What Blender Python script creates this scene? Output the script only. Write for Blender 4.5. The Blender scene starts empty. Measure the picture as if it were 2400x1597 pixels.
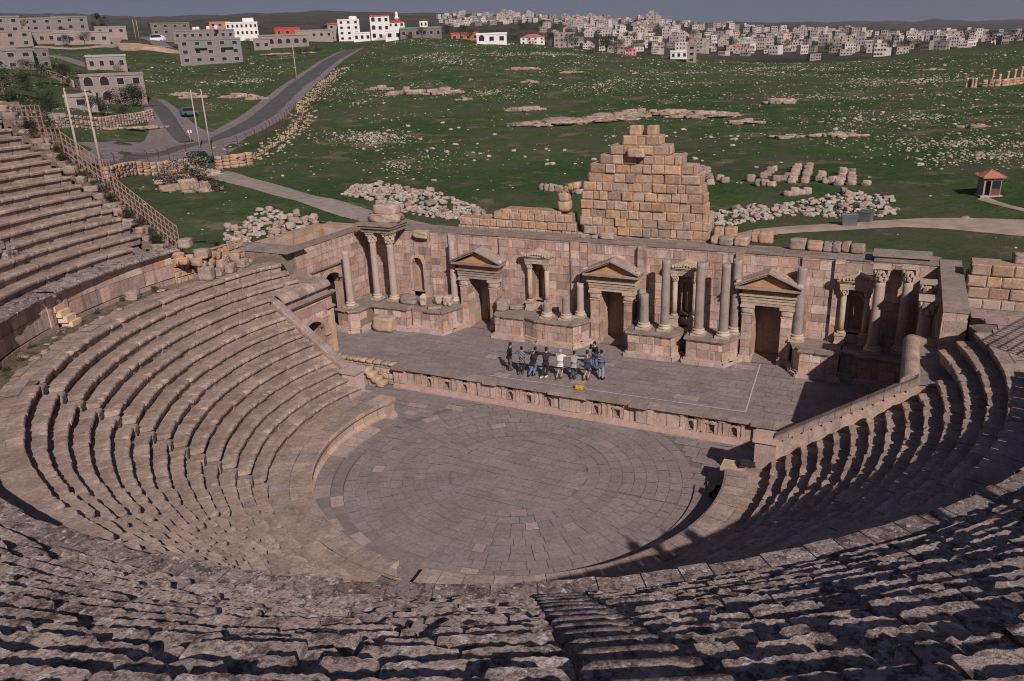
import bpy, bmesh, math, random
import numpy as np
from mathutils import Vector, Matrix, noise
# ------------------------------------------------------------ camera, sky, sun, exposure
C = bpy.context.scene.collection
SC = bpy.context.scene
cam_d = bpy.data.cameras.new('camera'); cam = bpy.data.objects.new('camera', cam_d); C.objects.link(cam)
CAM = Vector((15.3936, -30.4802, 19.0247)); YAW, PIT, ROL = -0.4689, 0.3426, -0.0400
_f = Vector((math.sin(YAW)*math.cos(PIT), math.cos(YAW)*math.cos(PIT), -math.sin(PIT)))
_r = Vector((math.cos(YAW), -math.sin(YAW), 0)); _u = _r.cross(_f)
_R = _r*math.cos(ROL)+_u*math.sin(ROL); _U = -_r*math.sin(ROL)+_u*math.cos(ROL)
_m = Matrix((_R, _U, -_f)).transposed().to_4x4(); _m.translation = CAM
cam.matrix_world = _m
cam_d.sensor_width = 36; cam_d.lens = 1849.16/2400*36; cam_d.clip_start = .1; cam_d.clip_end = 20000
SC.camera = cam
SUN_EL = math.radians(36.3); SUN_DIR = Vector((.70, -.714, 0)).normalized()*math.cos(SUN_EL)+Vector((0, 0, math.sin(SUN_EL)))
W = bpy.data.worlds.new('World'); SC.world = W; W.use_nodes = True
nt = W.node_tree; bg = nt.nodes['Background']
sky = nt.nodes.new('ShaderNodeTexSky'); sky.sky_type = 'NISHITA'; sky.sun_disc = False
sky.sun_elevation = SUN_EL; sky.sun_rotation = math.atan2(.70, -.714); sky.altitude = 900; sky.air_density = .7; sky.dust_density = .6; sky.ozone_density = 1.6
tn = nt.nodes.new('ShaderNodeMix'); tn.data_type = 'RGBA'; tn.blend_type = 'MULTIPLY'; tn.inputs[0].default_value = 1; tc_ = nt.nodes.new('ShaderNodeTexCoord'); sp_ = nt.nodes.new('ShaderNodeSeparateXYZ'); nt.links.new(tc_.outputs['Generated'], sp_.inputs[0]); cr_ = nt.nodes.new('ShaderNodeValToRGB'); nt.links.new(sp_.outputs[2], cr_.inputs[0]); cr_.color_ramp.elements[0].position = .04; cr_.color_ramp.elements[0].color = (.36, .385, .49, 1); cr_.color_ramp.elements[1].position = .5; cr_.color_ramp.elements[1].color = (1, .90, .96, 1); nt.links.new(cr_.outputs[0], tn.inputs[7]); nt.links.new(sky.outputs[0], tn.inputs[6]); nt.links.new(tn.outputs[2], bg.inputs[0]); bg.inputs[1].default_value = .05
sun_d = bpy.data.lights.new('sun', 'SUN'); sun_d.energy = 4.8; sun_d.angle = math.radians(.55); sun_d.color = (1, .885, .81)
sun = bpy.data.objects.new('sun', sun_d); C.objects.link(sun); sun.rotation_euler = SUN_DIR.to_track_quat('Z', 'Y').to_euler(); sun.location = (40, -40, 60)
SC.view_settings.view_transform = 'Standard'; SC.view_settings.look = 'None'; SC.view_settings.gamma = 1; SC.view_settings.exposure = -0.05
try:
    SC.cycles.max_bounces = 5; SC.cycles.diffuse_bounces = 3; SC.cycles.volume_bounces = 0; SC.cycles.use_denoising = True; SC.cycles.volume_step_rate = 5; SC.cycles.filter_width = 1.05
except Exception: pass
rnd = random.Random(7)
PI = math.pi
# ------------------------------------------------------------ helpers
def tag(o, label=None, cat=None, group=None, kind=None):
    if label: o['label'] = label
    if cat: o['category'] = cat
    if group: o['group'] = group
    if kind: o['kind'] = kind
    return o
def empty(name, loc=(0, 0, 0), rz=0, **k):
    o = bpy.data.objects.new(name, None); C.objects.link(o); o.location = loc; o.rotation_euler = (0, 0, rz)
    o.empty_display_size = .3
    return tag(o, **k)
def copy_tree(o, parent=None):
    c = o.copy(); C.objects.link(c)
    if parent is not None: c.parent = parent
    for ch in o.children: copy_tree(ch, c)
    return c
def nz(x, y, z=0): return noise.noise(Vector((x, y, z)))
class MB:
    def __init__(s): s.v = []; s.f = []; s.t = []; s.m = []; s.sm = []
    def face(s, idx, t, m=0, sm=False): s.f.append(tuple(idx)); s.t.append(t); s.m.append(m); s.sm.append(sm)
    def pts(s, P):
        n = len(s.v); s.v.extend([tuple(p) for p in P]); return n
    def box(s, x0, x1, y0, y1, z0, z1, t=(1, 1, 1), M=None, m=0, bev=0):
        P = [(x0, y0, z0), (x1, y0, z0), (x1, y1, z0), (x0, y1, z0), (x0, y0, z1), (x1, y0, z1), (x1, y1, z1), (x0, y1, z1)]
        if M is not None: P = [tuple(M @ Vector(p)) for p in P]
        n = s.pts(P)
        for q in ((0, 3, 2, 1), (4, 5, 6, 7), (0, 1, 5, 4), (1, 2, 6, 5), (2, 3, 7, 6), (3, 0, 4, 7)): s.face([n+i for i in q], t, m)
    def rough(s, c, sz, rot=0, amp=.12, t=(1, 1, 1), m=0, sub=2, tilt=0, seed=None):
        """weathered block: a box with rounded, irregular faces"""
        sd = rnd.random()*100 if seed is None else seed
        k = sub; P = []; idx = {}
        M = Matrix.Translation(c) @ Matrix.Rotation(rot, 4, 'Z') @ Matrix.Rotation(tilt, 4, 'X')
        def vid(i, j, l):
            key = (i, j, l)
            if key not in idx:
                p = Vector((i/k*2-1, j/k*2-1, l/k*2-1)); q = p.copy(); e = sum(abs(a) > .99 for a in p)
                q *= (1, 1, .965, .90)[e]
                w = noise.noise_vector(p*1.3+Vector((sd, sd*.7, sd*.3)))*amp
                q = Vector((q.x*sz[0]/2, q.y*sz[1]/2, q.z*sz[2]/2))+Vector((w.x*sz[0], w.y*sz[1], w.z*sz[2]))*.5
                idx[key] = len(s.v); s.v.append(tuple(M @ q))
            return idx[key]
        for a in range(k):
            for b in range(k):
                for (o_, side) in ((0, 0), (0, k), (1, 0), (1, k), (2, 0), (2, k)):
                    if o_ == 0: Q = [(side, a, b), (side, a+1, b), (side, a+1, b+1), (side, a, b+1)]
                    elif o_ == 1: Q = [(b, side, a), (b, side, a+1), (b+1, side, a+1), (b+1, side, a)]
                    else: Q = [(a, b, side), (a+1, b, side), (a+1, b+1, side), (a, b+1, side)]
                    if side == 0: Q = Q[::-1]
                    s.face([vid(*q) for q in Q], t, m, sub > 2)
    def lathe(s, prof, c=(0, 0, 0), n=20, t=(1, 1, 1), m=0, jit=0, a0=0, a1=2*PI, cap=True, M=None, sm=True):
        full = abs(a1-a0-2*PI) < 1e-6; k = n if full else n+1; base = len(s.v)
        for (r, z) in prof:
            for i in range(k):
                a = a0+(a1-a0)*i/n; rr = r*(1+jit*nz(a*2+c[0], z*1.7, c[1]))
                p = Vector((c[0]+rr*math.cos(a), c[1]+rr*math.sin(a), c[2]+z))
                s.v.append(tuple(M @ p if M is not None else p))
        for j in range(len(prof)-1):
            for i in range(n):
                i2 = (i+1) % k
                s.face((base+j*k+i, base+j*k+i2, base+(j+1)*k+i2, base+(j+1)*k+i), t, m, sm)
        if cap and full:
            s.face([base+(len(prof)-1)*k+i for i in range(k)], t, m); s.face([base+i for i in range(k)][::-1], t, m)
    def tube(s, path, r, n=6, t=(1, 1, 1), m=0):
        path = [Vector(p) for p in path]; base = len(s.v)
        for i, p in enumerate(path):
            d = (path[min(i+1, len(path)-1)]-path[max(i-1, 0)]).normalized()
            up = Vector((0, 0, 1)) if abs(d.z) < .95 else Vector((1, 0, 0))
            a = d.cross(up).normalized(); b = a.cross(d)
            rr = r[i] if isinstance(r, (list, tuple)) else r
            for k in range(n):
                an = 2*PI*k/n; s.v.append(tuple(p+a*math.cos(an)*rr+b*math.sin(an)*rr))
        for i in range(len(path)-1):
            for k in range(n):
                k2 = (k+1) % n; s.face((base+i*n+k, base+i*n+k2, base+(i+1)*n+k2, base+(i+1)*n+k), t, m, n > 5)
        s.face([base+k for k in range(n)][::-1], t, m); s.face([base+(len(path)-1)*n+k for k in range(n)], t, m)
    def prism(s, poly, z0, z1, t=(1, 1, 1), m=0, M=None):
        """poly is counter-clockwise in xy"""
        n = len(poly); A = [(x, y, z0) for x, y in poly]+[(x, y, z1) for x, y in poly]
        if M is not None: A = [tuple(M @ Vector(p)) for p in A]
        b = s.pts(A)
        s.face([b+i for i in range(n)][::-1], t, m); s.face([b+n+i for i in range(n)], t, m)
        for i in range(n): j = (i+1) % n; s.face((b+i, b+j, b+n+j, b+n+i), t, m)
    def build(s, name, mat, parent=None, loc=None):
        me = bpy.data.meshes.new(name); me.from_pydata(s.v, [], s.f)
        mats = mat if isinstance(mat, (list, tuple)) else [mat]
        for q in mats: me.materials.append(q)
        me.polygons.foreach_set('material_index', s.m); me.polygons.foreach_set('use_smooth', s.sm)
        at = me.color_attributes.new('tint', 'FLOAT_COLOR', 'CORNER')
        cnt = [len(f) for f in s.f]; arr = np.repeat(np.array([(*t, 1) for t in s.t], dtype=np.float32), cnt, axis=0)
        at.data.foreach_set('color', arr.ravel()); me.update()
        o = bpy.data.objects.new(name, me); C.objects.link(o)
        if parent is not None: o.parent = parent
        if loc is not None: o.location = loc
        return o
def tint(lo=.82, hi=1.14, w=.05):
    b = rnd.uniform(lo, hi); a = rnd.uniform(-w, w)
    return (b*(1+a), b, b*(1-a*1.3))
def tint_pink():
    r_ = rnd.random()
    if r_ < .42: t = (1.0, .98, .98)
    elif r_ < .60: t = (1.0, .87, .84)
    elif r_ < .82: t = (1.20, 1.20, 1.18)
    elif r_ < .92: t = (1.05, .95, .80)
    else: t = (.74, .72, .72)
    b = rnd.uniform(.78, 1.14); return tuple(c*b for c in t)
# ------------------------------------------------------------ materials
def mat(name): m = bpy.data.materials.new(name); m.use_nodes = True; return m, m.node_tree, m.node_tree.nodes['Principled BSDF']
def stone(name, A, B, scale=1.5, bump=.35, lichen=0, lcol=(.10, .085, .075), rough=.9, pale=0, streak=0, fine=14, usetint=True):
    m, t, p = mat(name); N = t.nodes; L = t.links
    tc = N.new('ShaderNodeTexCoord')
    n1 = N.new('ShaderNodeTexNoise'); n1.inputs['Scale'].default_value = scale; n1.inputs['Detail'].default_value = 8; n1.inputs['Roughness'].default_value = .62
    L.new(tc.outputs['Object'], n1.inputs['Vector'])
    r1 = N.new('ShaderNodeValToRGB'); r1.color_ramp.elements[0].position = .32; r1.color_ramp.elements[1].position = .68
    r1.color_ramp.elements[0].color = (*A, 1); r1.color_ramp.elements[1].color = (*B, 1); L.new(n1.outputs[0], r1.inputs[0])
    col = r1.outputs[0]
    n2 = N.new('ShaderNodeTexNoise'); n2.inputs['Scale'].default_value = fine; n2.inputs['Detail'].default_value = 6; n2.inputs['Roughness'].default_value = .7; L.new(tc.outputs['Object'], n2.inputs['Vector'])
    mx = N.new('ShaderNodeMix'); mx.data_type = 'RGBA'; mx.blend_type = 'MULTIPLY'; mx.inputs[0].default_value = .75
    mr = N.new('ShaderNodeMapRange'); mr.inputs[1].default_value = .3; mr.inputs[2].default_value = .7; mr.inputs[3].default_value = .72; mr.inputs[4].default_value = 1.18; L.new(n2.outputs[0], mr.inputs[0])
    L.new(col, mx.inputs[6]); L.new(mr.outputs[0], mx.inputs[7]); col = mx.outputs[2]
    if usetint:
        at = N.new('ShaderNodeAttribute'); at.attribute_name = 'tint'
        m2 = N.new('ShaderNodeMix'); m2.data_type = 'RGBA'; m2.blend_type = 'MULTIPLY'; m2.inputs[0].default_value = 1
        L.new(col, m2.inputs[6]); L.new(at.outputs[0], m2.inputs[7]); col = m2.outputs[2]
    def patch(col, sc, lo, hi, c, amt, strz=1, off=0):
        mp = N.new('ShaderNodeMapping'); mp.inputs['Scale'].default_value = (1, 1, strz); mp.inputs['Location'].default_value = (off, off*.7, 0); L.new(tc.outputs['Object'], mp.inputs[0])
        nn = N.new('ShaderNodeTexNoise'); nn.inputs['Scale'].default_value = sc; nn.inputs['Detail'].default_value = 7; nn.inputs['Roughness'].default_value = .74; L.new(mp.outputs[0], nn.inputs['Vector'])
        q = N.new('ShaderNodeMapRange'); q.inputs[1].default_value = lo; q.inputs[2].default_value = hi; q.inputs[3].default_value = 0; q.inputs[4].default_value = amt; L.new(nn.outputs[0], q.inputs[0])
        mm = N.new('ShaderNodeMix'); mm.data_type = 'RGBA'; L.new(q.outputs[0], mm.inputs[0]); L.new(col, mm.inputs[6]); mm.inputs[7].default_value = (*c, 1); return mm.outputs[2]
    if lichen: col = patch(col, 3.2, .51, .59, lcol, lichen, off=3); col = patch(col, 8.5, .55, .62, lcol, lichen*.9, off=9)
    if pale: col = patch(col, 5.5, .55, .62, (.60, .555, .55), pale*.8, off=17); col = patch(col, 16, .58, .66, (.50, .46, .46), pale*.5, off=31)
    if lichen > .5: col = patch(col, 13, .53, .60, lcol, lichen*.75, off=23)
    if streak: col = patch(col, 2.6, .52, .66, (.10, .085, .085), streak, strz=.12, off=5)
    L.new(col, p.inputs['Base Color']); p.inputs['Roughness'].default_value = rough; p.inputs['Specular IOR Level'].default_value = .15
    bp = N.new('ShaderNodeBump'); bp.inputs['Strength'].default_value = bump; bp.inputs['Distance'].default_value = .06
    ad = N.new('ShaderNodeMath'); ad.operation = 'MULTIPLY_ADD'; ad.inputs[1].default_value = .5; L.new(n2.outputs[0], ad.inputs[0]); L.new(n1.outputs[0], ad.inputs[2])
    L.new(ad.outputs[0], bp.inputs['Height']); L.new(bp.outputs[0], p.inputs['Normal'])
    return m
def plain(name, col, rough=.8, bump=0, var=.15, sc=4, metal=0, usetint=False):
    m, t, p = mat(name); N = t.nodes; L = t.links
    tc = N.new('ShaderNodeTexCoord'); n1 = N.new('ShaderNodeTexNoise'); n1.inputs['Scale'].default_value = sc; n1.inputs['Detail'].default_value = 5; L.new(tc.outputs['Object'], n1.inputs['Vector'])
    r1 = N.new('ShaderNodeValToRGB'); r1.color_ramp.elements[0].position = .3; r1.color_ramp.elements[1].position = .7
    r1.color_ramp.elements[0].color = tuple(c*(1-var) for c in col)+(1,); r1.color_ramp.elements[1].color = tuple(min(1, c*(1+var)) for c in col)+(1,)
    L.new(n1.outputs[0], r1.inputs[0]); c = r1.outputs[0]
    if usetint:
        at = N.new('ShaderNodeAttribute'); at.attribute_name = 'tint'; m2 = N.new('ShaderNodeMix'); m2.data_type = 'RGBA'; m2.blend_type = 'MULTIPLY'; m2.inputs[0].default_value = 1
        L.new(c, m2.inputs[6]); L.new(at.outputs[0], m2.inputs[7]); c = m2.outputs[2]
    L.new(c, p.inputs['Base Color']); p.inputs['Roughness'].default_value = rough; p.inputs['Metallic'].default_value = metal; p.inputs['Specular IOR Level'].default_value = .3
    if bump:
        b = N.new('ShaderNodeBump'); b.inputs['Strength'].default_value = bump; b.inputs['Distance'].default_value = .03; L.new(n1.outputs[0], b.inputs['Height']); L.new(b.outputs[0], p.inputs['Normal'])
    return m
S_SEAT = stone('seat_stone', (.27, .195, .17), (.44, .335, .29), 1.1, .9, lichen=.35, lcol=(.155, .125, .115), pale=.30, streak=0, fine=9)
S_SEATUP = stone('old_seat_stone', (.27, .215, .20), (.43, .35, .33), 1.6, 1.0, lichen=.88, lcol=(.070, .050, .050), pale=1.0, fine=20)
S_WALL = stone('stage_wall_stone', (.43, .295, .245), (.56, .425, .36), .8, .7, lichen=.38, lcol=(.25, .17, .145), streak=.62, pale=.25, fine=8)
S_WALLG = stone('weathered_slab_stone', (.25, .20, .18), (.37, .30, .265), 1.3, .6, lichen=.4, lcol=(.14, .12, .11))
S_PINK = stone('pink_stone', (.41, .29, .255), (.50, .385, .345), 1.1, .5, streak=.12)
S_WARM = stone('warm_stone', (.40, .275, .215), (.51, .385, .31), 1.2, .6, streak=.2)
S_RUIN = stone('ruin_block_stone', (.42, .275, .19), (.56, .39, .285), 1.4, 1.0, lichen=.4, lcol=(.22, .155, .12), streak=.25, fine=7)
S_CARVE = stone('carved_stone', (.42, .33, .25), (.52, .42, .33), 2.5, .8, streak=.2)
S_TYMP = stone('ochre_stone', (.42, .24, .11), (.50, .31, .17), 1.5, .4)
S_COL = stone('column_stone', (.38, .29, .26), (.47, .38, .34), 1.5, .4, streak=.30)
S_COLG = stone('grey_column_stone', (.24, .20, .19), (.38, .31, .28), 1.0, .4, streak=.45)
S_FLOOR = stone('paving_stone', (.225, .193, .192), (.28, .242, .24), .5, .4, lichen=.28, lcol=(.13, .108, .108), pale=.14, rough=.75, fine=6)
S_JOINT = stone('joint_earth', (.165, .14, .138), (.19, .165, .16), 2, .3, usetint=False)
S_RUBBLE = stone('rubble_stone', (.35, .265, .235), (.49, .39, .345), 1.5, .6, lichen=.15, lcol=(.22, .18, .16))
S_FIELD = stone('field_stone', (.37, .32, .285), (.52, .46, .41), 1.0, .5)
S_ROCK = stone('outcrop_rock', (.34, .235, .18), (.50, .385, .31), .5, 1.2, lichen=.6, lcol=(.13, .095, .075), fine=2.5)
DARK = plain('dark_recess', (.012, .010, .010), 1, 0, 0)  # near-black; paints the shade behind arches and doorway, also tyres and black parts


# ------------------------------------------------------------ terrain
TD = [50,60,72,85,100,130,160,200,250,300,350,420,500,600,750,950,1200,1600,2500,4500]
TA0, TAS = math.radians(-77.5), math.radians(2.5)
TAB = np.array([[12.3,12.2,12.3,12.5,12.8,14.5,16.7,19.6,23.1,26.8,30.5,35.8,40.5,45.3,55.5,69.0,82.2,103.2,157.9,292.4],[11.8,11.7,11.8,11.9,12.2,13.9,16.2,19.1,22.7,26.4,30.2,35.6,40.3,45.2,55.5,69.2,82.4,103.5,158.8,295.3],[11.3,11.2,11.3,11.3,11.6,13.3,15.6,18.6,22.2,26.1,29.9,35.4,40.1,44.9,55.4,69.3,82.5,103.7,159.4,297.6],[10.8,10.7,10.7,10.8,11.0,12.8,15.1,18.1,21.8,25.7,29.5,35.1,39.9,44.7,55.3,69.3,82.5,103.7,159.7,299.3],[10.4,10.2,10.2,10.2,10.5,12.2,14.6,17.6,21.3,25.3,29.2,34.8,39.6,44.4,55.1,69.2,82.4,103.5,159.8,300.6],[10.1,9.8,9.8,9.7,9.9,11.7,14.0,17.1,20.9,24.8,28.8,34.5,39.2,44.0,54.8,69.0,82.1,103.2,159.6,301.2],[9.8,9.5,9.4,9.4,9.6,11.3,13.8,17.0,20.6,24.4,28.4,34.2,39.3,43.8,54.0,68.0,81.3,102.7,159.1,301.3],[9.6,9.2,9.0,9.0,9.3,11.0,13.6,17.0,20.4,24.1,28.0,34.1,40.3,44.3,51.7,64.3,78.5,102.0,158.4,300.2],[9.5,9.0,8.6,8.5,8.6,10.2,12.9,16.7,20.2,23.7,27.6,34.0,41.3,44.8,49.4,60.6,75.6,101.2,157.4,298.5],[9.4,8.8,8.3,7.9,7.6,8.5,10.7,14.4,19.1,23.5,28.0,34.5,40.1,43.8,49.3,60.1,74.7,98.0,150.2,290.9],[9.2,8.5,7.8,7.3,6.9,7.4,9.0,12.8,18.0,22.9,27.9,34.8,38.6,42.6,49.2,60.0,74.1,94.6,142.5,281.5],[9.1,8.2,7.3,6.7,6.3,6.6,7.8,12.2,17.1,21.4,25.5,32.9,36.6,40.5,47.8,59.4,73.2,95.0,146.1,272.5],[8.9,8.0,7.1,6.7,6.5,6.7,7.8,11.7,16.4,20.5,24.1,31.4,35.0,38.9,46.7,58.9,72.5,95.4,149.7,264.8],[8.8,7.9,7.0,6.7,6.7,7.2,8.4,11.5,16.0,20.6,24.9,31.4,34.7,38.9,46.7,58.9,72.8,96.2,155.0,266.6],[8.6,7.7,6.8,6.5,6.7,7.4,8.8,11.5,15.9,20.9,25.6,31.3,34.2,38.6,46.4,58.7,72.8,96.8,159.7,267.5],[8.5,7.5,6.7,6.3,6.4,7.3,9.0,12.0,16.5,21.7,26.1,30.7,33.0,37.6,45.5,57.6,71.8,96.0,161.2,262.8],[8.3,7.4,6.5,6.2,6.3,7.3,9.1,12.3,17.1,22.5,26.6,30.0,31.7,36.5,44.5,56.3,70.6,95.0,162.5,257.5],[8.1,7.2,6.3,6.2,6.4,7.3,9.0,12.2,17.6,24.2,27.7,30.3,31.5,35.6,42.5,53.1,67.4,92.1,157.9,247.5],[8.0,7.0,6.1,6.2,6.5,7.3,9.0,12.1,18.1,25.9,28.7,30.6,31.3,34.7,40.4,49.8,64.0,88.8,152.5,236.8],[7.9,6.9,6.0,6.1,6.4,7.3,9.0,12.2,18.0,25.5,27.9,29.0,29.1,32.2,37.7,47.8,62.9,88.4,145.5,225.6],[7.8,6.7,6.0,6.1,6.2,7.3,9.1,12.3,17.8,24.3,26.4,26.7,26.3,29.1,34.7,46.3,62.9,89.2,137.6,214.0],[7.6,6.6,6.0,6.1,6.2,7.3,9.1,12.4,17.4,23.0,24.6,24.3,23.2,26.1,32.2,44.7,62.1,88.0,128.6,201.0],[7.5,6.4,5.9,6.1,6.2,7.3,9.0,12.2,16.7,21.5,22.5,21.5,20.0,23.4,30.3,43.1,60.2,83.9,118.2,186.0],[7.5,6.3,5.8,6.2,6.3,7.3,9.0,12.1,16.0,20.0,20.3,18.7,16.8,20.7,28.3,41.4,58.3,79.6,107.6,170.6],[7.4,6.2,5.8,6.3,6.4,7.4,8.9,12.0,15.4,18.4,18.2,16.0,13.5,17.9,26.4,39.6,56.3,75.3,96.9,155.0],[7.4,6.2,5.9,6.3,6.4,7.4,9.0,11.9,14.8,17.1,16.6,13.7,11.6,15.7,23.9,36.3,52.2,69.6,88.7,149.9],[7.4,6.2,6.0,6.3,6.5,7.5,9.1,11.9,14.3,15.9,15.0,11.4,9.7,13.4,21.3,32.8,47.9,63.7,80.4,144.9],[7.5,6.3,6.1,6.4,6.5,7.6,9.2,11.8,13.7,14.6,13.4,9.1,7.9,11.2,18.7,29.4,43.6,57.8,72.0,139.6],[7.5,6.3,6.2,6.5,6.6,7.7,9.3,11.7,13.3,13.9,13.0,9.5,8.4,10.6,18.0,27.7,38.7,50.3,64.7,133.2],[7.5,6.3,6.3,6.5,6.7,7.9,9.4,11.6,13.0,13.5,13.2,11.6,10.5,11.0,18.1,26.8,33.5,42.0,57.9,126.1],[7.6,6.4,6.4,6.6,6.8,8.0,9.4,11.5,12.7,13.2,13.4,13.6,12.6,11.3,18.2,25.9,28.3,33.8,50.9,118.9],[7.6,6.5,6.6,6.8,7.0,8.2,9.5,11.5,12.7,13.5,14.0,15.0,14.2,12.2,17.9,23.7,24.2,28.3,45.2,110.6],[7.8,6.8,6.9,7.0,7.3,8.4,9.7,11.5,13.0,14.1,14.9,16.0,15.6,13.4,17.3,21.0,20.8,24.4,40.0,101.6],[8.0,7.1,7.2,7.3,7.6,8.7,9.8,11.5,13.4,14.8,15.8,16.9,17.0,14.6,16.7,18.2,17.4,20.4,34.8,92.6],[8.2,7.4,7.5,7.6,7.8,8.8,9.9,11.5,13.3,14.8,15.6,16.6,16.5,14.1,15.8,16.6,15.6,18.0,30.8,81.9],[8.4,7.6,7.7,7.7,7.9,8.8,9.9,11.5,13.2,14.6,15.3,16.2,15.9,13.5,14.7,15.2,13.9,15.6,26.7,71.2],[8.7,7.9,8.0,7.9,8.1,8.9,10.0,11.4,13.0,14.3,14.9,15.5,15.2,12.6,13.5,13.5,11.8,12.8,21.9,60.3],[8.9,8.1,8.2,8.1,8.3,9.0,9.9,11.3,12.7,13.8,14.3,14.8,14.3,11.6,12.1,11.7,9.6,9.7,16.5,49.4],[9.2,8.4,8.5,8.4,8.5,9.1,10.0,11.1,12.4,13.4,13.7,14.0,13.4,10.6,10.8,9.9,7.3,6.5,11.1,38.4],[9.5,8.7,8.8,8.6,8.7,9.2,10.0,11.0,12.1,12.9,13.1,13.3,12.5,9.6,9.4,8.1,5.1,3.4,5.8,27.3],[9.8,9.1,9.1,8.9,8.9,9.4,10.0,10.9,11.8,12.5,12.6,12.6,11.6,8.6,8.1,6.4,2.9,0.4,0.5,16.3],[10.2,9.4,9.4,9.2,9.2,9.6,10.1,10.8,11.6,12.1,12.0,11.8,10.7,7.6,6.8,4.7,0.7,-2.7,-4.8,5.2]])
LD = np.log(TD)
P_ = {"road":[[-80.6,40.5],[-87.6,52.7],[-92.3,64.2],[-93.3,72.7],[-98.4,85.3],[-105.5,99.1],[-119.9,120.8],[-133.5,143.3],[-145.5,164.5],[-159.9,191.3],[-168.5,209.8],[-175.8,226.1]],"lane":[[-97.0,70.4],[-111.1,80.5],[-123.5,89.8],[-135.2,98.4],[-144.9,104.6]],"apron":[[-96.4,51.1],[-95.9,57.3],[-98.9,68.4]],"path":[[-63.2,43.6],[-55.2,39.4],[-48.5,36.4],[-41.2,33.5],[-33.4,30.6],[-27.6,28.6],[-22.0,26.3]],"track":[[3.7,27.7],[6.1,32.6],[10.5,35.5],[14.9,38.1],[19.3,38.5],[23.3,37.6],[26.3,37.2]],"spur":[[19.3,38.8],[19.6,42.2],[21.1,46.3],[23.5,39.8]],"hill_road":[[-252.3,156.4],[-240.1,153.7],[-218.2,144.7],[-201.7,138.2]],"upper_road":[[-288.8,179.1],[-272.8,181.6],[-273.2,193.0],[-290.2,213.0],[-397.5,307.2]],"bank_road":[[-462.5,377.4],[-303.1,248.1],[-278.5,234.0]],"fence_a":[[-74.4,36.5],[-76.8,41.6],[-78.4,46.4],[-80.0,51.4],[-80.4,54.9],[-78.0,56.7]],"fence_b":[[-65.1,48.0],[-67.8,55.8],[-72.9,66.8],[-80.9,80.5],[-90.5,93.4],[-102.6,111.3],[-116.9,133.2],[-135.0,164.0],[-143.7,184.4],[-159.4,216.5],[-190.0,269.6]],"fence_c":[[-76.8,56.5],[-75.3,60.2],[-79.1,69.9],[-88.8,85.6],[-101.8,105.3]],"wallA":[[-69.5,32.8],[-73.0,39.8],[-72.8,45.0],[-70.0,47.5]],"rub_road":[[-67.8,51.2],[-74.0,64.3],[-82.4,78.3],[-91.7,93.3],[-107.0,111.5],[-120.9,133.1],[-131.1,151.3],[-144.8,177.0]],"wallG":[[-115.1,59.5],[-116.3,65.6],[-118.7,74.5],[-122.3,85.7]],"wallH":[[-194.4,112.4],[-188.7,111.9],[-176.2,106.2],[-166.8,101.9]],"hutp":[[21.7,47.5]],"bins":[[11.7,36.3],[12.8,38.0]],"car":[[-76.2,53.4]],"bus":[[-119.4,92.2]],"truck":[[-315.6,259.4]],"sign":[[-96.7,70.8]],"poles":[[-71.0,33.6],[-76.2,34.7],[-88.1,64.7],[-85.4,64.3],[-314.2,245.7],[-313.3,246.8],[-141.0,151.6]],"cols":[[23.5,149.4],[24.0,149.4],[24.4,148.7],[24.9,148.6],[27.7,150.6],[28.8,149.8],[30.3,152.6],[31.4,152.5],[32.5,153.2]],"colwall":[[26.0,149.3],[29.1,149.1],[33.3,154.6],[37.7,157.1]],"trees":[[-288.6,189.8,4],[-283.7,188.9,4],[-281.7,194.0,5],[-172.5,100.1,5],[-168.8,100.7,5],[-192.8,109.5,4],[-194.9,108.1,4],[-190.3,109.5,4],[-143.3,94.9,5],[-139.8,95.3,5],[-136.1,94.9,5],[-130.8,78.3,4],[-128.7,79.9,4],[-128.0,83.2,3.5],[-124.5,64.2,4.5],[-122.9,64.2,4],[-137.5,66.1,7],[-238.4,238.0,4],[-244.1,261.6,3],[-69.3,46.9,3],[-220.5,557.3,7],[-98.1,246.2,5],[-188.6,214.4,3],[-186.4,217.9,3],[-192.6,214.4,3],[-167.3,260.8,4],[-155.1,260.3,5],[-144.8,252.5,5],[-139.5,249.5,4],[-170.9,256.9,3]],"outcrops":[[-104.1,138.6,10,4],[-93.3,135.3,16,7],[-84.8,136.9,14,7],[-74.6,128.0,5,3],[-53.8,115.7,12,5],[-42.0,101.0,22,4],[-36.1,104.6,22,4],[-32.2,109.1,18,4],[-29.5,113.1,14,6],[-24.5,115.2,20,4],[-17.3,110.9,18,4],[-8.7,103.0,10,3],[-85.6,181.0,16,4],[-70.1,180.8,10,3],[-72.4,158.0,6,4],[-146.4,115.9,9,5],[-140.4,113.5,10,5],[-133.8,121.5,14,5],[-127.5,120.5,8,4],[-116.5,78.3,12,3],[-0.1,86.5,8,3],[6.2,86.6,10,3],[-15.6,819.9,4,1],[-64.3,38.0,7,5],[-57.6,33.9,8,6],[-63.4,40.9,9,6],[-53.9,32.9,6,5],[22.4,92.1,5,3],[-7.1,127.7,10,5],[17.4,203.9,9,3],[-202.9,215.7,20,3],[-191.8,218.4,12,3],[-116.1,72.4,10,2]],"fartrees":[[-362.5,265.5,38.9,11],[-361.9,249.8,40.7,7],[-341.1,209.9,40.6,4],[-324.1,216.8,36.7,3]],"bank":[[-298.4,220.4],[-294.8,224.8],[-279.9,222.9],[-267.7,227.5],[-255.6,220.6],[-258.9,214.8],[-270.6,210.4],[-267.5,197.9]]}
def in_theatre(x, y):
    return (x*x+y*y < 35.2**2 and y < .6 and not (x < -19.5 and y > -2.6-(x+19.5)*.0)) or (-20.9 < x < 19.3 and -1 < y < 17.4) or (x*x+y*y < 24.5**2 and y < 7.2)
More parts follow.
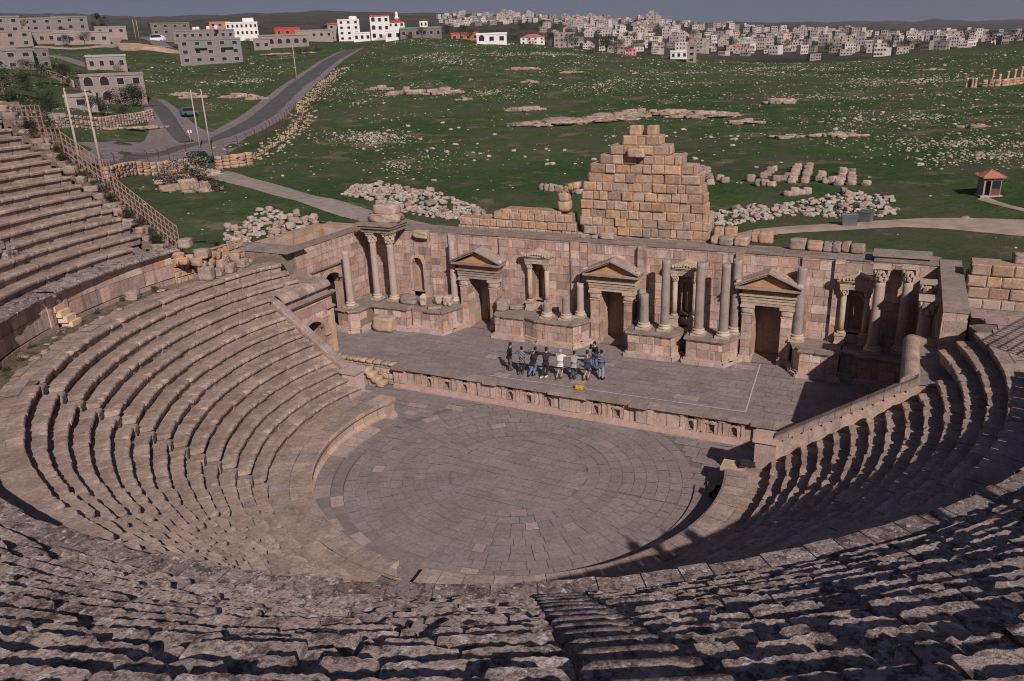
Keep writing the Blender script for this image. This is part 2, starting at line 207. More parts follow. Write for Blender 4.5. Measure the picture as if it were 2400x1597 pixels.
def height(x, y, nzy=True):
    dx, dy = x-CAM.x, y-CAM.y; d = math.hypot(dx, dy); a = math.atan2(dx, dy)
    i = (a-TA0)/TAS; i = min(max(i, 0), TAB.shape[0]-1.001); i0 = int(i); fi = i-i0
    l = math.log(max(d, 50)); j = float(np.interp(l, LD, range(len(TD)))); j = min(j, len(TD)-1.001); j0 = int(j); fj = j-j0
    fi = fi*fi*(3-2*fi)
    z = (TAB[i0, j0]*(1-fi)+TAB[i0+1, j0]*fi)*(1-fj)+(TAB[i0, j0+1]*(1-fi)+TAB[i0+1, j0+1]*fi)*fj
    if x*x+y*y < 3600 and y > 7: z = min(z, 5.6+max(0, math.hypot(x, y)-42)*.1)
    if d < 700: z += .25*nz(x*.06, y*.06)*min(1, max(0, (math.hypot(x, y)-30)/30))
    else: z += d*.0035*nz(x*.004, y*.004)+d*.0018*nz(x*.011, y*.011)
    return z
def terrain():
    ds = [.8]; 
    while ds[-1] < 6200: ds.append(ds[-1]*1.022+.05)
    az = list(np.radians(np.concatenate([np.arange(-180, -72, 6), np.arange(-72, 22, .32), np.arange(22, 180, 6)])))
    n = len(az); V = []; F = []; out = lambda x, y: not in_theatre(x, y)
    for d in ds:
        for a in az:
            x, y = CAM.x+d*math.sin(a), CAM.y+d*math.cos(a)
            if in_theatre(x, y): z = -2.2
            elif x*x+y*y < 48**2 and y < .6: z = 16.9-max(0, math.hypot(x, y)-36)*.55 if y < -7 or x > 0 else height(x, y)
            else: z = height(x, y)
            V.append((x, y, z))
    for j in range(len(ds)-1):
        for i in range(n):
            i2 = (i+1) % n; F.append((j*n+i, j*n+i2, (j+1)*n+i2, (j+1)*n+i))
    me = bpy.data.meshes.new('ground'); me.from_pydata(V, [], F); me.polygons.foreach_set('use_smooth', [True]*len(F))
    m, t, p = mat('grassy_ground'); N = t.nodes; L = t.links
    tc = N.new('ShaderNodeTexCoord')
    def noi(sc, det=6, off=0, ro=.6):
        mp = N.new('ShaderNodeMapping'); mp.inputs['Location'].default_value = (off, off, 0); L.new(tc.outputs['Object'], mp.inputs[0])
        q = N.new('ShaderNodeTexNoise'); q.inputs['Scale'].default_value = sc; q.inputs['Detail'].default_value = det; q.inputs['Roughness'].default_value = ro; L.new(mp.outputs[0], q.inputs['Vector']); return q.outputs[0]
    def mr(s, a, b, c=0, d=1):
        q = N.new('ShaderNodeMapRange'); q.inputs[1].default_value = a; q.inputs[2].default_value = b; q.inputs[3].default_value = c; q.inputs[4].default_value = d; L.new(s, q.inputs[0]); return q.outputs[0]
    def mix(f, a, b):
        q = N.new('ShaderNodeMix'); q.data_type = 'RGBA'
        if isinstance(f, float): q.inputs[0].default_value = f
        else: L.new(f, q.inputs[0])
        for k, c in ((6, a), (7, b)):
            if isinstance(c, tuple): q.inputs[k].default_value = (*c, 1)
            else: L.new(c, q.inputs[k])
        return q.outputs[2]
    g = mix(mr(noi(.035, 5), .38, .62), (.030, .066, .020), (.075, .108, .036))
    g = mix(mr(noi(.25, 9, 3, .7), .40, .65, 0, .8), g, (.026, .055, .016))
    g = mix(mr(noi(1.3, 8, 41, .8), .47, .60, 0, .6), g, (.085, .115, .045))
    g = mix(mr(noi(2.2, 8, 51, .8), .50, .64, 0, .6), g, (.018, .034, .014))
    g = mix(mr(noi(.07, 10, 8, .72), .48, .60, 0, .8), g, (.082, .080, .056))
    g = mix(mr(noi(.16, 10, 31, .75), .55, .62, 0, .8), g, (.17, .135, .095))
    g = mix(mr(noi(.9, 10, 21, .8), .58, .66, 0, .55), g, (.19, .16, .12))
    # beyond half a kilometre the hills are dry
    sx = N.new('ShaderNodeSeparateXYZ'); L.new(tc.outputs['Object'], sx.inputs[0])
    vl = N.new('ShaderNodeVectorMath'); vl.operation = 'LENGTH'; L.new(tc.outputs['Object'], vl.inputs[0])
    dry = mix(mr(noi(.012, 8, 5), .42, .6), (.075, .062, .050), (.030, .038, .024))
    dry = mix(mr(noi(.05, 8, 13, .7), .55, .68, 0, .6), dry, (.18, .14, .11))
    g = mix(mr(vl.outputs['Value'], 330, 560), g, dry)
    L.new(g, p.inputs['Base Color']); p.inputs['Roughness'].default_value = 1; p.inputs['Specular IOR Level'].default_value = .05
    b = N.new('ShaderNodeBump'); b.inputs['Strength'].default_value = .8; b.inputs['Distance'].default_value = .25; L.new(noi(1.6, 8, 1, .75), b.inputs['Height']); L.new(b.outputs[0], p.inputs['Normal'])
    me.materials.append(m); o = bpy.data.objects.new('ground', me); C.objects.link(o); tag(o, kind='structure')
terrain()
# ------------------------------------------------------------ theatre: floors
def pol(r, a): return (r*math.cos(a), r*math.sin(a))
def ring_slabs(mb, r0, r1, z, a0, a1, Lr, gap=.018, tf=None, h=.03):
    a = a0+rnd.random()*.02
    while a < a1:
        da = rnd.uniform(*Lr)/r1; b = min(a+da, a1); g = gap/r1; dz = rnd.uniform(-.008, .008); t = tf() if tf else tint()
        n = 2; P = [(*pol(r0+gap/2, a+g+(b-a-2*g)*k/n), z+dz) for k in range(n+1)]+[(*pol(r1-gap/2, a+g+(b-a-2*g)*k/n), z+dz) for k in range(n, -1, -1)]
        i = mb.pts(P); mb.face([i, i+5, i+4, i+3, i+2, i+1][::1] if False else [i+5, i+4, i+3, i+2, i+1, i][::1], t)
        a = b
def t_floor():
    r_ = rnd.random()
    if r_ < .035: b = rnd.uniform(1.15, 1.5); return (b*1.08, b*.98, b*.95)
    b = rnd.uniform(.92, 1.07); return (b, b*.985, b*rnd.uniform(.96, 1.03))
def t_floor_edge():
    r_ = rnd.random()
    if r_ < .35: b = rnd.uniform(1.2, 1.6); return (b*1.06, b*.97, b*.93)
    b = rnd.uniform(.8, .98); return (b, b*.98, b*.97)
mb = MB(); n = 96
i0 = mb.pts([(11.6*math.cos(PI*2*k/n), 11.6*math.sin(PI*2*k/n), -.03) for k in range(n)]); mb.face([i0+k for k in range(n)], (1, 1, 1))
mb.box(-17.2, 17, 3, 7.6, -.2, -.031)
tag(mb.build('pavement_bed', S_JOINT), kind='structure')
mb = MB()
for k in range(9):   # concentric rings of slabs
    r1 = 8.4-k*.555; r0 = r1-.555
    if r0 < .25: r0 = .02
    ring_slabs(mb, max(r0, .02), r1, .0, 0, 2*PI if k > 2 else 2*PI, (.5, 1.15), tf=t_floor, gap=.014)
rc_ = 8.4-9*.555
# straight slabs between the circle and the stage front
def rect_slabs(mb, x0, x1, y0, y1, z, ch=.55, Lr=(.6, 1.3), keep=None, tf=t_floor, gap=.016):
    y = y0
    while y < y1-.05:
        h = min(rnd.uniform(ch*.85, ch*1.2), y1-y); x = x0-rnd.random()*.5
        while x < x1:
            w = rnd.uniform(*Lr); a, b = max(x, x0), min(x+w, x1)
            if b-a > .1 and (keep is None or keep((a+b)/2, y+h/2)):
                dz = rnd.uniform(-.007, .007); g = gap/2
                i = mb.pts([(a+g, y+g, z+dz), (b-g, y+g, z+dz), (b-g, y+h-g, z+dz), (a+g, y+h-g, z+dz)]); mb.face([i, i+1, i+2, i+3], tf())
            x += w
        y += h
rect_slabs(mb, -16.8, 16, 1.5, 7.0, .006, keep=lambda x, y: x*x+y*y > 8.5**2 and (y > 2.9 or abs(x) < 9.8))
rect_slabs(mb, -4, 4, -4, 4, -.006, ch=.6, Lr=(.45, 1.3), keep=lambda x, y: x*x+y*y < (rc_+.25)**2)
tag(mb.build('orchestra_floor', S_FLOOR), kind='structure')
mb = MB()
rect_slabs(mb, -19.7, 17.4, 7.05, 15.4, 1.40, ch=.6, Lr=(.7, 1.5))
mb.box(-19.7, 17.4, 7.6, 18.2, .2, 1.385, (.6, .6, .6))
rect_slabs(mb, -14, 13, 15.4, 18.0, 1.40)
tag(mb.build('stage_floor', S_FLOOR), kind='structure')
mb = MB()
WHITE = plain('white_paint', (.46, .43, .43), .7, 0, .12, 8)
def strip(a, b, w, z):
    a = Vector(a); b = Vector(b); d = (b-a).normalized(); nn = Vector((-d.y, d.x))*w/2
    i = mb.pts([(a.x-nn.x, a.y-nn.y, z), (b.x-nn.x, b.y-nn.y, z), (b.x+nn.x, b.y+nn.y, z), (a.x+nn.x, a.y+nn.y, z)]); mb.face([i, i+1, i+2, i+3], (1, 1, 1))
strip((-5.64, 7.61), (9.33, 7.89), .07, 1.412); strip((9.30, 7.93), (8.84, 14.97), .07, 1.412)
tag(mb.build('stage_line_marking', WHITE), kind='structure')
# orchestra edge: two low steps and the moulded podium wall
def arc_profile(mb, prof, a0, a1, ds=.25, t=None, rj=0, joint=None, tints=None):
    """sweeps (r, z) profile along an arc; tint changes per block"""
    R = prof[0][0]; a = a0; base = None; prevt = None; k = len(prof)
    while True:
        bl = rnd.uniform(.6, 1.2)/R; b = min(a+bl, a1); tt = (t or tint)(); n = max(1, int((b-a)*R/ds)); dr = rnd.uniform(-rj, rj)
        for s in range(n+1):
            an = a+(b-a)*s/n
            if joint and s == n: an -= joint/R
            i = mb.pts([(*pol(r+dr+(rj*.6*nz(an*R*2.3, z*3, R) if rj else 0), an), z) for r, z in prof])
            if s > 0:
                for q in range(k-1): mb.face((i-k+q, i+q, i+q+1, i-k+q+1), tt)
        if joint and b < a1-1e-6:
            i = mb.pts([(*pol(r+.035, b-joint/R*.5), z-(.03 if q > 0 else 0)) for q, (r, z) in enumerate(prof)])
            for q in range(k-1): mb.face((i-k+q, i+q, i+q+1, i-k+q+1), (.35, .33, .32))
        a = b
        if a >= a1-1e-6: break
A0, A1 = PI-.28, 2*PI+.20
steps = empty('orchestra_rim_steps', label='two low curved steps of pale paving ringing the round orchestra floor', cat='steps')
mb = MB(); arc_profile(mb, [(8.42, -.02), (8.42, .11), (9.0, .115)], A0+.06, A1+.03, t=t_floor_edge, joint=.02); mb.build('lower_step', S_FLOOR, steps)
mb = MB(); arc_profile(mb, [(8.98, .1), (8.98, .24), (9.82, .245)], A0+.03, A1+.05, t=t_floor_edge, joint=.02); mb.build('upper_step', S_FLOOR, steps)
pod = empty('orchestra_podium_wall', label='low curved moulded wall of buff stone between the orchestra floor and the first seats', cat='podium wall')
RP = lambda a: 9.86
mb = MB()
BR = math.radians(-88)+2*PI
for (a, b) in ((PI-.30, BR-.07), (BR+.05, 2*PI+.25)):
    arc_profile(mb, [(9.72, .22), (9.72, .34), (9.82, .42), (9.90, .48), (9.90, .86), (9.84, .92), (9.72, .98), (9.70, 1.14), (9.78, 1.17)], a, b, t=lambda: tint(.85, 1.1, .07), joint=.02, rj=.006)
mb.build('wall', S_WARM, pod)
mb = MB()
for (a, b) in ((PI-.30, BR-.07), (BR+.05, 2*PI+.25)): arc_profile(mb, [(9.74, 1.165), (9.80, 1.182), (10.7, 1.185)], a, b, t=lambda: tint(.85, 1.1), joint=.02, rj=.012); arc_profile(mb, [(10.71, 1.18), (11.9, 1.182)], a+.02, b, t=lambda: tint(.8, 1.08), joint=.02, rj=.01)
mb.build('walk_slabs', S_SEAT, pod)
for s, (px, py) in ((-1, (-9.96, 3.1)), (1, (10.0, 2.75))):
    mb = MB(); x0, x1 = (px-.2, px+.62) if s < 0 else (px-.62, px+.25)
    mb.box(x0-.12, x1+.12, py-.75, py+.16, 0, .22, tint()); mb.box(x0-.05, x1+.05, py-.68, py+.09, .22, .36, tint()); mb.box(x0, x1, py-.62, py+.04, .36, 1.02, tint()); mb.box(x0-.1, x1+.1, py-.72, py+.12, 1.02, 1.2, tint())
    mb.build('end_pier', S_WARM, pod)
for s in (-1, 1):
    mb = MB(); x0 = -12.4 if s < 0 else 10.2; mb.box(x0, x0+2.3, 1.6, 3.15 if s < 0 else 2.8, .02, 1.165, tint()); mb.build('end_wall', S_WARM, pod)
# ------------------------------------------------------------ seats
def seat_row(mb, r, z, rise, tread, a0, a1, gaps, seed, wear=1., near=None, smooth_p=.15, depth=1.0):
    rg = random.Random(seed); a = a0; prevend = None
    edges = sorted(gaps)
    def in_gap(x):
        for g0, g1 in edges:
            if g0-1e-6 <= x < g1-1e-6: return g1
        return None
    def next_gap(x):
        for g0, g1 in edges:
            if g0 > x: return g0
        return a1
    K = 8
    def prof(an, e, ez, drop, bz):
        R = r+bz[0]; zz = z+bz[1]
        # front face bottom, face under the nose, nose, rounded lip, worn edge, back
        return [(R+.17, z-rise-.12), (R+.16, zz-.20-ez*.3), (R+.015+e*.7, zz-.155-ez*.5), (R+e, zz-.06-ez), (R+.025+e*1.1, zz-.008-ez*.7-drop), (R+.20+e*.9, zz-drop*.7-ez*.12), (R+tread*.62, zz-.012-drop*.3), (R+tread+.16, zz-.02)]
    while a < a1-1e-4:
        g = in_gap(a)
        if g is not None: a = g; continue
        lim = min(a1, next_gap(a))
        L = rg.uniform(.6, 1.5) if near else rg.uniform(.55, 1.25); b = a+L/r
        if lim-b < .3/r: b = lim
        b = min(b, lim); L = (b-a)*r
        A = 0 if rg.random() < smooth_p else (rg.uniform(.01, .055) if near else wear*rg.uniform(.015, .10))
        bz = (rg.uniform(-.03, .04)*wear, rg.uniform(-.022, .012)*wear); tt = (lambda q: (q*rg.uniform(.99, 1.03), q, q*rg.uniform(.94, 1.02)))(rg.uniform(.84, 1.12))
        am = (a+b)/2; cl = near is not None and abs(am-near[0]) < near[1]
        ds = near[2] if cl else .13
        n = max(4, int(L/ds)); S = [0, .5/n] + [k/n for k in range(1, n)] + [1-.5/n, 1]
        base = None
        for s in S:
            gj = .016 if cl else .010; an = a+gj/r+(b-a-2*gj/r)*s; u = 2*s-1
            e = A*(1-math.sqrt(max(0, 1-abs(u)**(7 if near else 3)*.95))); q = an*r
            w1 = nz(q*1.6, r*3.1, seed*.37); w2 = nz(q*5.5, r*3.1, seed*.77); w3 = nz(q*14, r*2.1, seed)
            w4 = nz(q*31, r*1.1, seed+3); chip = max(0, nz(q*3.3, r*5.7, seed*1.9)-.28)*.42
            e += ((max(0, w1)*.020+max(0, w2)*.022+min(.11, max(0, chip-.03)*1.3)+(w3*.014+w4*.010 if cl else w3*.008))*(1 if am > 4.25 else .45)) if near else (max(0, w1)*.05+max(0, w2)*.04+chip+w3*.012); ez = e*.55+wear*(.010*w2+(.010*w3 if cl else 0))
            P = prof(an, e, ez, 0, bz)
            if cl: P = [(pr+.006*nz(q*9, pr*9, seed), pz+.006*nz(q*8, pr*7, seed+9)) for pr, pz in P]
            i = mb.pts([(*pol(pr, an), pz) for pr, pz in P])
            if base is not None:
                for k in range(K-1):
                    c = 1.0 if k < 3 else (1.08 if k < 5 else .94)
                    mb.face((i-K+k, i+k, i+k+1, i-K+k+1), tuple(t_*c for t_ in tt), (1 if near and am < PI+math.radians(70)-.25+.25*nz(am*9, seed*1.3) else 0), False)
            else:
                mb.face([i+k for k in range(K)]+[mb.pts([(*pol(r+tread+.16, an), z-rise-.12)])], tt)
            base = i
        j = mb.pts([(*pol(r+tread+.16, an), z-rise-.12)]); mb.face(([base+k for k in range(K)]+[j])[::-1], tt)
        a = b
        if prevend and False: pass
def steps_in_gap(mb, r, z, rise, tread, g0, g1, seed, nst=1):
    rg = random.Random(seed*31+int(g0*100))
    for k in range(nst):
        zz = z-rise*.48; rr = r-.16 if r > 20 else r+.06
        am = (g0+g1)/2; w = (g1-g0)*r/2+.02; M = Matrix.Rotation(am, 4, 'Z')
        mb.rough(tuple(M @ Vector((rr+tread*.45, 0, zz-.18))), (tread*1.12, 2*w*rg.uniform(.93, 1), .40), am+rg.uniform(-.01, .01), .075, tint(.75, 1.1), sub=8, seed=rg.random()*50)
NL = 14
def lr(i): return 11.6+.596*(i-1)
def lz(i): return 7.70-.46*(NL-i)
def gap_at(deg, w, r): a = math.radians(deg); a = a if a > 0 else a+2*PI; return (a-w/2/r, a+w/2/r)
lower = empty('lower_seating_tier', label='lower bank of fourteen curved worn stone seat rows around the orchestra', cat='seating')
LST = (-138.4, -88, -41.6)
for i in range(1, NL+1):
    r, z = lr(i), lz(i); yl, yr = (2.95, 2.55) if i < 11 else (5.6, 5.4)
    if i == 11: yl = yr = 3.0
    a0 = PI-math.asin(min(1, yl/r)); a1 = 2*PI+math.asin(yr/r)
    mb = MB(); rise = .46 if i > 1 else .56
    seat_row(mb, r, z, rise, .596 if i < NL else 1.2, a0, a1, [gap_at(d, .72, r) for d in LST], 100+i, wear=1.0, near=None)
    mb.build('seat_row', S_SEAT, lower)
for d in LST:
    mb = MB()
    for i in range(1, NL+1): steps_in_gap(mb, lr(i), lz(i), .46 if i > 1 else .56, .596, *gap_at(d, .72, lr(i)), i)
    mb.build('stairway', S_SEAT, lower)
mb = MB(); arc_profile(mb, [(11.5, .9), (20.6, 7.0), (22, 7.0)], PI-.1, 2*PI+.1, ds=.6, t=lambda: (.6, .6, .6)); mb.build('bedding', S_JOINT, lower)
# walkway between the two tiers
mb = MB()
for k, (r0, r1) in enumerate(((20.4, 20.95), (20.95, 21.5))):
    ring_slabs(mb, r0, r1, 7.70, PI*1.02, 2*PI+.27, (.7, 1.5), tf=lambda: tint(.82, 1.05), gap=.02)
ring_slabs(mb, 19.9, 20.45, 7.69, PI-.24, 2*PI+.27, (.7, 1.5), tf=lambda: tint(.82, 1.05), gap=.02)
arc_profile(mb, [(19.6, 7.6), (19.9, 7.655), (22.4, 7.66)], PI-.33, 2*PI+.34, ds=.5, t=lambda: (.55, .55, .5))
tag(mb.build('walkway', S_SEAT), kind='structure')
# ------------------------------------------------------------ upper tier
upper = empty('upper_seating_tier', label='steep upper bank of lichen spotted stone seat rows above the tall curved wall', cat='seating')
NU = 17
def ur(i): return 21.75+.66*i
def uz(i): return 9.6+.45*i
UST = (-161.3, -136, -112, -88, -61.5, -39, -16.5)
DOORS = (-158.5, -124, -99, -75, -50, -27)
UE = {1: -.2, 2: -.2, 3: -.25, 4: -.3, 5: -.25}
for i in range(1, NU+1):
    r, z = ur(i), uz(i); ye = -.3-max(0, i-5)*.05-(1.2 if i == 1 else 0)
    a0 = PI-math.asin(ye/r); a1 = 2*PI-math.radians(2)
    mb = MB(); seat_row(mb, r, z, .45 if i > 1 else .42, .66 if i < NU else 2.6, a0, a1, [gap_at(d, .95 if d == -61.5 else .82, r) for d in UST if not (i < 4 and d == -161.3)], 300+i, wear=1.15, near=(math.radians(-66)+2*PI, math.radians(30 if i > 6 else 22), .035 if i > 5 else .05), smooth_p=.12)
    mb.build('seat_row', [S_SEATUP, S_SEAT], upper)
for d in UST:
    mb = MB()
    for i in range(1 if d != -161.3 else 4, NU+1): steps_in_gap(mb, ur(i), uz(i), .45, .66, *gap_at(d, .95 if d == -61.5 else .82, ur(i)), i)
    mb.build('stairway', S_SEATUP, upper)
mb = MB(); arc_profile(mb, [(22.2, 9.0), (33.6, 16.7), (38, 16.9)], PI+.02, 2*PI-.02, ds=.8, t=lambda: (.6, .6, .6)); mb.build('bedding', S_JOINT, upper)
mb = MB(); arc_profile(mb, [(21.40, 9.42), (21.38, 9.50), (21.46, 9.60), (22.5, 9.62)], PI+math.radians(23.2), 2*PI-.03, ds=.12, t=lambda: tint(.62, .92), joint=.03, rj=.07)
arc_profile(mb, [(21.40, 9.42), (21.38, 9.50), (21.46, 9.60), (22.5, 9.62)], PI-.03, PI+math.radians(22.6), t=lambda: tint(.85, 1.1), joint=.02, rj=.01); mb.build('cornice', S_SEATUP, upper)
# tall curved podium wall in two courses, with a doorway between stairs
def curved_ashlar(mb, r, z0, z1, ch, a0, a1, skips=(), tf=tint, out=-1):
    z = z0
    while z < z1-.04:
        h = min(ch*rnd.uniform(.9, 1.1), z1-z)
        if z1-(z+h) < .15: h = z1-z
        a = a0+rnd.random()*.01
        while a < a1:
            b = min(a+rnd.uniform(.5, 1.3)/r, a1); t = tf(); dr = rnd.uniform(-.015, .015)
            if not any(s0 < (a+b)/2 < s1 for s0, s1 in skips):
                g = .010/r; f = r+dr; q = .02
                P = [(*pol(f+.05, a), z), (*pol(f+.05, b), z), (*pol(f+.05, b), z+h), (*pol(f+.05, a), z+h), (*pol(f, a+g), z+.012), (*pol(f, b-g), z+.012), (*pol(f, b-g), z+h-.012), (*pol(f, a+g), z+h-.012)]
                i = mb.pts(P); mb.face((i+7, i+6, i+5, i+4), t)
                for u, v in ((0, 1), (1, 2), (2, 3), (3, 0)): mb.face((i+4+u, i+4+v, i+v, i+u), tuple(c*.6 for c in t))
            a = b
        z += h
mb = MB(); dsk = [(math.radians(d)+2*PI-.020, math.radians(d)+2*PI+.020) for d in DOORS]
curved_ashlar(mb, 21.72, 7.95, 9.45, .74, PI-.02, 2*PI-.03, dsk, tf=tint_pink); curved_ashlar(mb, 21.60, 7.6, 7.95, .35, PI-.02, 2*PI-.03, dsk, tf=lambda: tint(.7, .95)); mb.build('podium_wall', S_WALL, upper)
mb = MB(); a = DOORS[0]
M = Matrix.Rotation(math.radians(DOORS[0]), 4, 'Z')   # doorway and white stair of the left end
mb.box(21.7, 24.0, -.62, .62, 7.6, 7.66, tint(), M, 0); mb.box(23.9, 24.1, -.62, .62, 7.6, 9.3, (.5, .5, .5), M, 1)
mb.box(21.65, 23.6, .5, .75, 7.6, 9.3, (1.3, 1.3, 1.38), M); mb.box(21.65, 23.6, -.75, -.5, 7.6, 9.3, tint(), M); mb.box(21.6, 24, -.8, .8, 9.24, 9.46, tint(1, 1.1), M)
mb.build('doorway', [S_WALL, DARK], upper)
mb = MB()
for k in range(6):
    M2 = Matrix.Rotation(math.radians(-157.9-.55*k*0), 4, 'Z'); zz = 7.95+.29*k
    mb.box(21.25+.16*k-.1, 21.7+.16*k, -.25-.16*0+.10*k-.75, -.25+.10*k-.02, zz-.3, zz, (1.5, 1.38, 1.3) if k != 3 else (1.5, 1.1, 1.05), M2)
mb.build('flight_of_steps', S_CARVE, upper)
# loose stones and clumps of weeds on the earthy part of the walkway
for k in range(26):
    a = math.radians(rnd.uniform(-178, -128)); r = rnd.uniform(20.5, 21.4); s_ = rnd.uniform(.12, .35)
    if k < 16:
        mb = MB(); mb.rough((0, 0, s_*.18), (s_*1.3, s_, s_*.45), rnd.random()*3, .4, tint(.8, 1.2), sub=3)
        o = mb.build('fallen_stone', S_SEAT, loc=(*pol(r, a), 7.68)); tag(o, 'small loose stone lying on the weedy walkway under the tall curved wall', 'stone', 'loose stones on the walkway')

# ------------------------------------------------------------ masonry helpers
def ashlar(mb, O, U, N, W_, H_, ch=.5, lr_=(.5, 1.2), holes=(), tf=tint_pink, jit=.012, bev=.018, gapd=.035, rough=0, V=(0, 0, 1), m=0):
    """courses of separate blocks on the plane O + u*U + v*V, facing N"""
    O, U, N, V = Vector(O), Vector(U), Vector(N), Vector(V); v = 0
    def cuts(v0, v1):
        L = []
        for h in holes:
            if h[0] == 'r':
                if h[3] < v1-.02 and h[4] > v0+.02: L.append((h[1], h[2]))
            else:
                _, uc, hw, b0, sp = h; vm = (v0+v1)/2
                if v1 > b0+.02 and vm < sp+hw: w = hw if vm < sp else math.sqrt(max(0, hw*hw-(vm-sp)**2)); L.append((uc-w, uc+w))
        return L
    while v < H_-.03:
        h = min(ch*rnd.uniform(.9, 1.12), H_-v)
        if H_-(v+h) < .12: h = H_-v
        segs = [(0, W_)]
        for c0, c1 in cuts(v, v+h):
            ns = []
            for s0, s1 in segs:
                if c1 <= s0 or c0 >= s1: ns.append((s0, s1)); continue
                if c0 > s0: ns.append((s0, c0))
                if c1 < s1: ns.append((c1, s1))
            segs = ns
        for s0, s1 in segs:
            u = s0
            while u < s1-.01:
                w = rnd.uniform(*lr_); b = min(u+w, s1)
                if s1-b < .18: b = s1
                t = tf(); j = rnd.uniform(-jit, jit)
                if rough:
                    k = 4; g = []; KK = (0, .07, .5, .93, 1)
                    sd = rnd.random()*90
                    for a_ in range(k+1):
                        for b_ in range(k+1):
                            uu = u+.014+(b-u-.028)*KK[a_]; vv = v+.014+(h-.028)*(0, .10, .5, .90, 1)[b_]; ed = (a_ in (0, k))+(b_ in (0, k))
                            d = (rough*(1, .0, -.3)[ed])*(.8+.5*nz(a_*1.7, b_*1.9, sd))+rough*.35*nz(a_*.9+sd, b_*.8, sd)
                            uu += .03*nz(sd, a_, b_)*(ed > 0); vv += .03*nz(sd+5, a_, b_)*(ed > 0)
                            g.append(O+U*uu+V*vv+N*(j+d))
                    i = mb.pts(g)
                    for a_ in range(k):
                        for b_ in range(k): q = i+a_*(k+1)+b_; mb.face((q, q+k+1, q+k+2, q+1), t, m)
                    R = [mb.pts([O+U*x+V*y-N*gapd]) for x, y in ((u, v), (b, v), (b, v+h), (u, v+h))]
                    c = [i, i+k*(k+1), i+k*(k+1)+k, i+k]
                    for a_ in range(4): b_ = (a_+1) % 4; mb.face((R[a_], R[b_], c[b_], c[a_]), tuple(x*.7 for x in t), m)
                else:
                    P = [O+U*x+V*y-N*gapd for x, y in ((u, v), (b, v), (b, v+h), (u, v+h))]+[O+U*x+V*y+N*j for x, y in ((u+bev*.6, v+bev*.5), (b-bev*.6, v+bev*.5), (b-bev*.6, v+h-bev*.5), (u+bev*.6, v+h-bev*.5))]
                    i = mb.pts(P); mb.face((i+4, i+5, i+6, i+7), t, m)
                    for a_ in range(4): b_ = (a_+1) % 4; mb.face((i+a_, i+b_, i+4+b_, i+4+a_), tuple(x*.5 for x in t), m)
                u = b
        v += h
def arch_ring(mb, O, U, N, uc, sp, r0, r1, proud=.05, n=13, tf=tint, depth=.0, m=0):
    O, U, N = Vector(O), Vector(U), Vector(N); V = Vector((0, 0, 1))
    for k in range(n):
        a, b = PI*k/n+.008, PI*(k+1)/n-.008; t = tf(); P = []
        for pr in (proud, proud*.5, -.06):
            for (r, an) in ((r0, a), (r1, a), (r1, b), (r0, b)):
                P.append(O+U*(uc+r*math.cos(an))+V*(sp+r*math.sin(an))+N*(pr if pr != proud*.5 else proud*.5))
        i = mb.pts(P); mb.face((i, i+1, i+2, i+3), t, m)
        for u, v in ((0, 1), (1, 2), (2, 3), (3, 0)): mb.face((i+8+u, i+8+v, i+v, i+u), t, m)
def inner_arch(mb, O, U, N, uc, sp, r, b0, depth, t=(.8, .8, .8), m=0, back=True, mback=1):
    """reveal of an arched opening and its back face"""
    O, U, N = Vector(O), Vector(U), Vector(N); V = Vector((0, 0, 1)); pts = [(uc-r, b0)]+[(uc-r*math.cos(PI*k/12), sp+r*math.sin(PI*k/12)) for k in range(13)]+[(uc+r, b0)]
    A = mb.pts([O+U*u+V*v+N*.0 for u, v in pts]); B = mb.pts([O+U*u+V*v-N*depth for u, v in pts]); n = len(pts)
    for k in range(n-1): mb.face((A+k, A+k+1, B+k+1, B+k), t, m)
    mb.face((A, B, B+n-1, A+n-1), t, m)
    if back: mb.face([B+k for k in range(n)], t, mback)
CORP = [(.30, 0), (.31, .04), (.27, .07), (.28, .10), (.34, .26), (.31, .29), (.36, .44), (.33, .47), (.42, .60)]
def capital(name, r, h, parent, c, mt, n=16):
    mb = MB(); s = r/.30; hh = h/.68
    mb.lathe([(a*s, z*hh) for a, z in CORP], c, 20, tint(.95, 1.1), jit=.10)
    for tier, (zz, rr, k) in enumerate(((.10, .31, 8), (.28, .35, 8))):   # acanthus leaves
        for q in range(k):
            a = 2*PI*q/k+tier*PI/k; M = Matrix.Translation(c) @ Matrix.Rotation(a, 4, 'Z')
            mb.rough(tuple(M @ Vector((rr*s+.02, 0, (zz+.08)*hh))), (.12*s, .17*s, .2*hh), a, .5, tint(.9, 1.15), sub=2)
    for q in range(4):
        a = PI/4+PI/2*q; M = Matrix.Translation(c) @ Matrix.Rotation(a, 4, 'Z'); mb.rough(tuple(M @ Vector((.47*s, 0, .53*hh))), (.16*s, .14*s, .15*hh), a, .4, tint(.9, 1.1), sub=2)
    M = Matrix.Translation(c)
    mb.box(-.44*s, .44*s, -.44*s, .44*s, .60*hh, .68*hh, tint(), M)
    return mb.build(name, mt, parent)
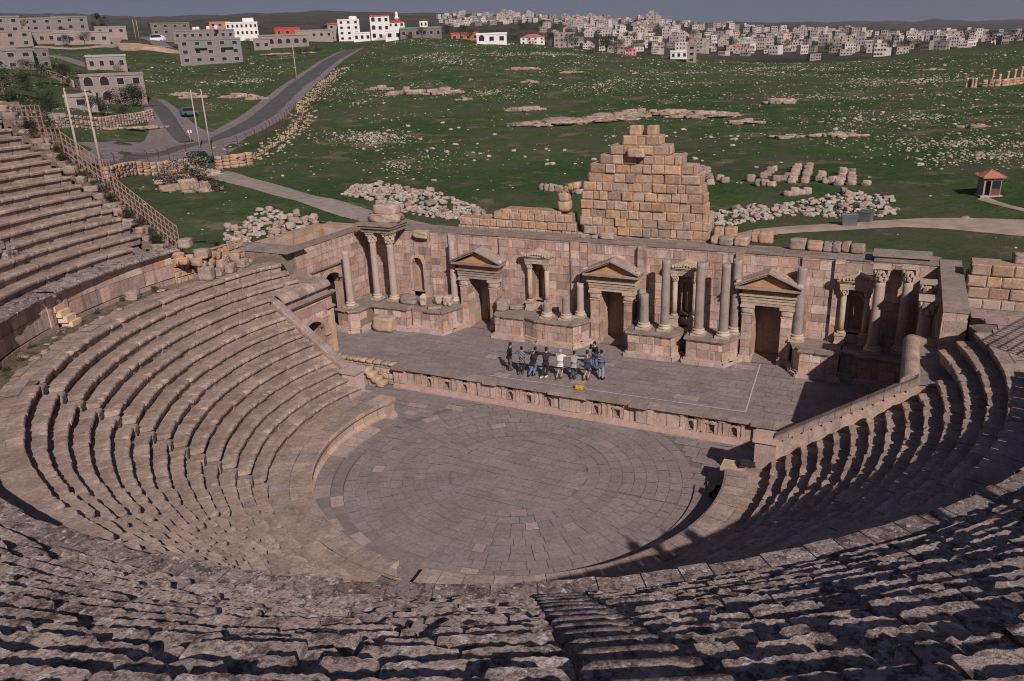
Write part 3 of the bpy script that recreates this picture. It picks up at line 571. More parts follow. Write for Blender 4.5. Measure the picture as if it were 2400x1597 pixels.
def column(x, y, z0, z1, r, mt, cap=0, lab='', broken=.08, grp=None, base=True, tilt=0, lean=0):
    t = empty('column', (x, y, z0), label=lab, cat='column', group=grp)
    z = 0
    if base:
        mb = MB(); mb.box(-r*1.5, r*1.5, -r*1.5, r*1.5, 0, .13, tint()); mb.lathe([(r*1.45, .13), (r*1.52, .19), (r*1.42, .25), (r*1.2, .27), (r*1.18, .31), (r*1.3, .34), (r*1.3, .38), (r*1.1, .42)], n=22, t=tint(.95, 1.15), jit=.03)
        mb.build('base', S_CARVE, t); z = .40
    H = z1-z0-(cap or 0); mb = MB(); n = 22; sd = rnd.random()*50; prof = []; k = max(6, int((H-z)/.25))
    for i in range(k+1):
        q = i/k; prof.append((r*(1-.10*q)+r*.02*nz(q*7, sd), z+(H-z)*q))
    mb.lathe(prof, n=n, t=(1, 1, 1), jit=.02, cap=False); top = len(mb.v)-n
    for i in range(n):
        x_, y_, z_ = mb.v[top+i]; mb.v[top+i] = (x_, y_, z_+(0 if cap else broken*nz(x_*5+sd, y_*5)+tilt*x_))
    mb.face([top+i for i in range(n)], (1.1, 1.1, 1.1)); mb.build('shaft', mt, t)
    if cap: capital('capital', r*.95, cap, t, (0, 0, H-.02), S_CARVE)
    return t
# ------------------------------------------------------------ stage front wall (pulpitum)
PU = empty('stage_front_wall', label='long low wall below the stage with small arched and square niches', cat='low wall')
segs = [(-11.9, -9.35), (-5.95, -4.95), (-1.45, -.55), (-.55, .5), (3.75, 4.65), (4.65, 5.6), (9.85, 11.3)]
proud = [(-11.9, -11.0), (-5.95, -4.75), (-.70, .55), (3.75, 4.75), (9.9, 11.6)]
nic = [(-9.39, 'a'), (-8.12, 's'), (-6.88, 'a'), (-3.84, 'a'), (-2.66, 's'), (-1.43, 'a'), (1.42, 'a'), (2.66, 's'), (6.7, 'a'), (7.78, 's'), (8.93, 'a')]
mb = MB(); FY = 7.02; x0, x1 = -11.9, 11.6
mb.box(x0, x1, FY-.30, FY+.1, 0, .10, (1, 1, 1)); mb.box(x0, x1, FY-.20, FY+.1, .10, .20, (1.06, 1, 1)); mb.box(x0, x1, FY-.12, FY+.1, .20, .30, (1, .95, .95))
mb.build('base_moulding', S_PINK, PU)
mb = MB()
holes = [('a', x-x0, .15, .04, .42) if k == 'a' else ('r', x-x0-.16, x-x0+.16, .06, .50) for x, k in nic]
ashlar(mb, (x0, FY, .30), (1, 0, 0), (0, -1, 0), x1-x0, .86, .86, (.5, 1.1), holes, lambda: tint(.86, 1.12, .06), m=0)
mb.box(x0, x1, FY+.3, FY+.5, .1, 1.2, (.5, .5, .5))
for a, b in proud:
    ashlar(mb, (a, FY-.16, .30), (1, 0, 0), (0, -1, 0), b-a, .86, .86, (.5, .7), (), lambda: tint(.9, 1.12, .06))
    for xx in (a, b-.04): mb.box(xx, xx+.04, FY-.15, FY, .3, 1.16, (.9, .86, .84))
for x, k in nic:   # pilasters either side of each niche
    for s in (-.46, .46):
        if not any(a-.1 < x+s < b+.1 for a, b in proud):
            mb.box(x+s-.085, x+s+.085, FY-.06, FY+.01, .30, 1.14, tint(.92, 1.12, .05)); mb.box(x+s-.115, x+s+.115, FY-.09, FY+.01, 1.04, 1.14, tint()); mb.box(x+s-.115, x+s+.115, FY-.09, FY+.01, .30, .38, tint())
mb.build('panelled_face', S_WALL, PU)
mb = MB(); x = x0
while x < x1-.05:
    b = min(x+rnd.uniform(.6, 1.3), x1); pr = .16 if any(a-.1 < (x+b)/2 < c+.1 for a, c in proud) else 0; dz = rnd.uniform(-.012, .012)
    t = tint(.85, 1.1); mb.box(x+.008, b-.008, FY-.13-pr, FY+.05, 1.16, 1.24, t); mb.box(x+.008, b-.008, FY-.24-pr+rnd.uniform(-.02, .02), FY+.35, 1.24, 1.405+dz, t); x = b
mb.build('cornice', S_WALLG, PU)
for x, k in nic:
    mb = MB(); O = (x, FY, .30)
    if k == 'a':
        inner_arch(mb, O, (1, 0, 0), (0, -1, 0), 0, .42, .15, .04, .24, (.85, .8, .78), 0, True, 0); arch_ring(mb, O, (1, 0, 0), (0, -1, 0), 0, .42, .15, .235, .035, 7)
        for s in (-.2, .2): mb.box(x+s-.035, x+s+.035, FY-.03, FY+.01, .32, .72, tint())
    else:
        for (a, b, c, d) in ((-.16, -.15, .06, .5), (.15, .16, .06, .5)): mb.box(x+a, x+b, FY, FY+.26, .3+c, .3+d, (.7, .66, .64))
        mb.box(x-.16, x+.16, FY+.24, FY+.26, .36, .8, (.6, .58, .56)); mb.box(x-.16, x+.16, FY, FY+.25, .35, .37, (.9, .86, .84))
        mb.box(x-.24, x-.16, FY-.04, FY+.01, .32, .84, tint()); mb.box(x+.16, x+.24, FY-.04, FY+.01, .32, .84, tint()); mb.box(x-.27, x+.27, FY-.07, FY+.01, .84, .90, tint())
        i = mb.pts([(x-.29, FY-.09, .90), (x+.29, FY-.09, .90), (x, FY-.09, 1.04), (x-.29, FY+.01, .90), (x+.29, FY+.01, .90), (x, FY+.01, 1.04)]); t = tint(1, 1.1)
        for q in ((i, i+1, i+2), (i, i+2, i+5, i+3), (i+1, i+4, i+5, i+2), (i, i+3, i+4, i+1)): mb.face(q, t)
    mb.build('niche', S_WALL, PU)
# rough low wall with corner steps at the left end of the stage front
lw = empty('rough_low_wall', label='rough low wall with a small flight of steps at the left end of the stage', cat='low wall')
mb = MB(); ashlar(mb, (-16.9, 7.12, 0), (1, 0, 0), (0, -1, 0), 5.0, 1.38, .35, (.3, .7), (), lambda: tint(.8, 1.15, .08), .04, rough=.03); x = -16.9
while x < -11.9: b = min(x+rnd.uniform(.4, .8), -11.9); mb.rough(((x+b)/2, 7.25, 1.34), (b-x-.01, .5, .18), 0, .12, tint(.8, 1.1), sub=3); x = b
mb.build('masonry', S_WARM, lw)
mb = MB()
for k in range(4): mb.rough((-13.75+.36*k, 6.72, .16+.15*(3-k) if False else .18+.28*(3-k)/1.0*.9), (.5, .8, .34), 0, .12, tint(.85, 1.15), sub=3)
for k in range(4): mb.box(-14.0+.36*k, -13.6+.36*k, 6.5, 7.05, 0, .26*(4-k)-.05, tint(.8, 1))
mb.build('steps', S_WARM, lw)
rw = MB(); ashlar(rw, (11.6, 7.12, 0), (1, 0, 0), (0, -1, 0), 4.6, 1.38, .45, (.5, .9)); rw.box(11.6, 16.2, 7.1, 7.5, 1.34, 1.41, (.9, .9, .9))
tag(rw.build('plain_low_wall', S_WALL), 'plain low wall closing the shaded right end of the stage front', 'low wall')
# ------------------------------------------------------------ stage building
SB = empty('stage_building', label='tall pinkish ashlar back wall of the stage with three pedimented doors and niches', cat='stage wall')
WY, WT = 16.0, 7.82; X0, X1 = -19.8, 17.6
doors = [(-10.12, 1.67), (-.52, 1.62), (8.98, 1.6)]
nich = [(-5.85, 2.9), (4.0, 2.9), (13.6, 2.9)]
holes = [('r', x-w/2-.05-X0, x+w/2+.05-X0, 0, 3.55) for x, w in doors]+[('r', x-.55-X0, x+.55-X0, 2.3, 4.95) for x, _ in nich]+[('a', -15.5-X0, .45, 1.95, 4.05)]
mb = MB(); ashlar(mb, (X0, WY, 1.4), (1, 0, 0), (0, -1, 0), X1-X0, WT-1.4, .52, (.5, 1.15), holes, tint_pink, .014)
mb.box(X0, X1, WY+.9, WY+1.35, 1.4, WT-.03, (.7, .66, .64))
# masses between the openings
mb.build('wall', S_WALL, SB)
mb = MB(); cuts = [X0]; 
for x, w in sorted([(x, w/2+.02) for x, w in doors]): cuts += [x-w, x+w]
cuts.append(X1)
for k in range(0, len(cuts), 2): mb.box(cuts[k]+.01, cuts[k+1]-.01, WY+.62, WY+1.30, 1.4, WT-.05, (.75, .7, .66))
for x, w in doors: mb.box(x-w/2, x+w/2, WY+.045, WY+1.30, 4.97, WT-.05, (.75, .7, .66))
mb.build('core', S_WARM, SB)
mb = MB(); ashlar(mb, (X0, WY-.03, WT), (1, 0, 0), (0, 0, 1), X1-X0, 2.15, .6, (.7, 1.6), (), lambda: tint(.75, 1.0), .012, V=(0, 1, 0)); mb.build('wall_top', S_WALLG, SB)  # depth extended to the rear wall, added to keep door interiors dark
# shallow piers and grooves dividing the wall
for (a, b, z0, pr, tf) in ((-12.75, -12.1, 3.0, .16, 0), (-8.75, -8.05, 3.0, .22, 0), (-3.6, -2.95, 3, .14, 0), (-2.45, -2.2, 5, .06, 1), (.95, 1.5, 3.0, .30, 0), (6.9, 7.35, 3, .2, 0), (10.6, 11.1, 3, .16, 0), (12.35, 12.9, 2.9, .2, 0), (-14.3, -13.4, 3.0, .05, 0)):
    mb = MB(); ashlar(mb, (a, WY-pr, z0), (1, 0, 0), (0, -1, 0), b-a, WT-z0-.02, .52, (.5, .9), (), tint_pink)
    for xx in (a+.001, b-.03): mb.box(xx, xx+.03, WY-pr+.002, WY+.02, z0, WT-.02, (.85, .8, .78))
    mb.box(a, b, WY-pr, WY, WT-.06, WT-.005, (.8, .8, .8)); mb.build('pilaster', S_WALL, SB)
# back rooms seen through the doors
mb = MB(); ashlar(mb, (X0, 18.1, 1.4), (1, 0, 0), (0, -1, 0), X1-X0, 6.2, .6, (.6, 1.2), (), lambda: tint(.4, .6, .08), rough=.05); mb.build('rear_wall', S_RUIN, SB)  # low tint paints in the shade of the interior
def pediment_door(x, w):
    D = bpy.data.objects.new('doorway', None); C.objects.link(D); D.parent = SB; D.empty_display_size = .2
    yf = 15.1; pw = .62
    for s in (-1, 1):
        mb = MB(); xa = x+s*(w/2+pw/2); a, b = xa-pw/2, xa+pw/2
        mb.box(a-.07, b+.07, yf-.07, yf+.62, 1.4, 1.78, tint()); ashlar(mb, (a, yf, 1.78), (1, 0, 0), (0, -1, 0), b-a, 2.55, .5, (.6, .7), (), tint_pink)
        for (xx, nx) in ((a, -1), (b, 1)):
            U = (0, -nx, 0) if nx < 0 else (0, 1, 0); o = (xx, WY+.62, 1.78) if False else ((xx, yf, 1.78) if nx > 0 else (xx, WY, 1.78))
            ashlar(mb, o, (0, 1, 0) if nx > 0 else (0, -1, 0), (nx, 0, 0), WY-yf, 2.55, .5, (.7, 1.0), (), tint_pink)
        mb.build('pier', S_WALL, D)
        mb = MB(); mb.box(a-.03, b+.03, yf-.03, yf+.5, 4.33, 4.42, tint(1, 1.1)); mb.rough(((a+b)/2, yf+.2, 4.62), (pw+.06, .5, .38), 0, .12, tint(1, 1.1), sub=4); mb.box(a-.10, b+.10, yf-.10, yf+.55, 4.80, 4.95, tint(1, 1.1)); mb.build('pier_capital', S_CARVE, D)
        mb = MB(); M = None
        ashlar(mb, (x+s*w/2, yf if s < 0 else WY+1.3, 1.4), (0, 1 if s < 0 else -1, 0), (-s, 0, 0), WY+1.3-yf, 3.5, .5, (.6, 1.0), (), lambda: tint(.85, 1.1, .08)); mb.build('jamb', S_WARM, D)
    a, b = x-w/2-pw-.06, x+w/2+pw+.06
    mb = MB(); mb.box(a, b, yf, WY, 4.952, 5.14, tint()); mb.box(a-.03, b+.03, yf-.04, WY, 5.14, 5.32, tint()); mb.box(a-.06, b+.06, yf-.08, WY, 5.32, 5.52, tint(.9, 1)); mb.box(a-.13, b+.13, yf-.16, WY, 5.52, 5.60, tint(1, 1.1)); mb.build('lintel', S_WALLG if x < -5 else S_CARVE, D)
    mb = MB(); mb.box(a+.02, b-.02, yf+.02, WY, 5.60, 5.88, tint(1, 1.1)); n = 36
    for k in range(n): q = a+.05+(b-a-.1)*k/n; mb.box(q, q+(b-a-.1)/n*.5, yf-.03, yf+.02, 5.62, 5.86, tint(.95, 1.1))
    mb.build('frieze', S_TYMP, D)
    mb = MB(); e0, e1 = a-.34, b+.34; ya = yf-.38
    mb.box(e0+.1, e1-.1, ya+.14, WY, 5.88, 5.98, tint(.95, 1.1)); mb.box(e0, e1, ya, WY, 5.98, 6.08, tint(.9, 1.05))
    cx_, zt = (e0+e1)/2, 6.86; hw = (e1-e0)/2; L = math.hypot(hw, zt-6.08); an = math.atan2(zt-6.08, hw)
    for s in (-1, 1):
        M = Matrix.Translation((cx_+s*hw, ya, 6.08)) @ Matrix.Rotation((-an if s > 0 else an), 4, 'Y').inverted() if False else None
        dx, dz = -s*math.cos(an), math.sin(an); nx_, nz_ = (s*math.sin(an), math.cos(an))
        for (o0, o1, yo) in ((0, .10, .10), (.10, .20, 0.0)):
            P = []
            for (t_, o_) in ((0, o0), (L, o0), (L, o1), (0, o1)): P.append((cx_+s*hw+dx*t_+nx_*o_, cx_, 6.08+dz*t_+nz_*o_))
            P[1] = (cx_, 0, 6.08+(zt-6.08)+o0/math.cos(an)); P[2] = (cx_, 0, zt+o1/math.cos(an))
            F_ = [(p[0], ya+yo, p[2]) for p in P]; B_ = [(p[0], WY, p[2]) for p in P]; i = mb.pts(F_+B_); t = tint(.9, 1.1)
            q = [(0, 1, 2, 3), (7, 6, 5, 4), (0, 4, 5, 1), (1, 5, 6, 2), (2, 6, 7, 3), (3, 7, 4, 0)]
            for f_ in q: mb.face([i+k for k in (f_ if s < 0 else f_[::-1])], t)
    mb.build('pediment', S_SEAT, D)
    mb = MB(); i = mb.pts([(e0+.35, yf+.03, 6.08), (e1-.35, yf+.03, 6.08), (cx_, yf+.03, zt-.10)]); mb.face((i, i+1, i+2), (1, 1, 1)); i = mb.pts([(e0+.35, yf+.5, 6.08), (e1-.35, yf+.5, 6.08), (cx_, yf+.5, zt-.10)]); mb.face((i+2, i+1, i), (1, 1, 1)); mb.build('tympanum', S_TYMP, D)
    if x > -12:
        mb = MB()
        for s in (-1, 1): mb.rough((cx_+s*(hw-.12), ya+.3, 6.30), (.34, .34, .26), .3, .3, tint(1, 1.15), sub=3)
        mb.build('corner_ornament', S_CARVE, D)
    mb = MB(); i = mb.pts([(x-w/2, yf-.05, 1.43), (x+w/2, yf-.05, 1.43), (x+w/2, 18.0, 1.43), (x-w/2, 18.0, 1.43)]); mb.face((i, i+1, i+2, i+3), tint()); mb.build('threshold', S_WALLG, D)
for x, w in doors: pediment_door(x, w)
def aedicula(x, broken=False):
    A = bpy.data.objects.new('niche', None); C.objects.link(A); A.parent = SB; A.empty_display_size = .2
    mb = MB(); O = (x-.55, WY+.45, 3.7)
    ashlar(mb, O, (1, 0, 0), (0, -1, 0), 1.1, 2.65, .5, (.5, .6), [('a', .55, .30, 0, 1.75)], lambda: tint(.8, 1, .08)); arch_ring(mb, O, (1, 0, 0), (0, -1, 0), .55, 1.75, .30, .42, .03, 9)
    inner_arch(mb, O, (1, 0, 0), (0, -1, 0), .55, 1.75, .30, 0, .2, (.7, .66, .62), 0, True, 0)
    mb.box(x-.56, x-.54, WY+.0, WY+.46, 3.7, 6.35, (.7, .66, .62)); mb.box(x+.54, x+.56, WY, WY+.46, 3.7, 6.35, (.8, .76, .7)); mb.box(x-.55, x+.55, WY, WY+.5, 6.33, 6.36, (.7, .66, .62)); mb.box(x-.55, x+.55, WY-.1, WY+.5, 3.66, 3.70, (1, 1, 1))
    mb.build('recess', S_WARM, A)
    for s in (-.62, .62):
        mb = MB(); M = Matrix.Translation((x+s, WY-.32, 3.0)); mb.box(-.30, .30, -.30, .32, 0, .14, tint(), M); mb.box(-.25, .25, -.25, .32, .14, .52, tint(), M); mb.box(-.30, .30, -.30, .32, .52, .64, tint(), M)
        mb.lathe([(.22, .64), (.24, .70), (.18, .78)], (x+s, WY-.32, 3.0), 14, tint()); mb.build('pedestal', S_CARVE, A)
        mb = MB(); mb.lathe([(.165, 0), (.16, .6), (.15, 2.1)], (x+s, WY-.32, 3.76), 14, tint(.95, 1.1)); mb.build('colonnette', S_CARVE, A)
        capital('capital', .155, .40, A, (x+s, WY-.32, 5.85), S_CARVE)
    mb = MB(); a, b = x-.86, x+.86
    mb.box(a, b, WY-.54, WY, 6.25, 6.42, tint(1, 1.1)); mb.box(a-.02, b+.02, WY-.56, WY, 6.42, 6.62, tint(1, 1.1)); mb.box(a-.07, b+.07, WY-.62, WY, 6.62, 6.72, tint(1, 1.1)); mb.build('entablature', S_CARVE, A)
    mb = MB(); i = mb.pts([(a-.16, WY-.70, 6.722), (b+.16, WY-.70, 6.722), (b+.16, WY-.70, 6.84), (x, WY-.70, 7.26), (a-.16, WY-.70, 6.84), (a-.16, WY, 6.722), (b+.16, WY, 6.722), (b+.16, WY, 6.84), (x, WY, 7.26), (a-.16, WY, 6.84)]); t = tint(.95, 1.05)
    for f_ in ((0, 1, 2, 3, 4), (4, 3, 8, 9), (3, 2, 7, 8), (0, 5, 6, 1), (1, 6, 7, 2), (5, 0, 4, 9)): mb.face([i+k for k in f_], t)
    for k in range(9): mb.rough((x-.7+.175*k, WY-.72, 6.86+.2*(1-abs(k-4)/4)*.6), (.15, .1, .14), rnd.random(), .4, tint(.95, 1.15), sub=2)
    for s in (-1, 1): mb.rough((x+s*.95, WY-.6, 6.92), (.22, .24, .2), .2, .3, tint(), sub=2)
    mb.build('pediment', S_CARVE, A)
for x, _ in nich: aedicula(x)
mb = MB(); O = (-15.95, WY, 1.4); arch_ring(mb, O, (1, 0, 0), (0, -1, 0), .45, 4.05, .43, .66, .09, 9, lambda: tint(1.05, 1.2)); mb.box(-16.14, -15.96, WY-.07, WY, 3.4, 5.45, tint(1, 1.2)); mb.box(-15.04, -14.86, WY-.07, WY, 3.4, 5.45, tint(1, 1.2)); inner_arch(mb, O, (1, 0, 0), (0, -1, 0), .45, 4.05, .44, 1.95, .55, (.85, .8, .75), 0, True, 0); mb.build('niche', S_WALL, SB)
# ------------------------------------------------------------ podia that carry the columns
def podium(name, lab, poly, z1=3.0, capt=.18, over=.14, mt=S_WALL, mtc=S_WALLG, brk=0, base=True):
    """poly: open chain of front corners in plan, left to right; runs back to the wall"""
    T = empty(name, (poly[0][0], poly[0][1], 1.4), label=lab, cat='podium'); T.location = (0, 0, 0)
    n = len(poly); mb = MB(); mc = MB(); mf = MB()
    for k in range(n-1):
        a, b = Vector((*poly[k], 0)), Vector((*poly[k+1], 0)); U = (b-a).normalized(); N = Vector((U.y, -U.x, 0)); L = (b-a).length
        ashlar(mb, (a.x, a.y, 1.72), U, N, L, z1-capt-1.72, .55, (.35, .8), (), tint_pink, .02)
        if base:
            for (z0_, z1_, o_) in ((1.4, 1.62, .26), (1.62, 1.74, .13)):
                x = 0
                while x < L+.001:
                    w = min(rnd.uniform(.5, 1.0), L-x)
                    if w < .12: break
                    P = [a+U*(x+.01), a+U*(x+w-.01)]; q = rnd.uniform(-.03, .02); e0 = o_*.8 if x == 0 else 0; e1 = o_*.8 if x+w >= L-.01 else 0
                    Q = [P[0]-U*e0+N*(o_+q), P[1]+U*e1+N*(o_+q), P[1]-N*.1, P[0]-N*.1]; mf.prism([(p.x, p.y) for p in Q], z0_, z1_-.01, tint(.92, 1.15, .05)); x += w
        x = 0
        while x < L+.001:
            w = min(rnd.uniform(.5, 1.1), L-x)
            if w < .12: break
            q = rnd.uniform(-.03, .03)-(rnd.random() < brk)*.25; e0 = over if x == 0 else 0; e1 = over if x+w >= L-.01 else 0; P = [a+U*(x+.006), a+U*(x+w-.006)]
            for (z0_, z1_, oo) in ((z1-capt, z1-capt*.55, over*.55), (z1-capt*.55, z1+rnd.uniform(-.01, .015), over)):
                Q = [P[0]-U*(e0 if oo == over else e0*.5)+N*(oo+q), P[1]+U*(e1 if oo == over else e1*.5)+N*(oo+q), P[1]-N*.35, P[0]-N*.35]; mc.prism([(p.x, p.y) for p in Q], z0_, z1_, tint(.8, 1.08))
            x += w
    pl = [tuple(p) for p in poly]; xs = [p[0] for p in poly]
    back = [(pl[-1][0], WY), (pl[0][0], WY)] if pl[0][1] < WY-.01 else []
    inner = pl+back
    mc.prism(inner, z1-.2, z1-.02, (.85, .85, .85)); mb.prism([(x_*1, y_+.03) for x_, y_ in inner], 1.4, z1-.19, (.6, .58, .55))
    mb.build('dado', mt, T); mc.build('cap_slabs', mtc, T)
    if base: mf.build('base_moulding', S_PINK, T)
    return T
podium('column_podium', 'rounded buff podium under the leftmost broken column of the stage', [(-19.5, 11.4), (-18.3, 11.2), (-17.75, 11.6), (-17.7, 13.2)], mt=S_WARM)
podium('column_podium', 'podium carrying the pair of tall corinthian columns with a beam on top', [(-17.5, 12.95), (-14.75, 12.9), (-14.5, 13.6)], brk=.2)
podium('column_podium', 'podium left of the left door, littered with broken capitals and a stub', [(-14.35, 13.1), (-11.95, 13.1), (-11.65, 13.9), (-11.45, 14.9)], brk=.1)
podium('column_podium', 'broken podium just right of the left door with ragged slabs', [(-8.45, 14.9), (-8.3, 13.85), (-6.2, 13.85)], brk=.45)
podium('column_podium', 'podium with two short column stubs left of the middle door', [(-6.15, 14.1), (-5.1, 13.65), (-2.6, 13.65), (-2.25, 14.2), (-1.98, 14.9)])
podium('column_podium', 'podium right of the middle door under a short and a tall grey column', [(1.0, 14.9), (1.05, 13.6), (3.75, 13.65), (4.1, 14.6)])
podium('column_podium', 'podium under the two tall grey columns left of the right door', [(4.6, 14.9), (4.65, 13.75), (6.8, 13.75), (7.1, 14.3), (7.45, 14.95)])
podium('column_podium', 'curved cracked podium right of the right door', [(10.55, 15.0), (10.75, 14.3), (11.1, 13.75), (13.15, 13.85)], brk=.2)
podium('column_podium', 'shaded podium under the tall columns at the right corner', [(13.2, 14.4), (14.1, 14.3), (14.15, 13.8), (16.9, 13.8)])
podium('column_podium', 'low recessed podium behind the broad niche near the middle of the stage', [(3.6, 15.2), (5.0, 15.2)], base=False)
podium('column_podium', 'low recessed podium under the left arched niche', [(-17.0, 14.6), (-14.6, 14.6)], base=False) if False else None
# ------------------------------------------------------------ columns
column(-18.7, 12.0, 3.0, 7.05, .27, S_COL, 0, 'leftmost column, pale shaft broken off with no capital', .12)
column(-18.04, 14.3, 3.0, 7.95, .25, S_COL, .78, 'slender lilac stained corinthian column, left of the pair under the beam')
column(-16.65, 14.4, 3.0, 7.95, .27, S_COL, .80, 'pale corinthian column, right of the pair under the beam')
column(-12.25, 15.45, 3.0, 7.35, .24, S_COL, 0, 'pale column standing behind the left corner of the left pediment')
column(-4.7, 14.4, 3.0, 4.05, .27, S_COLG, 0, 'shortest column stub on the podium left of the middle door', .15, tilt=.2)
column(-3.4, 14.5, 3.0, 4.55, .27, S_COLG, 0, 'weathered knee high column stub between the shortest stub and the middle door', .2)
column(-2.72, 15.3, 3.0, 5.25, .24, S_COL, 0, 'half height column tucked beside the left pier of the middle door')
column(1.35, 15.55, 3.0, 5.15, .25, S_COLG, 0, 'grey half height column directly right of the middle door, behind another')
column(1.8, 14.5, 3.0, 5.22, .29, S_COLG, 0, 'thick half height column with buff base on the podium right of the middle door')
column(3.1, 14.55, 3.0, 7.42, .27, S_COLG, 0, 'tall grey column left of the middle niche, without capital')
column(5.2, 14.45, 3.0, 7.43, .28, S_COLG, 0, 'tall grey column standing in front of the right edge of the middle niche')
column(6.66, 14.45, 3.0, 7.48, .28, S_COLG, 0, 'tall grey column at the right end of its podium, left of the right door')
column(7.1, 15.45, 3.0, 7.5, .27, S_COLG, 0, 'tall grey column close behind the left corner of the right pediment')
column(10.7, 15.35, 3.0, 7.35, .28, S_COLG, 0, 'tall column right of the right pediment, grey above and buff below')
column(14.75, 14.75, 3.0, 7.93, .30, S_COL, .85, 'large corinthian column in front of the right niche')
column(16.1, 15.2, 3.0, 7.90, .28, S_COL, .85, 'half shaded corinthian column in the right corner under the slab')
column(17.0, 13.0, 1.4, 7.75, .30, S_COL, .85, 'corinthian column against the inside of the right wing wall', base=False)
column(17.0, 10.5, 1.4, 7.62, .32, S_COL, .9, 'nearest corinthian column of the right wing, its capital level with the wall top', base=False)
# beams and loose blocks above the columns
bm = empty('column_beam', label='two tiered weathered stone beam resting on the pair of left corinthian columns', cat='stone beam')
mb = MB(); mb.box(-18.7, -16.2, 13.95, 15.9, 7.96, 8.25, tint(.8, .95)); mb.box(-18.85, -16.1, 13.8, 15.95, 8.25, 8.45, tint(.85, 1)); mb.box(-18.95, -16.0, 13.7, 15.95, 8.45, 8.62, tint(.9, 1)); mb.build('architrave', S_WALLG, bm)
def block(name, lab, c, sz, rot=0, mt=S_RUBBLE, amp=.14, sub=6, tilt=0, cat='stone block', grp=None):
    mb = MB(); mb.rough((0, 0, sz[2]/2), sz, 0, amp, tint(.9, 1.1), sub=sub, tilt=tilt); o = mb.build(name, mt, loc=c); o.rotation_euler = (0, 0, rot); return tag(o, lab, cat, grp)
block('stone_block', 'big rough brown boulder lying on the left column beam under the pale block', (-17.1, 14.9, 8.6), (2.2, 1.2, .62), .1, S_ROCK, .3)
block('stone_block', 'pale cracked rectangular block topmost above the left pair of columns', (-17.0, 14.9, 9.18), (1.75, .9, .62), .05, S_RUBBLE, .1)
block('stone_block', 'flat eroded slab beside the boulder above the left columns', (-19.4, 16.5, 7.9), (1.3, 1.1, .4), .3, S_WALLG, .25)
block('stone_block', 'carved cornice fragment on the wall top right of the left columns', (-15.0, 16.0, 7.35), (1.2, .7, .5), 0, S_CARVE, .3)
bm2 = empty('column_beam', label='flat stone slab with a ledge lying on the wall top behind the right corinthian columns', cat='stone beam')
mb = MB(); mb.box(14.3, 17.0, 15.95, 17.2, 7.84, 8.14, tint(.85, 1)); mb.box(14.2, 17.1, 15.85, 17.3, 8.14, 8.26, tint(.9, 1)); mb.build('architrave', S_WALLG, bm2)
for k, (x, y, s_, lab) in enumerate(((-13.95, 14.0, (.45, .45, .8), 'leaning pale column stub on the podium left of the left door'), (-13.2, 14.9, (.7, .6, .55), 'eroded capital behind the leaning stub on the left podium'), (-12.35, 14.7, (.6, .6, .7), 'eroded capital nearest the left door on the left podium'), (-12.9, 13.7, (.9, .5, .16), 'thin flat slab at the front of the left podium'), (-15.3, 14.2, (1.2, .7, .55), 'squared block lying under the left arched niche'), (-8.3, 14.9, (.8, .7, .7), 'lumpy broken column base beside the left door'), (-7.4, 15.4, (.9, .5, .3), 'low broken slab behind the lumpy column base'))):
    block('stone_fragment', lab, (x, y, 3.0), s_, rnd.random(), S_CARVE if k < 3 else S_WALLG, .35, 5, cat='stone fragment', tilt=.25 if k == 0 else 0)
block('stone_block', 'broken foundation block with eroded slab below the gap of the left podium', (-16.3, 12.5, 1.4), (1.5, 1.0, 1.0), .1, S_WARM, .2)
# ------------------------------------------------------------ wings
def wing_arch(O, U, N, uc, hw, sp, b0, L, H, name, lab, mt=S_WALL, thick=.9, dep=.9):
    T = empty(name, label=lab, cat='wall'); mb = MB(); ashlar(mb, O, U, N, L, H, .5, (.5, 1.1), [('a', uc, hw+.0, b0, sp)], tint_pink, .014)
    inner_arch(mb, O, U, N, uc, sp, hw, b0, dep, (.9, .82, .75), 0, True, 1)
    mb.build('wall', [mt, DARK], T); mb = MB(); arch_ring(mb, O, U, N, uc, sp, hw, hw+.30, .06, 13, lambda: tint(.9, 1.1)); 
    O_, U_, N_ = Vector(O), Vector(U), Vector(N)
    for s in (-1, 1):
        c = O_+U_*(uc+s*(hw+.16))+Vector((0, 0, sp)); p1 = c-U_*.22-N_*.1; q = c+U_*.22+N_*.12
        mb.box(min(p1.x, q.x), max(p1.x, q.x), min(p1.y, q.y), max(p1.y, q.y), c.z-.16, c.z, tint(1, 1.1))
    mb.build('arch', S_WARM, T); return T
LW = wing_arch((-19.8, 8.1, 1.4), (0, 1, 0), (1, 0, 0), 3.5, 1.32, 2.78, 0, 7.9, 6.42, 'left_wing_wall', 'left wing wall of the stage, pierced by a large ochre arch')
mb = MB(); mb.box(-20.75, -19.84, 8.12, 10.3, 1.4, 7.8, (.8, .76, .7)); mb.box(-20.75, -19.84, 12.95, 16, 1.4, 7.8, (.8, .76, .7)); mb.box(-20.75, -19.84, 10.3, 12.95, 5.55, 7.8, (.8, .76, .7)); mb.box(-20.8, -19.75, 8.05, 16, 7.8, 7.86, (.85, .82, .8)); mb.box(-19.8, -19.6, 9.4, 13.6, 6.0, 6.06, (.9, .85, .8)); ashlar(mb, (-20.8, 8.08, 4), (1, 0, 0), (0, -1, 0), 1.0, 3.8, .5, (.4, .6)); mb.build('wall_core', S_WALLG, LW)
ch = empty('side_chamber', label='roofless square chamber of ochre stone behind the left wing wall', cat='ruin')
mb = MB()
for (a, b, c_, d) in ((-24.7, -24.0, 9.2, 16.9), (-24.7, -20.8, 9.0, 9.7), (-24.7, -20, 16.4, 17.1)): mb.box(a, b, c_, d, 3, 7.78, (.85, .85, .85))
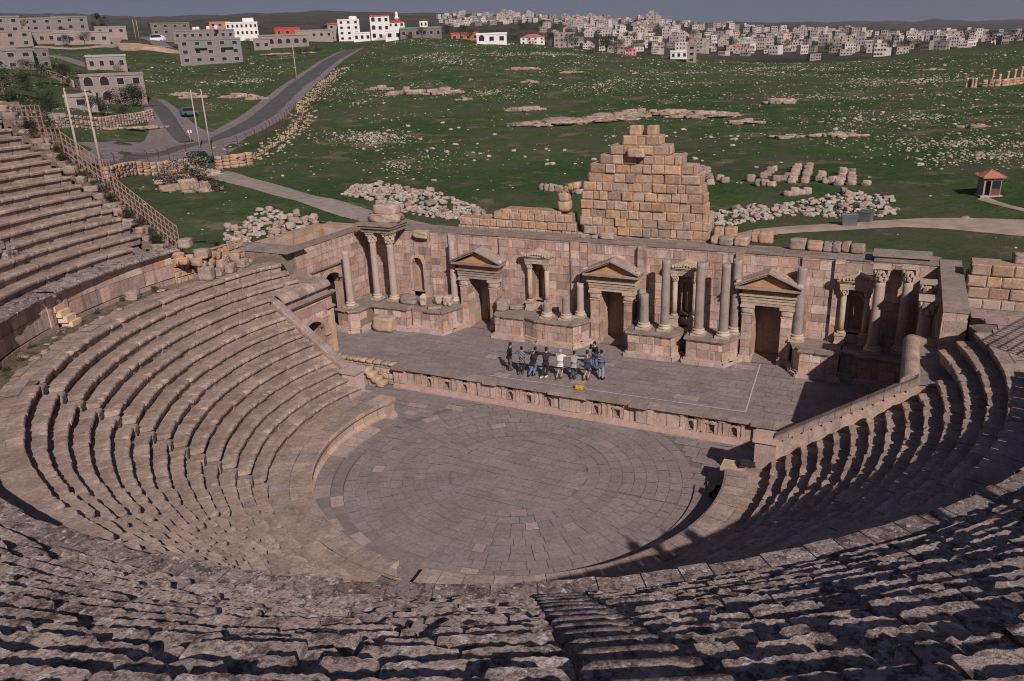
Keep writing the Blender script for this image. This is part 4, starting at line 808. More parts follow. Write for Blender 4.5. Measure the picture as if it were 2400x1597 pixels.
ashlar(mb, (-24.7, 8.98, 3.5), (1, 0, 0), (0, -1, 0), 4.0, 4.3, .8, (.5, 1), (), lambda: tint(.9, 1.1, .06)); ashlar(mb, (-24, 16.38, 3.5), (1, 0, 0), (0, -1, 0), 4.0, 4.3, .8, (.5, 1), (), lambda: tint(.9, 1.1, .06)); ashlar(mb, (-20.8, 9.7, 3.5), (0, 1, 0), (-1, 0, 0), 7, 4.3, .8, (.5, 1)); ashlar(mb, (-23.98, 16.4, 3.5), (0, -1, 0), (1, 0, 0), 6.7, 4.3, .8, (.5, 1))
mb.build('walls', S_WARM, ch)
aw = empty('side_wall', label='low buff wall with worn flat top running left from the wing wall above the seats', cat='wall')
mb = MB(); ashlar(mb, (-25.6, 7.0, 5.9), (1, 0, 0), (0, -1, 0), 5.6, 2.05, .5, (.5, 1.0), (), lambda: tint(.85, 1.1, .08)); mb.box(-25.6, -19.9, 7.04, 9.0, 5, 7.9, (.8, .8, .8)); x = -25.7
while x < -19.9: b = x+rnd.uniform(.6, 1.2); mb.box(x, b-.01, 6.95, 8.9, 7.9, 7.98+rnd.uniform(-.02, .02), tint(.8, 1)); x = b
mb.build('masonry', S_WALLG, aw)
RW = empty('right_wing_wall', label='right wing wall of the stage in shade, with a broad flat top', cat='wall')
mb = MB(); ashlar(mb, (17.55, 17.4, 1.4), (0, -1, 0), (-1, 0, 0), 9.8, 6.4, .55, (.5, 1.1)); mb.box(17.59, 18.5, 7.6, 17.4, 1, 7.78, (.8, .78, .75)); ashlar(mb, (17.5, 7.6, 1.4), (1, 0, 0), (0, -1, 0), 1.0, 6.4, .5, (.5, 1)); mb.build('wall', S_WALL, RW)
mb = MB(); y = 7.55
while y < 17.4: b = y+rnd.uniform(.8, 1.4); mb.box(17.5, 18.55, y, min(b, 17.45)-.01, 7.8, 7.86+rnd.uniform(-.015, .015), tint(.85, 1.05)); y = b
mb.build('coping', S_WALLG, RW)
# tribunals over the side passages
TL = wing_arch((-16.9, 3.3, -.02), (0, 1, 0), (1, 0, 0), 2.55, 1.05, 2.98, 0, 4.6, 5.42, 'left_tribunal', 'block over the left side passage with a small arch, cornices and vaulted top', S_WALL, dep=2)
mb = MB(); mb.box(-19.6, -16.94, 3.3, 7.9, 4.1, 5.4, (.8, .8, .8)); mb.box(-19.6, -16.94, 3.3, 4.75, 0, 5.4, (.8, .8, .8)); mb.box(-19.6, -16.94, 6.95, 7.9, 0, 5.4, (.8, .8, .8)); mb.box(-17, -16.72, 3.3, 8.0, 5.34, 5.46, tint(.9, 1)); mb.box(-17, -16.62, 3.25, 8.15, 5.46, 5.54, tint(.9, 1)); mb.box(-19.6, -16.9, 3.3, 7.6, 5.54, 5.98, tint()); mb.build('cornice', S_SEAT, TL)
mb = MB(); k = 9
for j in range(6):   # curved vault slabs
    a, b = 3.2+.74*j, 3.2+.74*(j+1)-.02; t = tint(.85, 1.15) if j != 3 else (1.3, 1.25, 1.22); prev = None
    for i_ in range(k+1):
        an = PI*.5*i_/k; xx = -17.25+.62*math.sin(an) if True else 0; zz = 5.95+.48*math.cos(an); q = mb.pts([(xx, a, zz), (xx, b, zz)])
        if prev is not None: mb.face((prev, q, q+1, prev+1), t, 0, True)
        prev = q
    mb.box(-19.6, -17.25, a, b, 6.0, 6.43, t)
    i_ = mb.pts([(-17.25+.62*math.sin(PI*.5*q/6), b, 5.95+.48*math.cos(PI*.5*q/6)) for q in range(7)]+[(-17.25, b, 5.9)]); mb.face([i_+q for q in range(8)], t)
mb.build('vault', S_SEAT, TL)
mb = MB(); mb.box(-17.06, -16.84, 7.55, 7.9, -.0, 4.6, tint(1.1, 1.2)); mb.box(-17.1, -16.7, 7.2, 7.95, 4.5, 4.62, tint()); mb.build('corner_pilaster', S_WARM, TL)
TR = empty('right_tribunal', label='block over the right side passage with a rounded parapet and paved top', cat='platform')
mb = MB(); ashlar(mb, (16.15, 8.3, 0), (0, -1, 0), (-1, 0, 0), 5.2, 5.95, .5, (.5, 1.1)); mb.box(16.2, 19.2, 3.1, 8.3, 0, 5.9, (.8, .8, .8)); ashlar(mb, (16.2, 8.34, 0), (-1, 0, 0), (0, 1, 0), .05, 5.9, .5, (.5, 1)); mb.build('wall', S_WALL, TR)
mb = MB(); y = 3.0
while y < 8.2: b = min(y+rnd.uniform(.7, 1.1), 8.35); t = tint(.9, 1.1); mb.lathe([(.36, 0), (.36, b-y-.008)], (0, 0, 0), 28, t, M=Matrix.Translation((16.45, y, 6.0)) @ Matrix.Rotation(-PI/2, 4, 'X'), sm=False); y = b
for (a, b) in ((16.3, 17.45), (17.5, 18.4)): mb.box(a, b, 8.05, 8.45, 5.9, 6.3, tint(.9, 1.1))
mb.build('rounded_parapet', S_SEAT, TR)
mb = MB(); rect_slabs(mb, 16.6, 18.9, 3.1, 8.05, 5.96, .6, (.6, 1.2), tf=lambda: tint(.9, 1.1)); mb.build('paving', S_FLOOR, TR)
# sloping parapets from the tribunals down to the orchestra
def slope(name, lab, xa, za, xb, zb, y0, y1, mt):
    T = empty(name, label=lab, cat='parapet'); s = 1 if xb > xa else -1; mb = MB(); L = abs(xb-xa); n = 9
    for k in range(n):
        x0_, x1_ = xa+s*L*k/n, xa+s*L*(k+1)/n-s*.015; z0_, z1_ = za+(zb-za)*k/n, za+(zb-za)*(k+1)/n; t = tint(.9, 1.12)
        P = []
        for (x_, z_) in ((x0_, z0_), (x1_, z1_)): P += [(x_, y0, z_-.32), (x_, y0, z_-.06), (x_, y0+.07, z_), (x_, y1-.07, z_), (x_, y1, z_-.06), (x_, y1, z_-.32)]
        i = mb.pts(P)
        for q in range(5): f_ = (i+q, i+q+1, i+q+7, i+q+6); mb.face(f_ if s < 0 else f_[::-1], t)
        mb.face([i+q for q in range(6)], t); mb.face([i+6+q for q in range(6)][::-1], t)
    mb.build('coping', mt, T); mb = MB(); nb = 14
    for k in range(nb): x0_, x1_ = xa+s*L*k/nb, xa+s*L*(k+1)/nb; zt = za+(zb-za)*(k+.0)/nb-.20; mb.box(min(x0_, x1_), max(x0_, x1_), y0+.06, y1-.06, 0, zt, tint(.9, 1.1))
    mb.build('wall', S_WALL, T)
    mb = MB(); x_ = xa-s*.35; mb.box(x_-.45, x_+.45, y0-.12, y1+.12, 0, za-.30, tint()); mb.box(x_-.55, x_+.55, y0-.22, y1+.22, za-.30, za-.10, tint()); mb.box(x_-.5, x_+.5, y0-.16, y1+.16, .3, .5, tint()); mb.build('end_pier', S_PINK, T)
slope('sloping_parapet', 'smooth sloping parapet coming down beside the left side passage', -12.3, 2.75, -17.0, 6.22, 2.75, 3.35, S_SEAT)
slope('sloping_parapet', 'smooth sloping parapet coming down beside the right side passage', 11.45, 2.80, 16.75, 6.40, 2.65, 3.25, S_SEAT)
rp = MB(); kp = lambda x, y: x*x+y*y > 20.3**2 or y > 7.6; rect_slabs(rp, 18.6, 28, -6, 9, 7.70, .8, (.8, 1.6), keep=kp, tf=lambda: tint(.85, 1.1)); rp.prism([(21.2, -1), (30, -1), (30, 9.1), (18.6, 9.1), (18.6, 7.8), (20.4, 5.6)], 5, 7.675, (.7, .7, .7)); tag(rp.build('right_terrace', S_SEAT), kind='structure')
rc = empty('corner_ruin', label='stack of big bossed blocks in courses at the far right behind the wing wall', cat='ruin')
mb = MB(); 
ashlar(mb, (18.7, 13.9, 5.2), (1, 0, .0), (0, -1, 0), 2.9, 1.55, .55, (.5, 1.0), (), lambda: tint(.9, 1.1, .1), rough=.04)
mb.box(18.7, 21.7, 13.95, 15.5, 4, 6.75, (.7, .7, .7)); mb.build('lower_courses', S_WARM, rc)
mb = MB()
for (z, x0_, x1_) in ((6.75, 18.8, 21.6), (7.35, 18.7, 21.8), (7.95, 18.8, 21.9)):
    ashlar(mb, (x0_, 14.05+rnd.uniform(-.05, .05), z), (1, 0, 0), (0, -1, 0), x1_-x0_, .59, .9, (.6, 1.15), (), lambda: tint(.75, 1.15, .08), .06, rough=.05)
    ashlar(mb, (x0_, 15.3, z), (0, -1, 0), (-1, 0, 0), 1.25, .59, .9, (.6, .8), (), lambda: tint(.75, 1.1, .08), .04, rough=.04); mb.box(x0_+.04, x1_-.04, 14.1, 15.3, z, z+.585, tint(.8, 1))
mb.build('boulders', S_RUIN, rc)
block('stone_block', 'rounded block sitting alone on top of the far right stack', (20.9, 14.8, 8.52), (.62, .5, .5), .2, S_WALLG, .25)
# ------------------------------------------------------------ tall ruined wall behind the stage
PYR = [(7.3, -4.1, 4.9), (7.87, -3.55, 4.75), (8.45, -3.76, 4.68), (8.96, -3.75, 4.65), (9.54, -3.75, 4.4), (10.15, -3.75, 4.38), (10.73, -3.65, 4.29), (11.3, -3.3, 4.0), (11.9, -3.0, 3.6), (12.47, -2.4, 2.9), (13.07, -1.79, 2.1), (13.65, -.82, 1.32)]
pr_ = empty('ruined_wall', label='tall stepped pyramid shaped remnant of bossed ochre blocks behind the stage wall', cat='ruin')
mb = MB()
for k, (z, a, b) in enumerate(PYR):
    a += rnd.uniform(-.12, .12); b += rnd.uniform(-.18, .12)
    h = .58; ashlar(mb, (a, 18.2, z), (1, 0, 0), (0, -1, 0), b-a, h, h*1.5, (.36, 1.15), (), lambda: tint(.72, 1.2, .11), .085, rough=.045)
    ashlar(mb, (b, 18.2, z), (0, 1, 0), (1, 0, 0), 1.3, h, h*1.5, (.5, .8), (), lambda: tint(.85, 1.1, .08), .04, rough=.06)
    ashlar(mb, (a, 19.5, z), (0, -1, 0), (-1, 0, 0), 1.3, h, h*1.5, (.5, .8), (), lambda: tint(.85, 1.1, .08), .04, rough=.06)
    ashlar(mb, (b, 19.5, z), (-1, 0, 0), (0, 1, 0), b-a, h, h*1.5, (.5, 1.0), (), lambda: tint(.85, 1.1, .08), .04, rough=.06)
    mb.box(a+.06, b-.06, 18.26, 19.44, z, z+h, (.8, .75, .7)); mb.box(a+.03, b-.03, 18.23, 19.47, z+h-.02, z+h+.01, tint(.9, 1.1))
mb.build('courses', S_RUIN, pr_)
for (x, w, lab) in ((-.22, .78, 'squared block standing top left on the pyramid shaped ruin'), (.86, .66, 'rounded block standing top right on the pyramid shaped ruin')):
    block('stone_block', lab, (x, 18.8, 14.22), (w, .7, .6), 0, S_RUIN, .12)
block('stone_block', 'bowl shaped tapering block jutting from the upper face of the pyramid ruin', (.05, 18.1, 12.95), (1.05, .8, .55), 0, S_RUIN, .1)
block('stone_block', 'whitish pitted block at the upper right shoulder of the pyramid ruin', (1.55, 18.7, 13.08), (1.2, .9, .55), 0, S_RUBBLE, .12)
lowr = empty('ruined_wall', label='long low run of bossed blocks left of the pyramid ruin', cat='ruin')
mb = MB()
for (z, a, b) in ((7.4, -13.2, -4.1), (7.95, -13.1, -4.1), (8.5, -10.3, -4.4), (8.95, -9.6, -5.2)):
    h = .55 if z < 8.9 else .3; ashlar(mb, (a, 18.2, z), (1, 0, 0), (0, -1, 0), b-a, h, h*1.5, (.42, .95), (), lambda: tint(.9, 1.12, .08), .05, rough=.06); mb.box(a+.05, b-.05, 18.24, 19.3, z, z+h, (.85, .8, .75))
mb.build('courses', S_RUIN, lowr)
ar = empty('arch_fragment', label='broken half arch springing towards the left side of the pyramid ruin', cat='ruin')
mb = MB(); mb.rough((-5.1, 18.7, 9.6), (.8, .8, .7), 0, .1, tint(), sub=4); mb.rough((-5.1, 18.7, 10.2), (.75, .8, .6), 0, .1, tint(), sub=4)
for k in range(4): a = PI*(.93-.13*k); mb.rough((-4.1+.95*math.cos(a), 18.7, 10.35+.62*math.sin(a)), (.42, .7, .45), 0, .1, tint(), sub=3, tilt=0)
mb.build('voussoirs', S_RUIN, ar)
x = 4.95
while x < 13:
    w = rnd.uniform(.45, 1.0)
    if rnd.random() > .07: block('stone_block', 'squared block standing in the single row along the wall top right of the pyramid ruin', (x+w/2, 17.9+rnd.uniform(-.12, .12), 7.84), (w-.04, rnd.uniform(.6, .85), rnd.uniform(.36, .62)), rnd.uniform(-.07, .07), rnd.choice([S_RUIN, S_WALLG, S_RUIN]), .16, 6, grp='row of blocks along the wall top')
    x += w
for (x, s_, lab) in ((5.3, (.6, .7, .8), 'upright block just right of the pyramid ruin, taller than the row'), (6.0, (.75, .7, .85), 'squat broad block leaning on the row right of the pyramid ruin'), (7.5, (.5, .6, .7), 'upper left block of the pair on the wall top row'), (8.1, (.85, .7, .7), 'upper right broad block of the pair on the wall top row')):
    block('stone_block', lab, (x, 18.6, 7.9), s_, .1, S_RUIN, .15, 5)
for k in range(3): block('stone_block', ('pale lump on the wall top left of the pyramid ruin foot', 'flat chip of stone on the wall top near the middle door', 'small dark chip on the wall top above the middle door')[k], ((-1.6, -3.2, -2.4)[k], 17.2, 7.84), ((.9, .3, .4)[k], .4, (.4, .15, .18)[k]), 0, S_RUBBLE, .25, 4)

# ------------------------------------------------------------ outside: roads and tracks
def ribbon(name, pts, wid, lift, mt, z2=None, wl=None, segl=2.0, kind='structure', ncross=4):
    P = [Vector(p[:2]) for p in pts]; S = []
    for k in range(len(P)-1):   # Catmull-Rom
        p0, p1, p2, p3 = P[max(k-1, 0)], P[k], P[k+1], P[min(k+2, len(P)-1)]; n = max(2, int((p2-p1).length/segl))
        for i in range(n):
            t = i/n; S.append((.5*((2*p1)+(p2-p0)*t+(2*p0-5*p1+4*p2-p3)*t*t+(3*p1-p0-3*p2+p3)*t**3), k+t))
    S.append((P[-1], len(P)-1)); mb = MB(); prev = None
    for i, (q, kk) in enumerate(S):
        a = S[max(i-1, 0)][0]; b = S[min(i+1, len(S)-1)][0]; d = (b-a).normalized(); nn = Vector((-d.y, d.x))
        w = np.interp(kk, range(len(P)), wl) if wl else wid
        row = []
        for c in range(ncross+1):
            u = (c/ncross-.5)*w*(1+.05*nz(i*.4, c*3)); x, y = q.x+nn.x*u, q.y+nn.y*u; row.append((x, y, height(x, y)+lift*(1 if 0 < c < ncross else .25)))
        j = mb.pts(row)
        if prev is not None:
            for c in range(ncross): mb.face((prev+c+1, prev+c, j+c, j+c+1), (1, 1, 1), 0, True)
        prev = j
    o = mb.build(name, mt); 
    return tag(o, kind=kind)
ASPH = plain('asphalt', (.085, .080, .085), .9, .3, .18, .5); ASPHL = plain('dusty_road_edge', (.18, .155, .16), .95, .3, .2, .8); DIRT = plain('dirt_track', (.34, .26, .21), 1, .5, .2, .9); GRAV = plain('gravel_path', (.27, .23, .21), 1, .4, .2, 1.2)
ribbon('road_shoulder', P_['road'], 9, .12, ASPHL, wl=[22, 24, 24, 13, 10.5, 10, 10, 9.5, 9.5, 9, 8.5, 8])
ribbon('road', P_['road'], 6, .20, ASPH, wl=[4, 5, 5, 5.5, 6, 6.2, 6.5, 6.5, 6.5, 6.5, 6.5, 6.5])
ribbon('side_road_shoulder', P_['lane'], 6, .10, ASPHL, wl=[16, 9, 7, 6.5, 6]); ribbon('side_road', P_['lane'], 4, .22, ASPH, wl=[3, 3.4, 3.6, 3.6, 3.4])
ribbon('path', P_['path'], 3.2, .12, GRAV); ribbon('track', P_['track'], 3.4, .12, DIRT, wl=[2.2, 2.4, 2.6, 2.8, 3.4, 4.2, 5]); ribbon('footpath', [(19.6, 38.5), (19.9, 40.5)], 1, .10, DIRT, wl=[1.2, .5]); ribbon('footpath', [(21.3, 46.3), (23, 43.6), (25.5, 41), (28, 39)], .8, .10, DIRT, wl=[1.1, .6, .9, 1.2])
ribbon('hill_road', P_['hill_road'], 4.5, .3, ASPHL); ribbon('upper_road', P_['upper_road'], 5, .5, DIRT); ribbon('bank_road', P_['bank_road'], 7, .6, ASPHL)
ribbon('worn_path', [(22.6, 24.5), (23.4, 28), (24.6, 32), (25, 36)], 1.6, .09, DIRT, wl=[1.6, 1.1, 1.4, 2])
def inst(src, loc, rz, sc, label, cat, group=None, tiltx=0):
    o = src.copy(); C.objects.link(o); o.location = loc; o.rotation_euler = (tiltx, 0, rz); o.scale = sc; return tag(o, label, cat, group)
def az_pt(az, d): a = math.radians(az); return CAM.x+d*math.sin(a), CAM.y+d*math.cos(a)
# ------------------------------------------------------------ rocks, outcrops, rubble
def rock_mesh(name, n=10, sd=0, mt=S_FIELD, flat=.7):
    bm_ = bmesh.new(); bmesh.ops.create_icosphere(bm_, subdivisions=2 if n > 20 else 1, radius=.5)
    for v in bm_.verts:
        w = 1+.35*noise.noise(v.co*2.3+Vector((sd, sd, sd)))+.12*noise.noise(v.co*7+Vector((sd, 1, 1))); v.co *= w
        for ax in range(3): v.co[ax] = max(-.40, min(.40, v.co[ax]))
        v.co.z = v.co.z*flat+.18
    me = bpy.data.meshes.new(name); bm_.to_mesh(me); bm_.free(); me.materials.append(mt)
    b = .85+.3*((sd*.37) % 1); at = me.color_attributes.new('tint', 'FLOAT_COLOR', 'CORNER'); at.data.foreach_set('color', np.tile([b*1.02, b, b*.97, 1], len(me.loops)).astype(np.float32)); return me
RK = [rock_mesh('stone', 30, k*3.7, S_FIELD) for k in range(7)]; RB = [rock_mesh('rubble_stone', 30, 50+k*3.1, S_RUBBLE, .8) for k in range(8)]
RV = [[tuple(v.co) for v in m_.vertices] for m_ in RB[:5]]; RFc = [[tuple(p.vertices) for p in m_.polygons] for m_ in RB[:5]]
LOW = []
for k in range(5):
    m_ = rock_mesh('tmp', 5, 90+k*2.3); LOW.append(([v.co.copy() for v in m_.vertices], [tuple(p.vertices) for p in m_.polygons])); bpy.data.meshes.remove(m_)
def add_rock(mb, x, y, z, s, rz, t, hi=False):
    V_, F_ = LOW[rnd.randrange(5)]; ca, sa = math.cos(rz), math.sin(rz); i = len(mb.v); e = rnd.uniform(.6, 1)
    for v in V_: X = v.x*s; Y = v.y*s*e; mb.v.append((x+X*ca-Y*sa, y+X*sa+Y*ca, z+v.z*s*.8))
    for f_ in F_: mb.face([i+q for q in f_], t)
def near_theatre(x, y): return in_theatre(x, y) or (-25.5 < x < 22.5 and -3 < y < 19.8)
# individual stones: heaps of cut blocks around the stage building
heaps = [('heap', 95, [(-38.2, 36.7), (-41.2, 42.9), (-38.0, 44.3), (-29.2, 40.2), (-20.8, 35.9), (-16.2, 30.1), (-23.8, 30.7), (-31.7, 33.7)], (.38, .85), 'blocks in the long heap beyond the gravel path', 'angular pale block lying in the long heap beyond the gravel path'),
 ('heap', 80, [(-28.6, 10.6), (-38.0, 19.8), (-40.3, 27.7), (-31.5, 25.9), (-25.9, 23.0), (-23.0, 18.4), (-25.2, 13.1), (-25.8, 9.6)], (.4, .95), 'tumbled blocks left of the side chamber', 'tumbled pink block in the heap between the side chamber and the path'),
 ('heap', 62, [(0.2, 36.8), (2.4, 33.5), (6.8, 39.4), (12.1, 39.6), (15.2, 40.6), (14.3, 46.6), (10.4, 48.4), (5.5, 43.3), (1.1, 41.0)], (.35, .75), 'blocks scattered behind the dirt track', 'pale block lying in the grass behind the dirt track'),]
def in_poly(x, y, P):
    c = False
    for i in range(len(P)):
        x1, y1 = P[i]; x2, y2 = P[i-1]
        if (y1 > y) != (y2 > y) and x < (x2-x1)*(y-y1)/(y2-y1)+x1: c = not c
    return c
def rand_in(P):
    while True:
        x = rnd.uniform(min(p[0] for p in P), max(p[0] for p in P)); y = rnd.uniform(min(p[1] for p in P), max(p[1] for p in P))
        if in_poly(x, y, P): return x, y
BLK = []
for k in range(6):
    mb = MB(); mb.rough((0, 0, .28), (1, .75, .6), 0, .34, ((1, .97, .95), (.8, .77, .76), (1.1, 1.05, 1), (.9, .84, .8), (.7, .68, .68), (1, .9, .84))[k], sub=4, seed=k*7.7); o = mb.build('block', S_RUBBLE); BLK.append(o.data); bpy.data.objects.remove(o)
cluster = MB()
def onto(x, y):
    a = Vector((x, y)); best = 9
    for nm, w in (('path', 2.2), ('track', 2.6)):
        L = P_[nm]
        for k in range(len(L)-1):
            p, q = Vector(L[k]), Vector(L[k+1]); t = max(0, min(1, (a-p).dot(q-p)/(q-p).length_squared)); best = min(best, (a-p-(q-p)*t).length-w)
    return best < 0
for nm, cnt, poly, (s0, s1), grp, lab in heaps:
    for k in range(cnt):
        x, y = rand_in(poly)
        if near_theatre(x, y) or onto(x, y): continue
        me = BLK[rnd.randrange(6)] if rnd.random() < .7 else RB[rnd.randrange(8)]; o = bpy.data.objects.new('block', me); C.objects.link(o); s = rnd.uniform(s0, s1)
        o.location = (x, y, height(x, y)+rnd.uniform(0, .3)-.06); o.rotation_euler = (rnd.uniform(-.4, .4), rnd.uniform(-.4, .4), rnd.random()*6); o.scale = (s*rnd.uniform(.8, 1.2), s*rnd.uniform(.7, 1), s*rnd.uniform(.7, 1)); tag(o, lab, 'stone block', grp)
    for k in range(int(cnt*5.5)):
        x, y = rand_in(poly)
        if not (near_theatre(x, y) or onto(x, y)): add_rock(cluster, x, y, height(x, y)-.05, rnd.uniform(.35, .8), rnd.random()*6, tint(.8, 1.1))
# standing rows of blocks sorted on the grass
rows = [((-3.6, 52.6), (-5.6, 59.8), 7), ((-2.5, 50.8), (-4.9, 59.2), 8), ((-1.3, 52.1), (-2.2, 54), 2), ((1.1, 52.9), (1.2, 53), 1), ((2.4, 50.3), (3.6, 50.0), 3), ((2.0, 55), (2.3, 59.8), 4), ((5.2, 52.1), (4.5, 61.9), 8), ((6.4, 52.2), (5.7, 62.1), 8), ((3.6, 53), (5.0, 55), 4), ((7.6, 53.4), (7.6, 55.4), 3), ((8.4, 52.4), (8.9, 52.3), 2), ((9.6, 51.2), (9.4, 57.7), 5), ((10.7, 51.3), (10.2, 58.1), 5), ((12, 51.3), (12, 51.4), 1), ((5.6, 46.6), (7.2, 47.3), 4), ((-18.5, 45), (-14, 44), 8)]
for a, b, n in rows:
    for k in range(n):
        q = k/max(1, n-1); x, y = a[0]+(b[0]-a[0])*q, a[1]+(b[1]-a[1])*q; o = bpy.data.objects.new('block', BLK[rnd.randrange(6)]); C.objects.link(o); s = rnd.uniform(.75, .95)
        o.location = (x, y, height(x, y)-.03); o.rotation_euler = (0, 0, rnd.uniform(-.3, .3)); o.scale = (s*.9, s*1.0, s*rnd.uniform(.9, 1.4)); tag(o, 'cut stone block standing in one of the sorted rows on the grass', 'stone block', 'sorted rows of blocks on the grass')
# outcrops
OL = ['left tip of the big buff outcrop on the slope', 'middle bulge of the big buff outcrop on the slope', 'right bulge of the big buff outcrop on the slope', 'small crag just right of the big buff outcrop']
for k, (x, y, w, h) in enumerate(P_['outcrops']):
    if h < 2: continue
    rg = random.Random(k); d = math.hypot(x-CAM.x, y-CAM.y); an = math.atan2(y-CAM.y, x-CAM.x)-PI/2
    w *= .62; hh = h*.30; mb = MB(); nb = int(w*(2.6 if d > 80 else 4.5)); big = .16 if d > 80 else .11
    for q in range(nb):
        u = rg.uniform(-1, 1); v = rg.uniform(-.5, .5)*(1-abs(u)**2); sz = w*big*rg.uniform(.35, 1.15)+.3; zt = hh*(1-u*u*.8)*(.35+.65*(1-abs(v*2)))*(.8+.5*nz(u*3+k, v*3))
        mb.rough((u*w*.5, v*w*.42+zt*.5, zt*.32), (sz*rg.uniform(1.1, 1.9), sz*rg.uniform(.8, 1.3), max(.35, zt*.95)), rg.uniform(-.35, .35), .42, tint(.75, 1.15, .06), sub=4, tilt=rg.uniform(-.15, .15))
    o = mb.build('rock_outcrop', S_ROCK, loc=(x, y, height(x, y))); o.rotation_euler = (0, 0, an)
    lab = OL[k] if k < 4 else None
    named = {4: 'short crag at the left end of the long pale rock ledge', 5: 'left stretch of the long pale rock ledge across the slope', 6: 'second stretch of the long pale rock ledge across the slope', 7: 'middle stretch of the long pale rock ledge across the slope', 8: 'knobbly high point of the long pale rock ledge', 9: 'stretch of rock ledge right of the knobbly high point', 10: 'thin right stretch of the long rock ledge', 11: 'detached rock right of the long rock ledge', 12: 'flat ochre outcrop high on the slope above the ledge', 15: 'rocky crag left of the curving road', 17: 'pinkish crag right beside the side road', 23: 'crag with bushes beside the foot of the railing'}
    tag(o, named.get(k, lab) or 'low pale rock outcrop breaking through the grass', 'rock', None if named.get(k, lab) else 'low rock outcrops on the grassy slopes')
# single bigger stones on the slope, then the countless small ones
n_st = 0
while n_st < 70:
    az = rnd.uniform(-48, 6); d = rnd.uniform(85, 150); x, y = az_pt(az, d)
    if nz(x*.05+9, y*.05) < .12: continue
    o = bpy.data.objects.new('stone', RK[n_st % 7]); C.objects.link(o); s = rnd.uniform(.5, 1.0); o.location = (x, y, height(x, y)-.08*s); o.rotation_euler = (0, 0, rnd.random()*6); o.scale = (s, s*rnd.uniform(.7, 1), s*.8)
    tag(o, 'single whitish stone lying on the green slope', 'stone', 'single white stones on the green slope'); n_st += 1
def dist_road(x, y):
    a = Vector((x, y)); best = 99
    for nm in ('road', 'lane'):
        L = P_[nm]
        for k in range(len(L)-1):
            p, q = Vector(L[k]), Vector(L[k+1]); t = max(0, min(1, (a-p).dot(q-p)/(q-p).length_squared)); best = min(best, (a-p-(q-p)*t).length)
    return best
cnt = 0
patches = [(-2, 118, 14, 16), (3, 102, 10, 9), (-4, 150, 20, 25), (-6, 178, 18, 12), (3, 132, 11, 14), (-33, 110, 5, 10), (-36, 132, 4, 12), (-15, 225, 16, 22), (-8, 250, 10, 20), (-20, 205, 10, 14), (-27, 190, 6, 10), (-38, 200, 5, 18), (-30, 262, 7, 22), (-24, 275, 7, 14), (5, 108, 6, 12), (-1, 200, 8, 20), (-44, 250, 5, 30), (-51, 190, 8, 30)]
while cnt < 10500:
    if rnd.random() < .62:
        pz = rnd.choice(patches); az = rnd.gauss(pz[0], pz[2]*.33); d = rnd.gauss(pz[1], pz[3]*.5)
    else: az = rnd.uniform(-62, 14); d = 62+rnd.random()**.65*270
    x, y = az_pt(az, d)
    if near_theatre(x, y) or d < 60 or d > 340 or az > 14: continue
    if rnd.random() > .10+1.9*nz(x*.07+30, y*.07)+.9*nz(x*.21, y*.21) and rnd.random() < .9: continue
    if dist_road(x, y) < 9 or onto(x, y): continue
    s = (.10+.22*rnd.random()**2.2+.10*rnd.random())*(1+(d-60)/260)*(1 if rnd.random() < .93 else 1.9); b = rnd.uniform(.55, 1.15); add_rock(cluster, x, y, height(x, y)-.08*s, s, rnd.random()*6, (b*1.03, b, b*.96)); cnt += 1
L = P_['rub_road']
for k in range(len(L)-1):   # retaining rubble below the road
    p, q = Vector(L[k]), Vector(L[k+1]); n = int((q-p).length*5)
    for i in range(n):
        c = p+(q-p)*rnd.random()+Vector((rnd.gauss(1.5, 1.3), rnd.gauss(-.6, 1.3)))
        if onto(c.x, c.y) or dist_road(c.x, c.y) < 5: continue
        add_rock(cluster, c.x, c.y, height(c.x, c.y)-.05, rnd.uniform(.35, .9), rnd.random()*6, (1.0, .88, .72))
tag(cluster.build('scattered_stones', S_FIELD), 'countless small pale stones and rubble strewn over the grassy slopes', 'stones', kind='stuff')
# bank of bare earth on the left hill
mb = MB(); B_ = P_['bank']
cx0, cy0 = sum(p[0] for p in B_)/len(B_), sum(p[1] for p in B_)/len(B_); ring = []
for s_ in (0, .5, 1):
    ring.append(mb.pts([(cx0+(p[0]-cx0)*s_, cy0+(p[1]-cy0)*s_, height(cx0+(p[0]-cx0)*s_, cy0+(p[1]-cy0)*s_)+(1.6, 1.2, -.2)[int(s_*2)]) for p in B_]))
n = len(B_)
for a, b in ((0, 1), (1, 2)):
    for k in range(n): mb.face((ring[a]+k, ring[a]+(k+1) % n, ring[b]+(k+1) % n, ring[b]+k), (1, 1, 1))
EARTH = plain('bare_earth', (.42, .27, .19), 1, .8, .25, .3); tag(mb.build('earth_bank', EARTH), kind='structure')
# ------------------------------------------------------------ walls, fences, poles
def stone_wall(name, pts, h, w, lab, mt=S_RUIN, lift=0):
    T = empty(name, label=lab, cat='wall'); mb = MB()
    for k in range(len(pts)-1):
        a, b = Vector(pts[k][:2]), Vector(pts[k+1][:2]); d = b-a; L = d.length; n = max(1, int(L/.9)); an = math.atan2(d.y, d.x)
        for i in range(n):
            c = a+d*(i+.5)/n; z = height(c.x, c.y)+lift
            for r_ in range(max(1, round(h/.45))): mb.rough((c.x+rnd.uniform(-.05, .05), c.y, z+.2+.42*r_), (L/n*rnd.uniform(.85, 1.0), w*rnd.uniform(.85, 1.05), .46), an, .28, tint(.7, 1.15, .1), sub=3)
    mb.build('masonry', mt, T)
stone_wall('stone_wall', P_['wallA'], 1.6, .7, 'yellowish stone retaining wall below the fence by the road')
stone_wall('stone_wall', [(-67, 47.5), (-63.6, 48.2), (-63.5, 50.5)], 1.9, .8, 'square yellowish wall end beside the start of the gravel path')
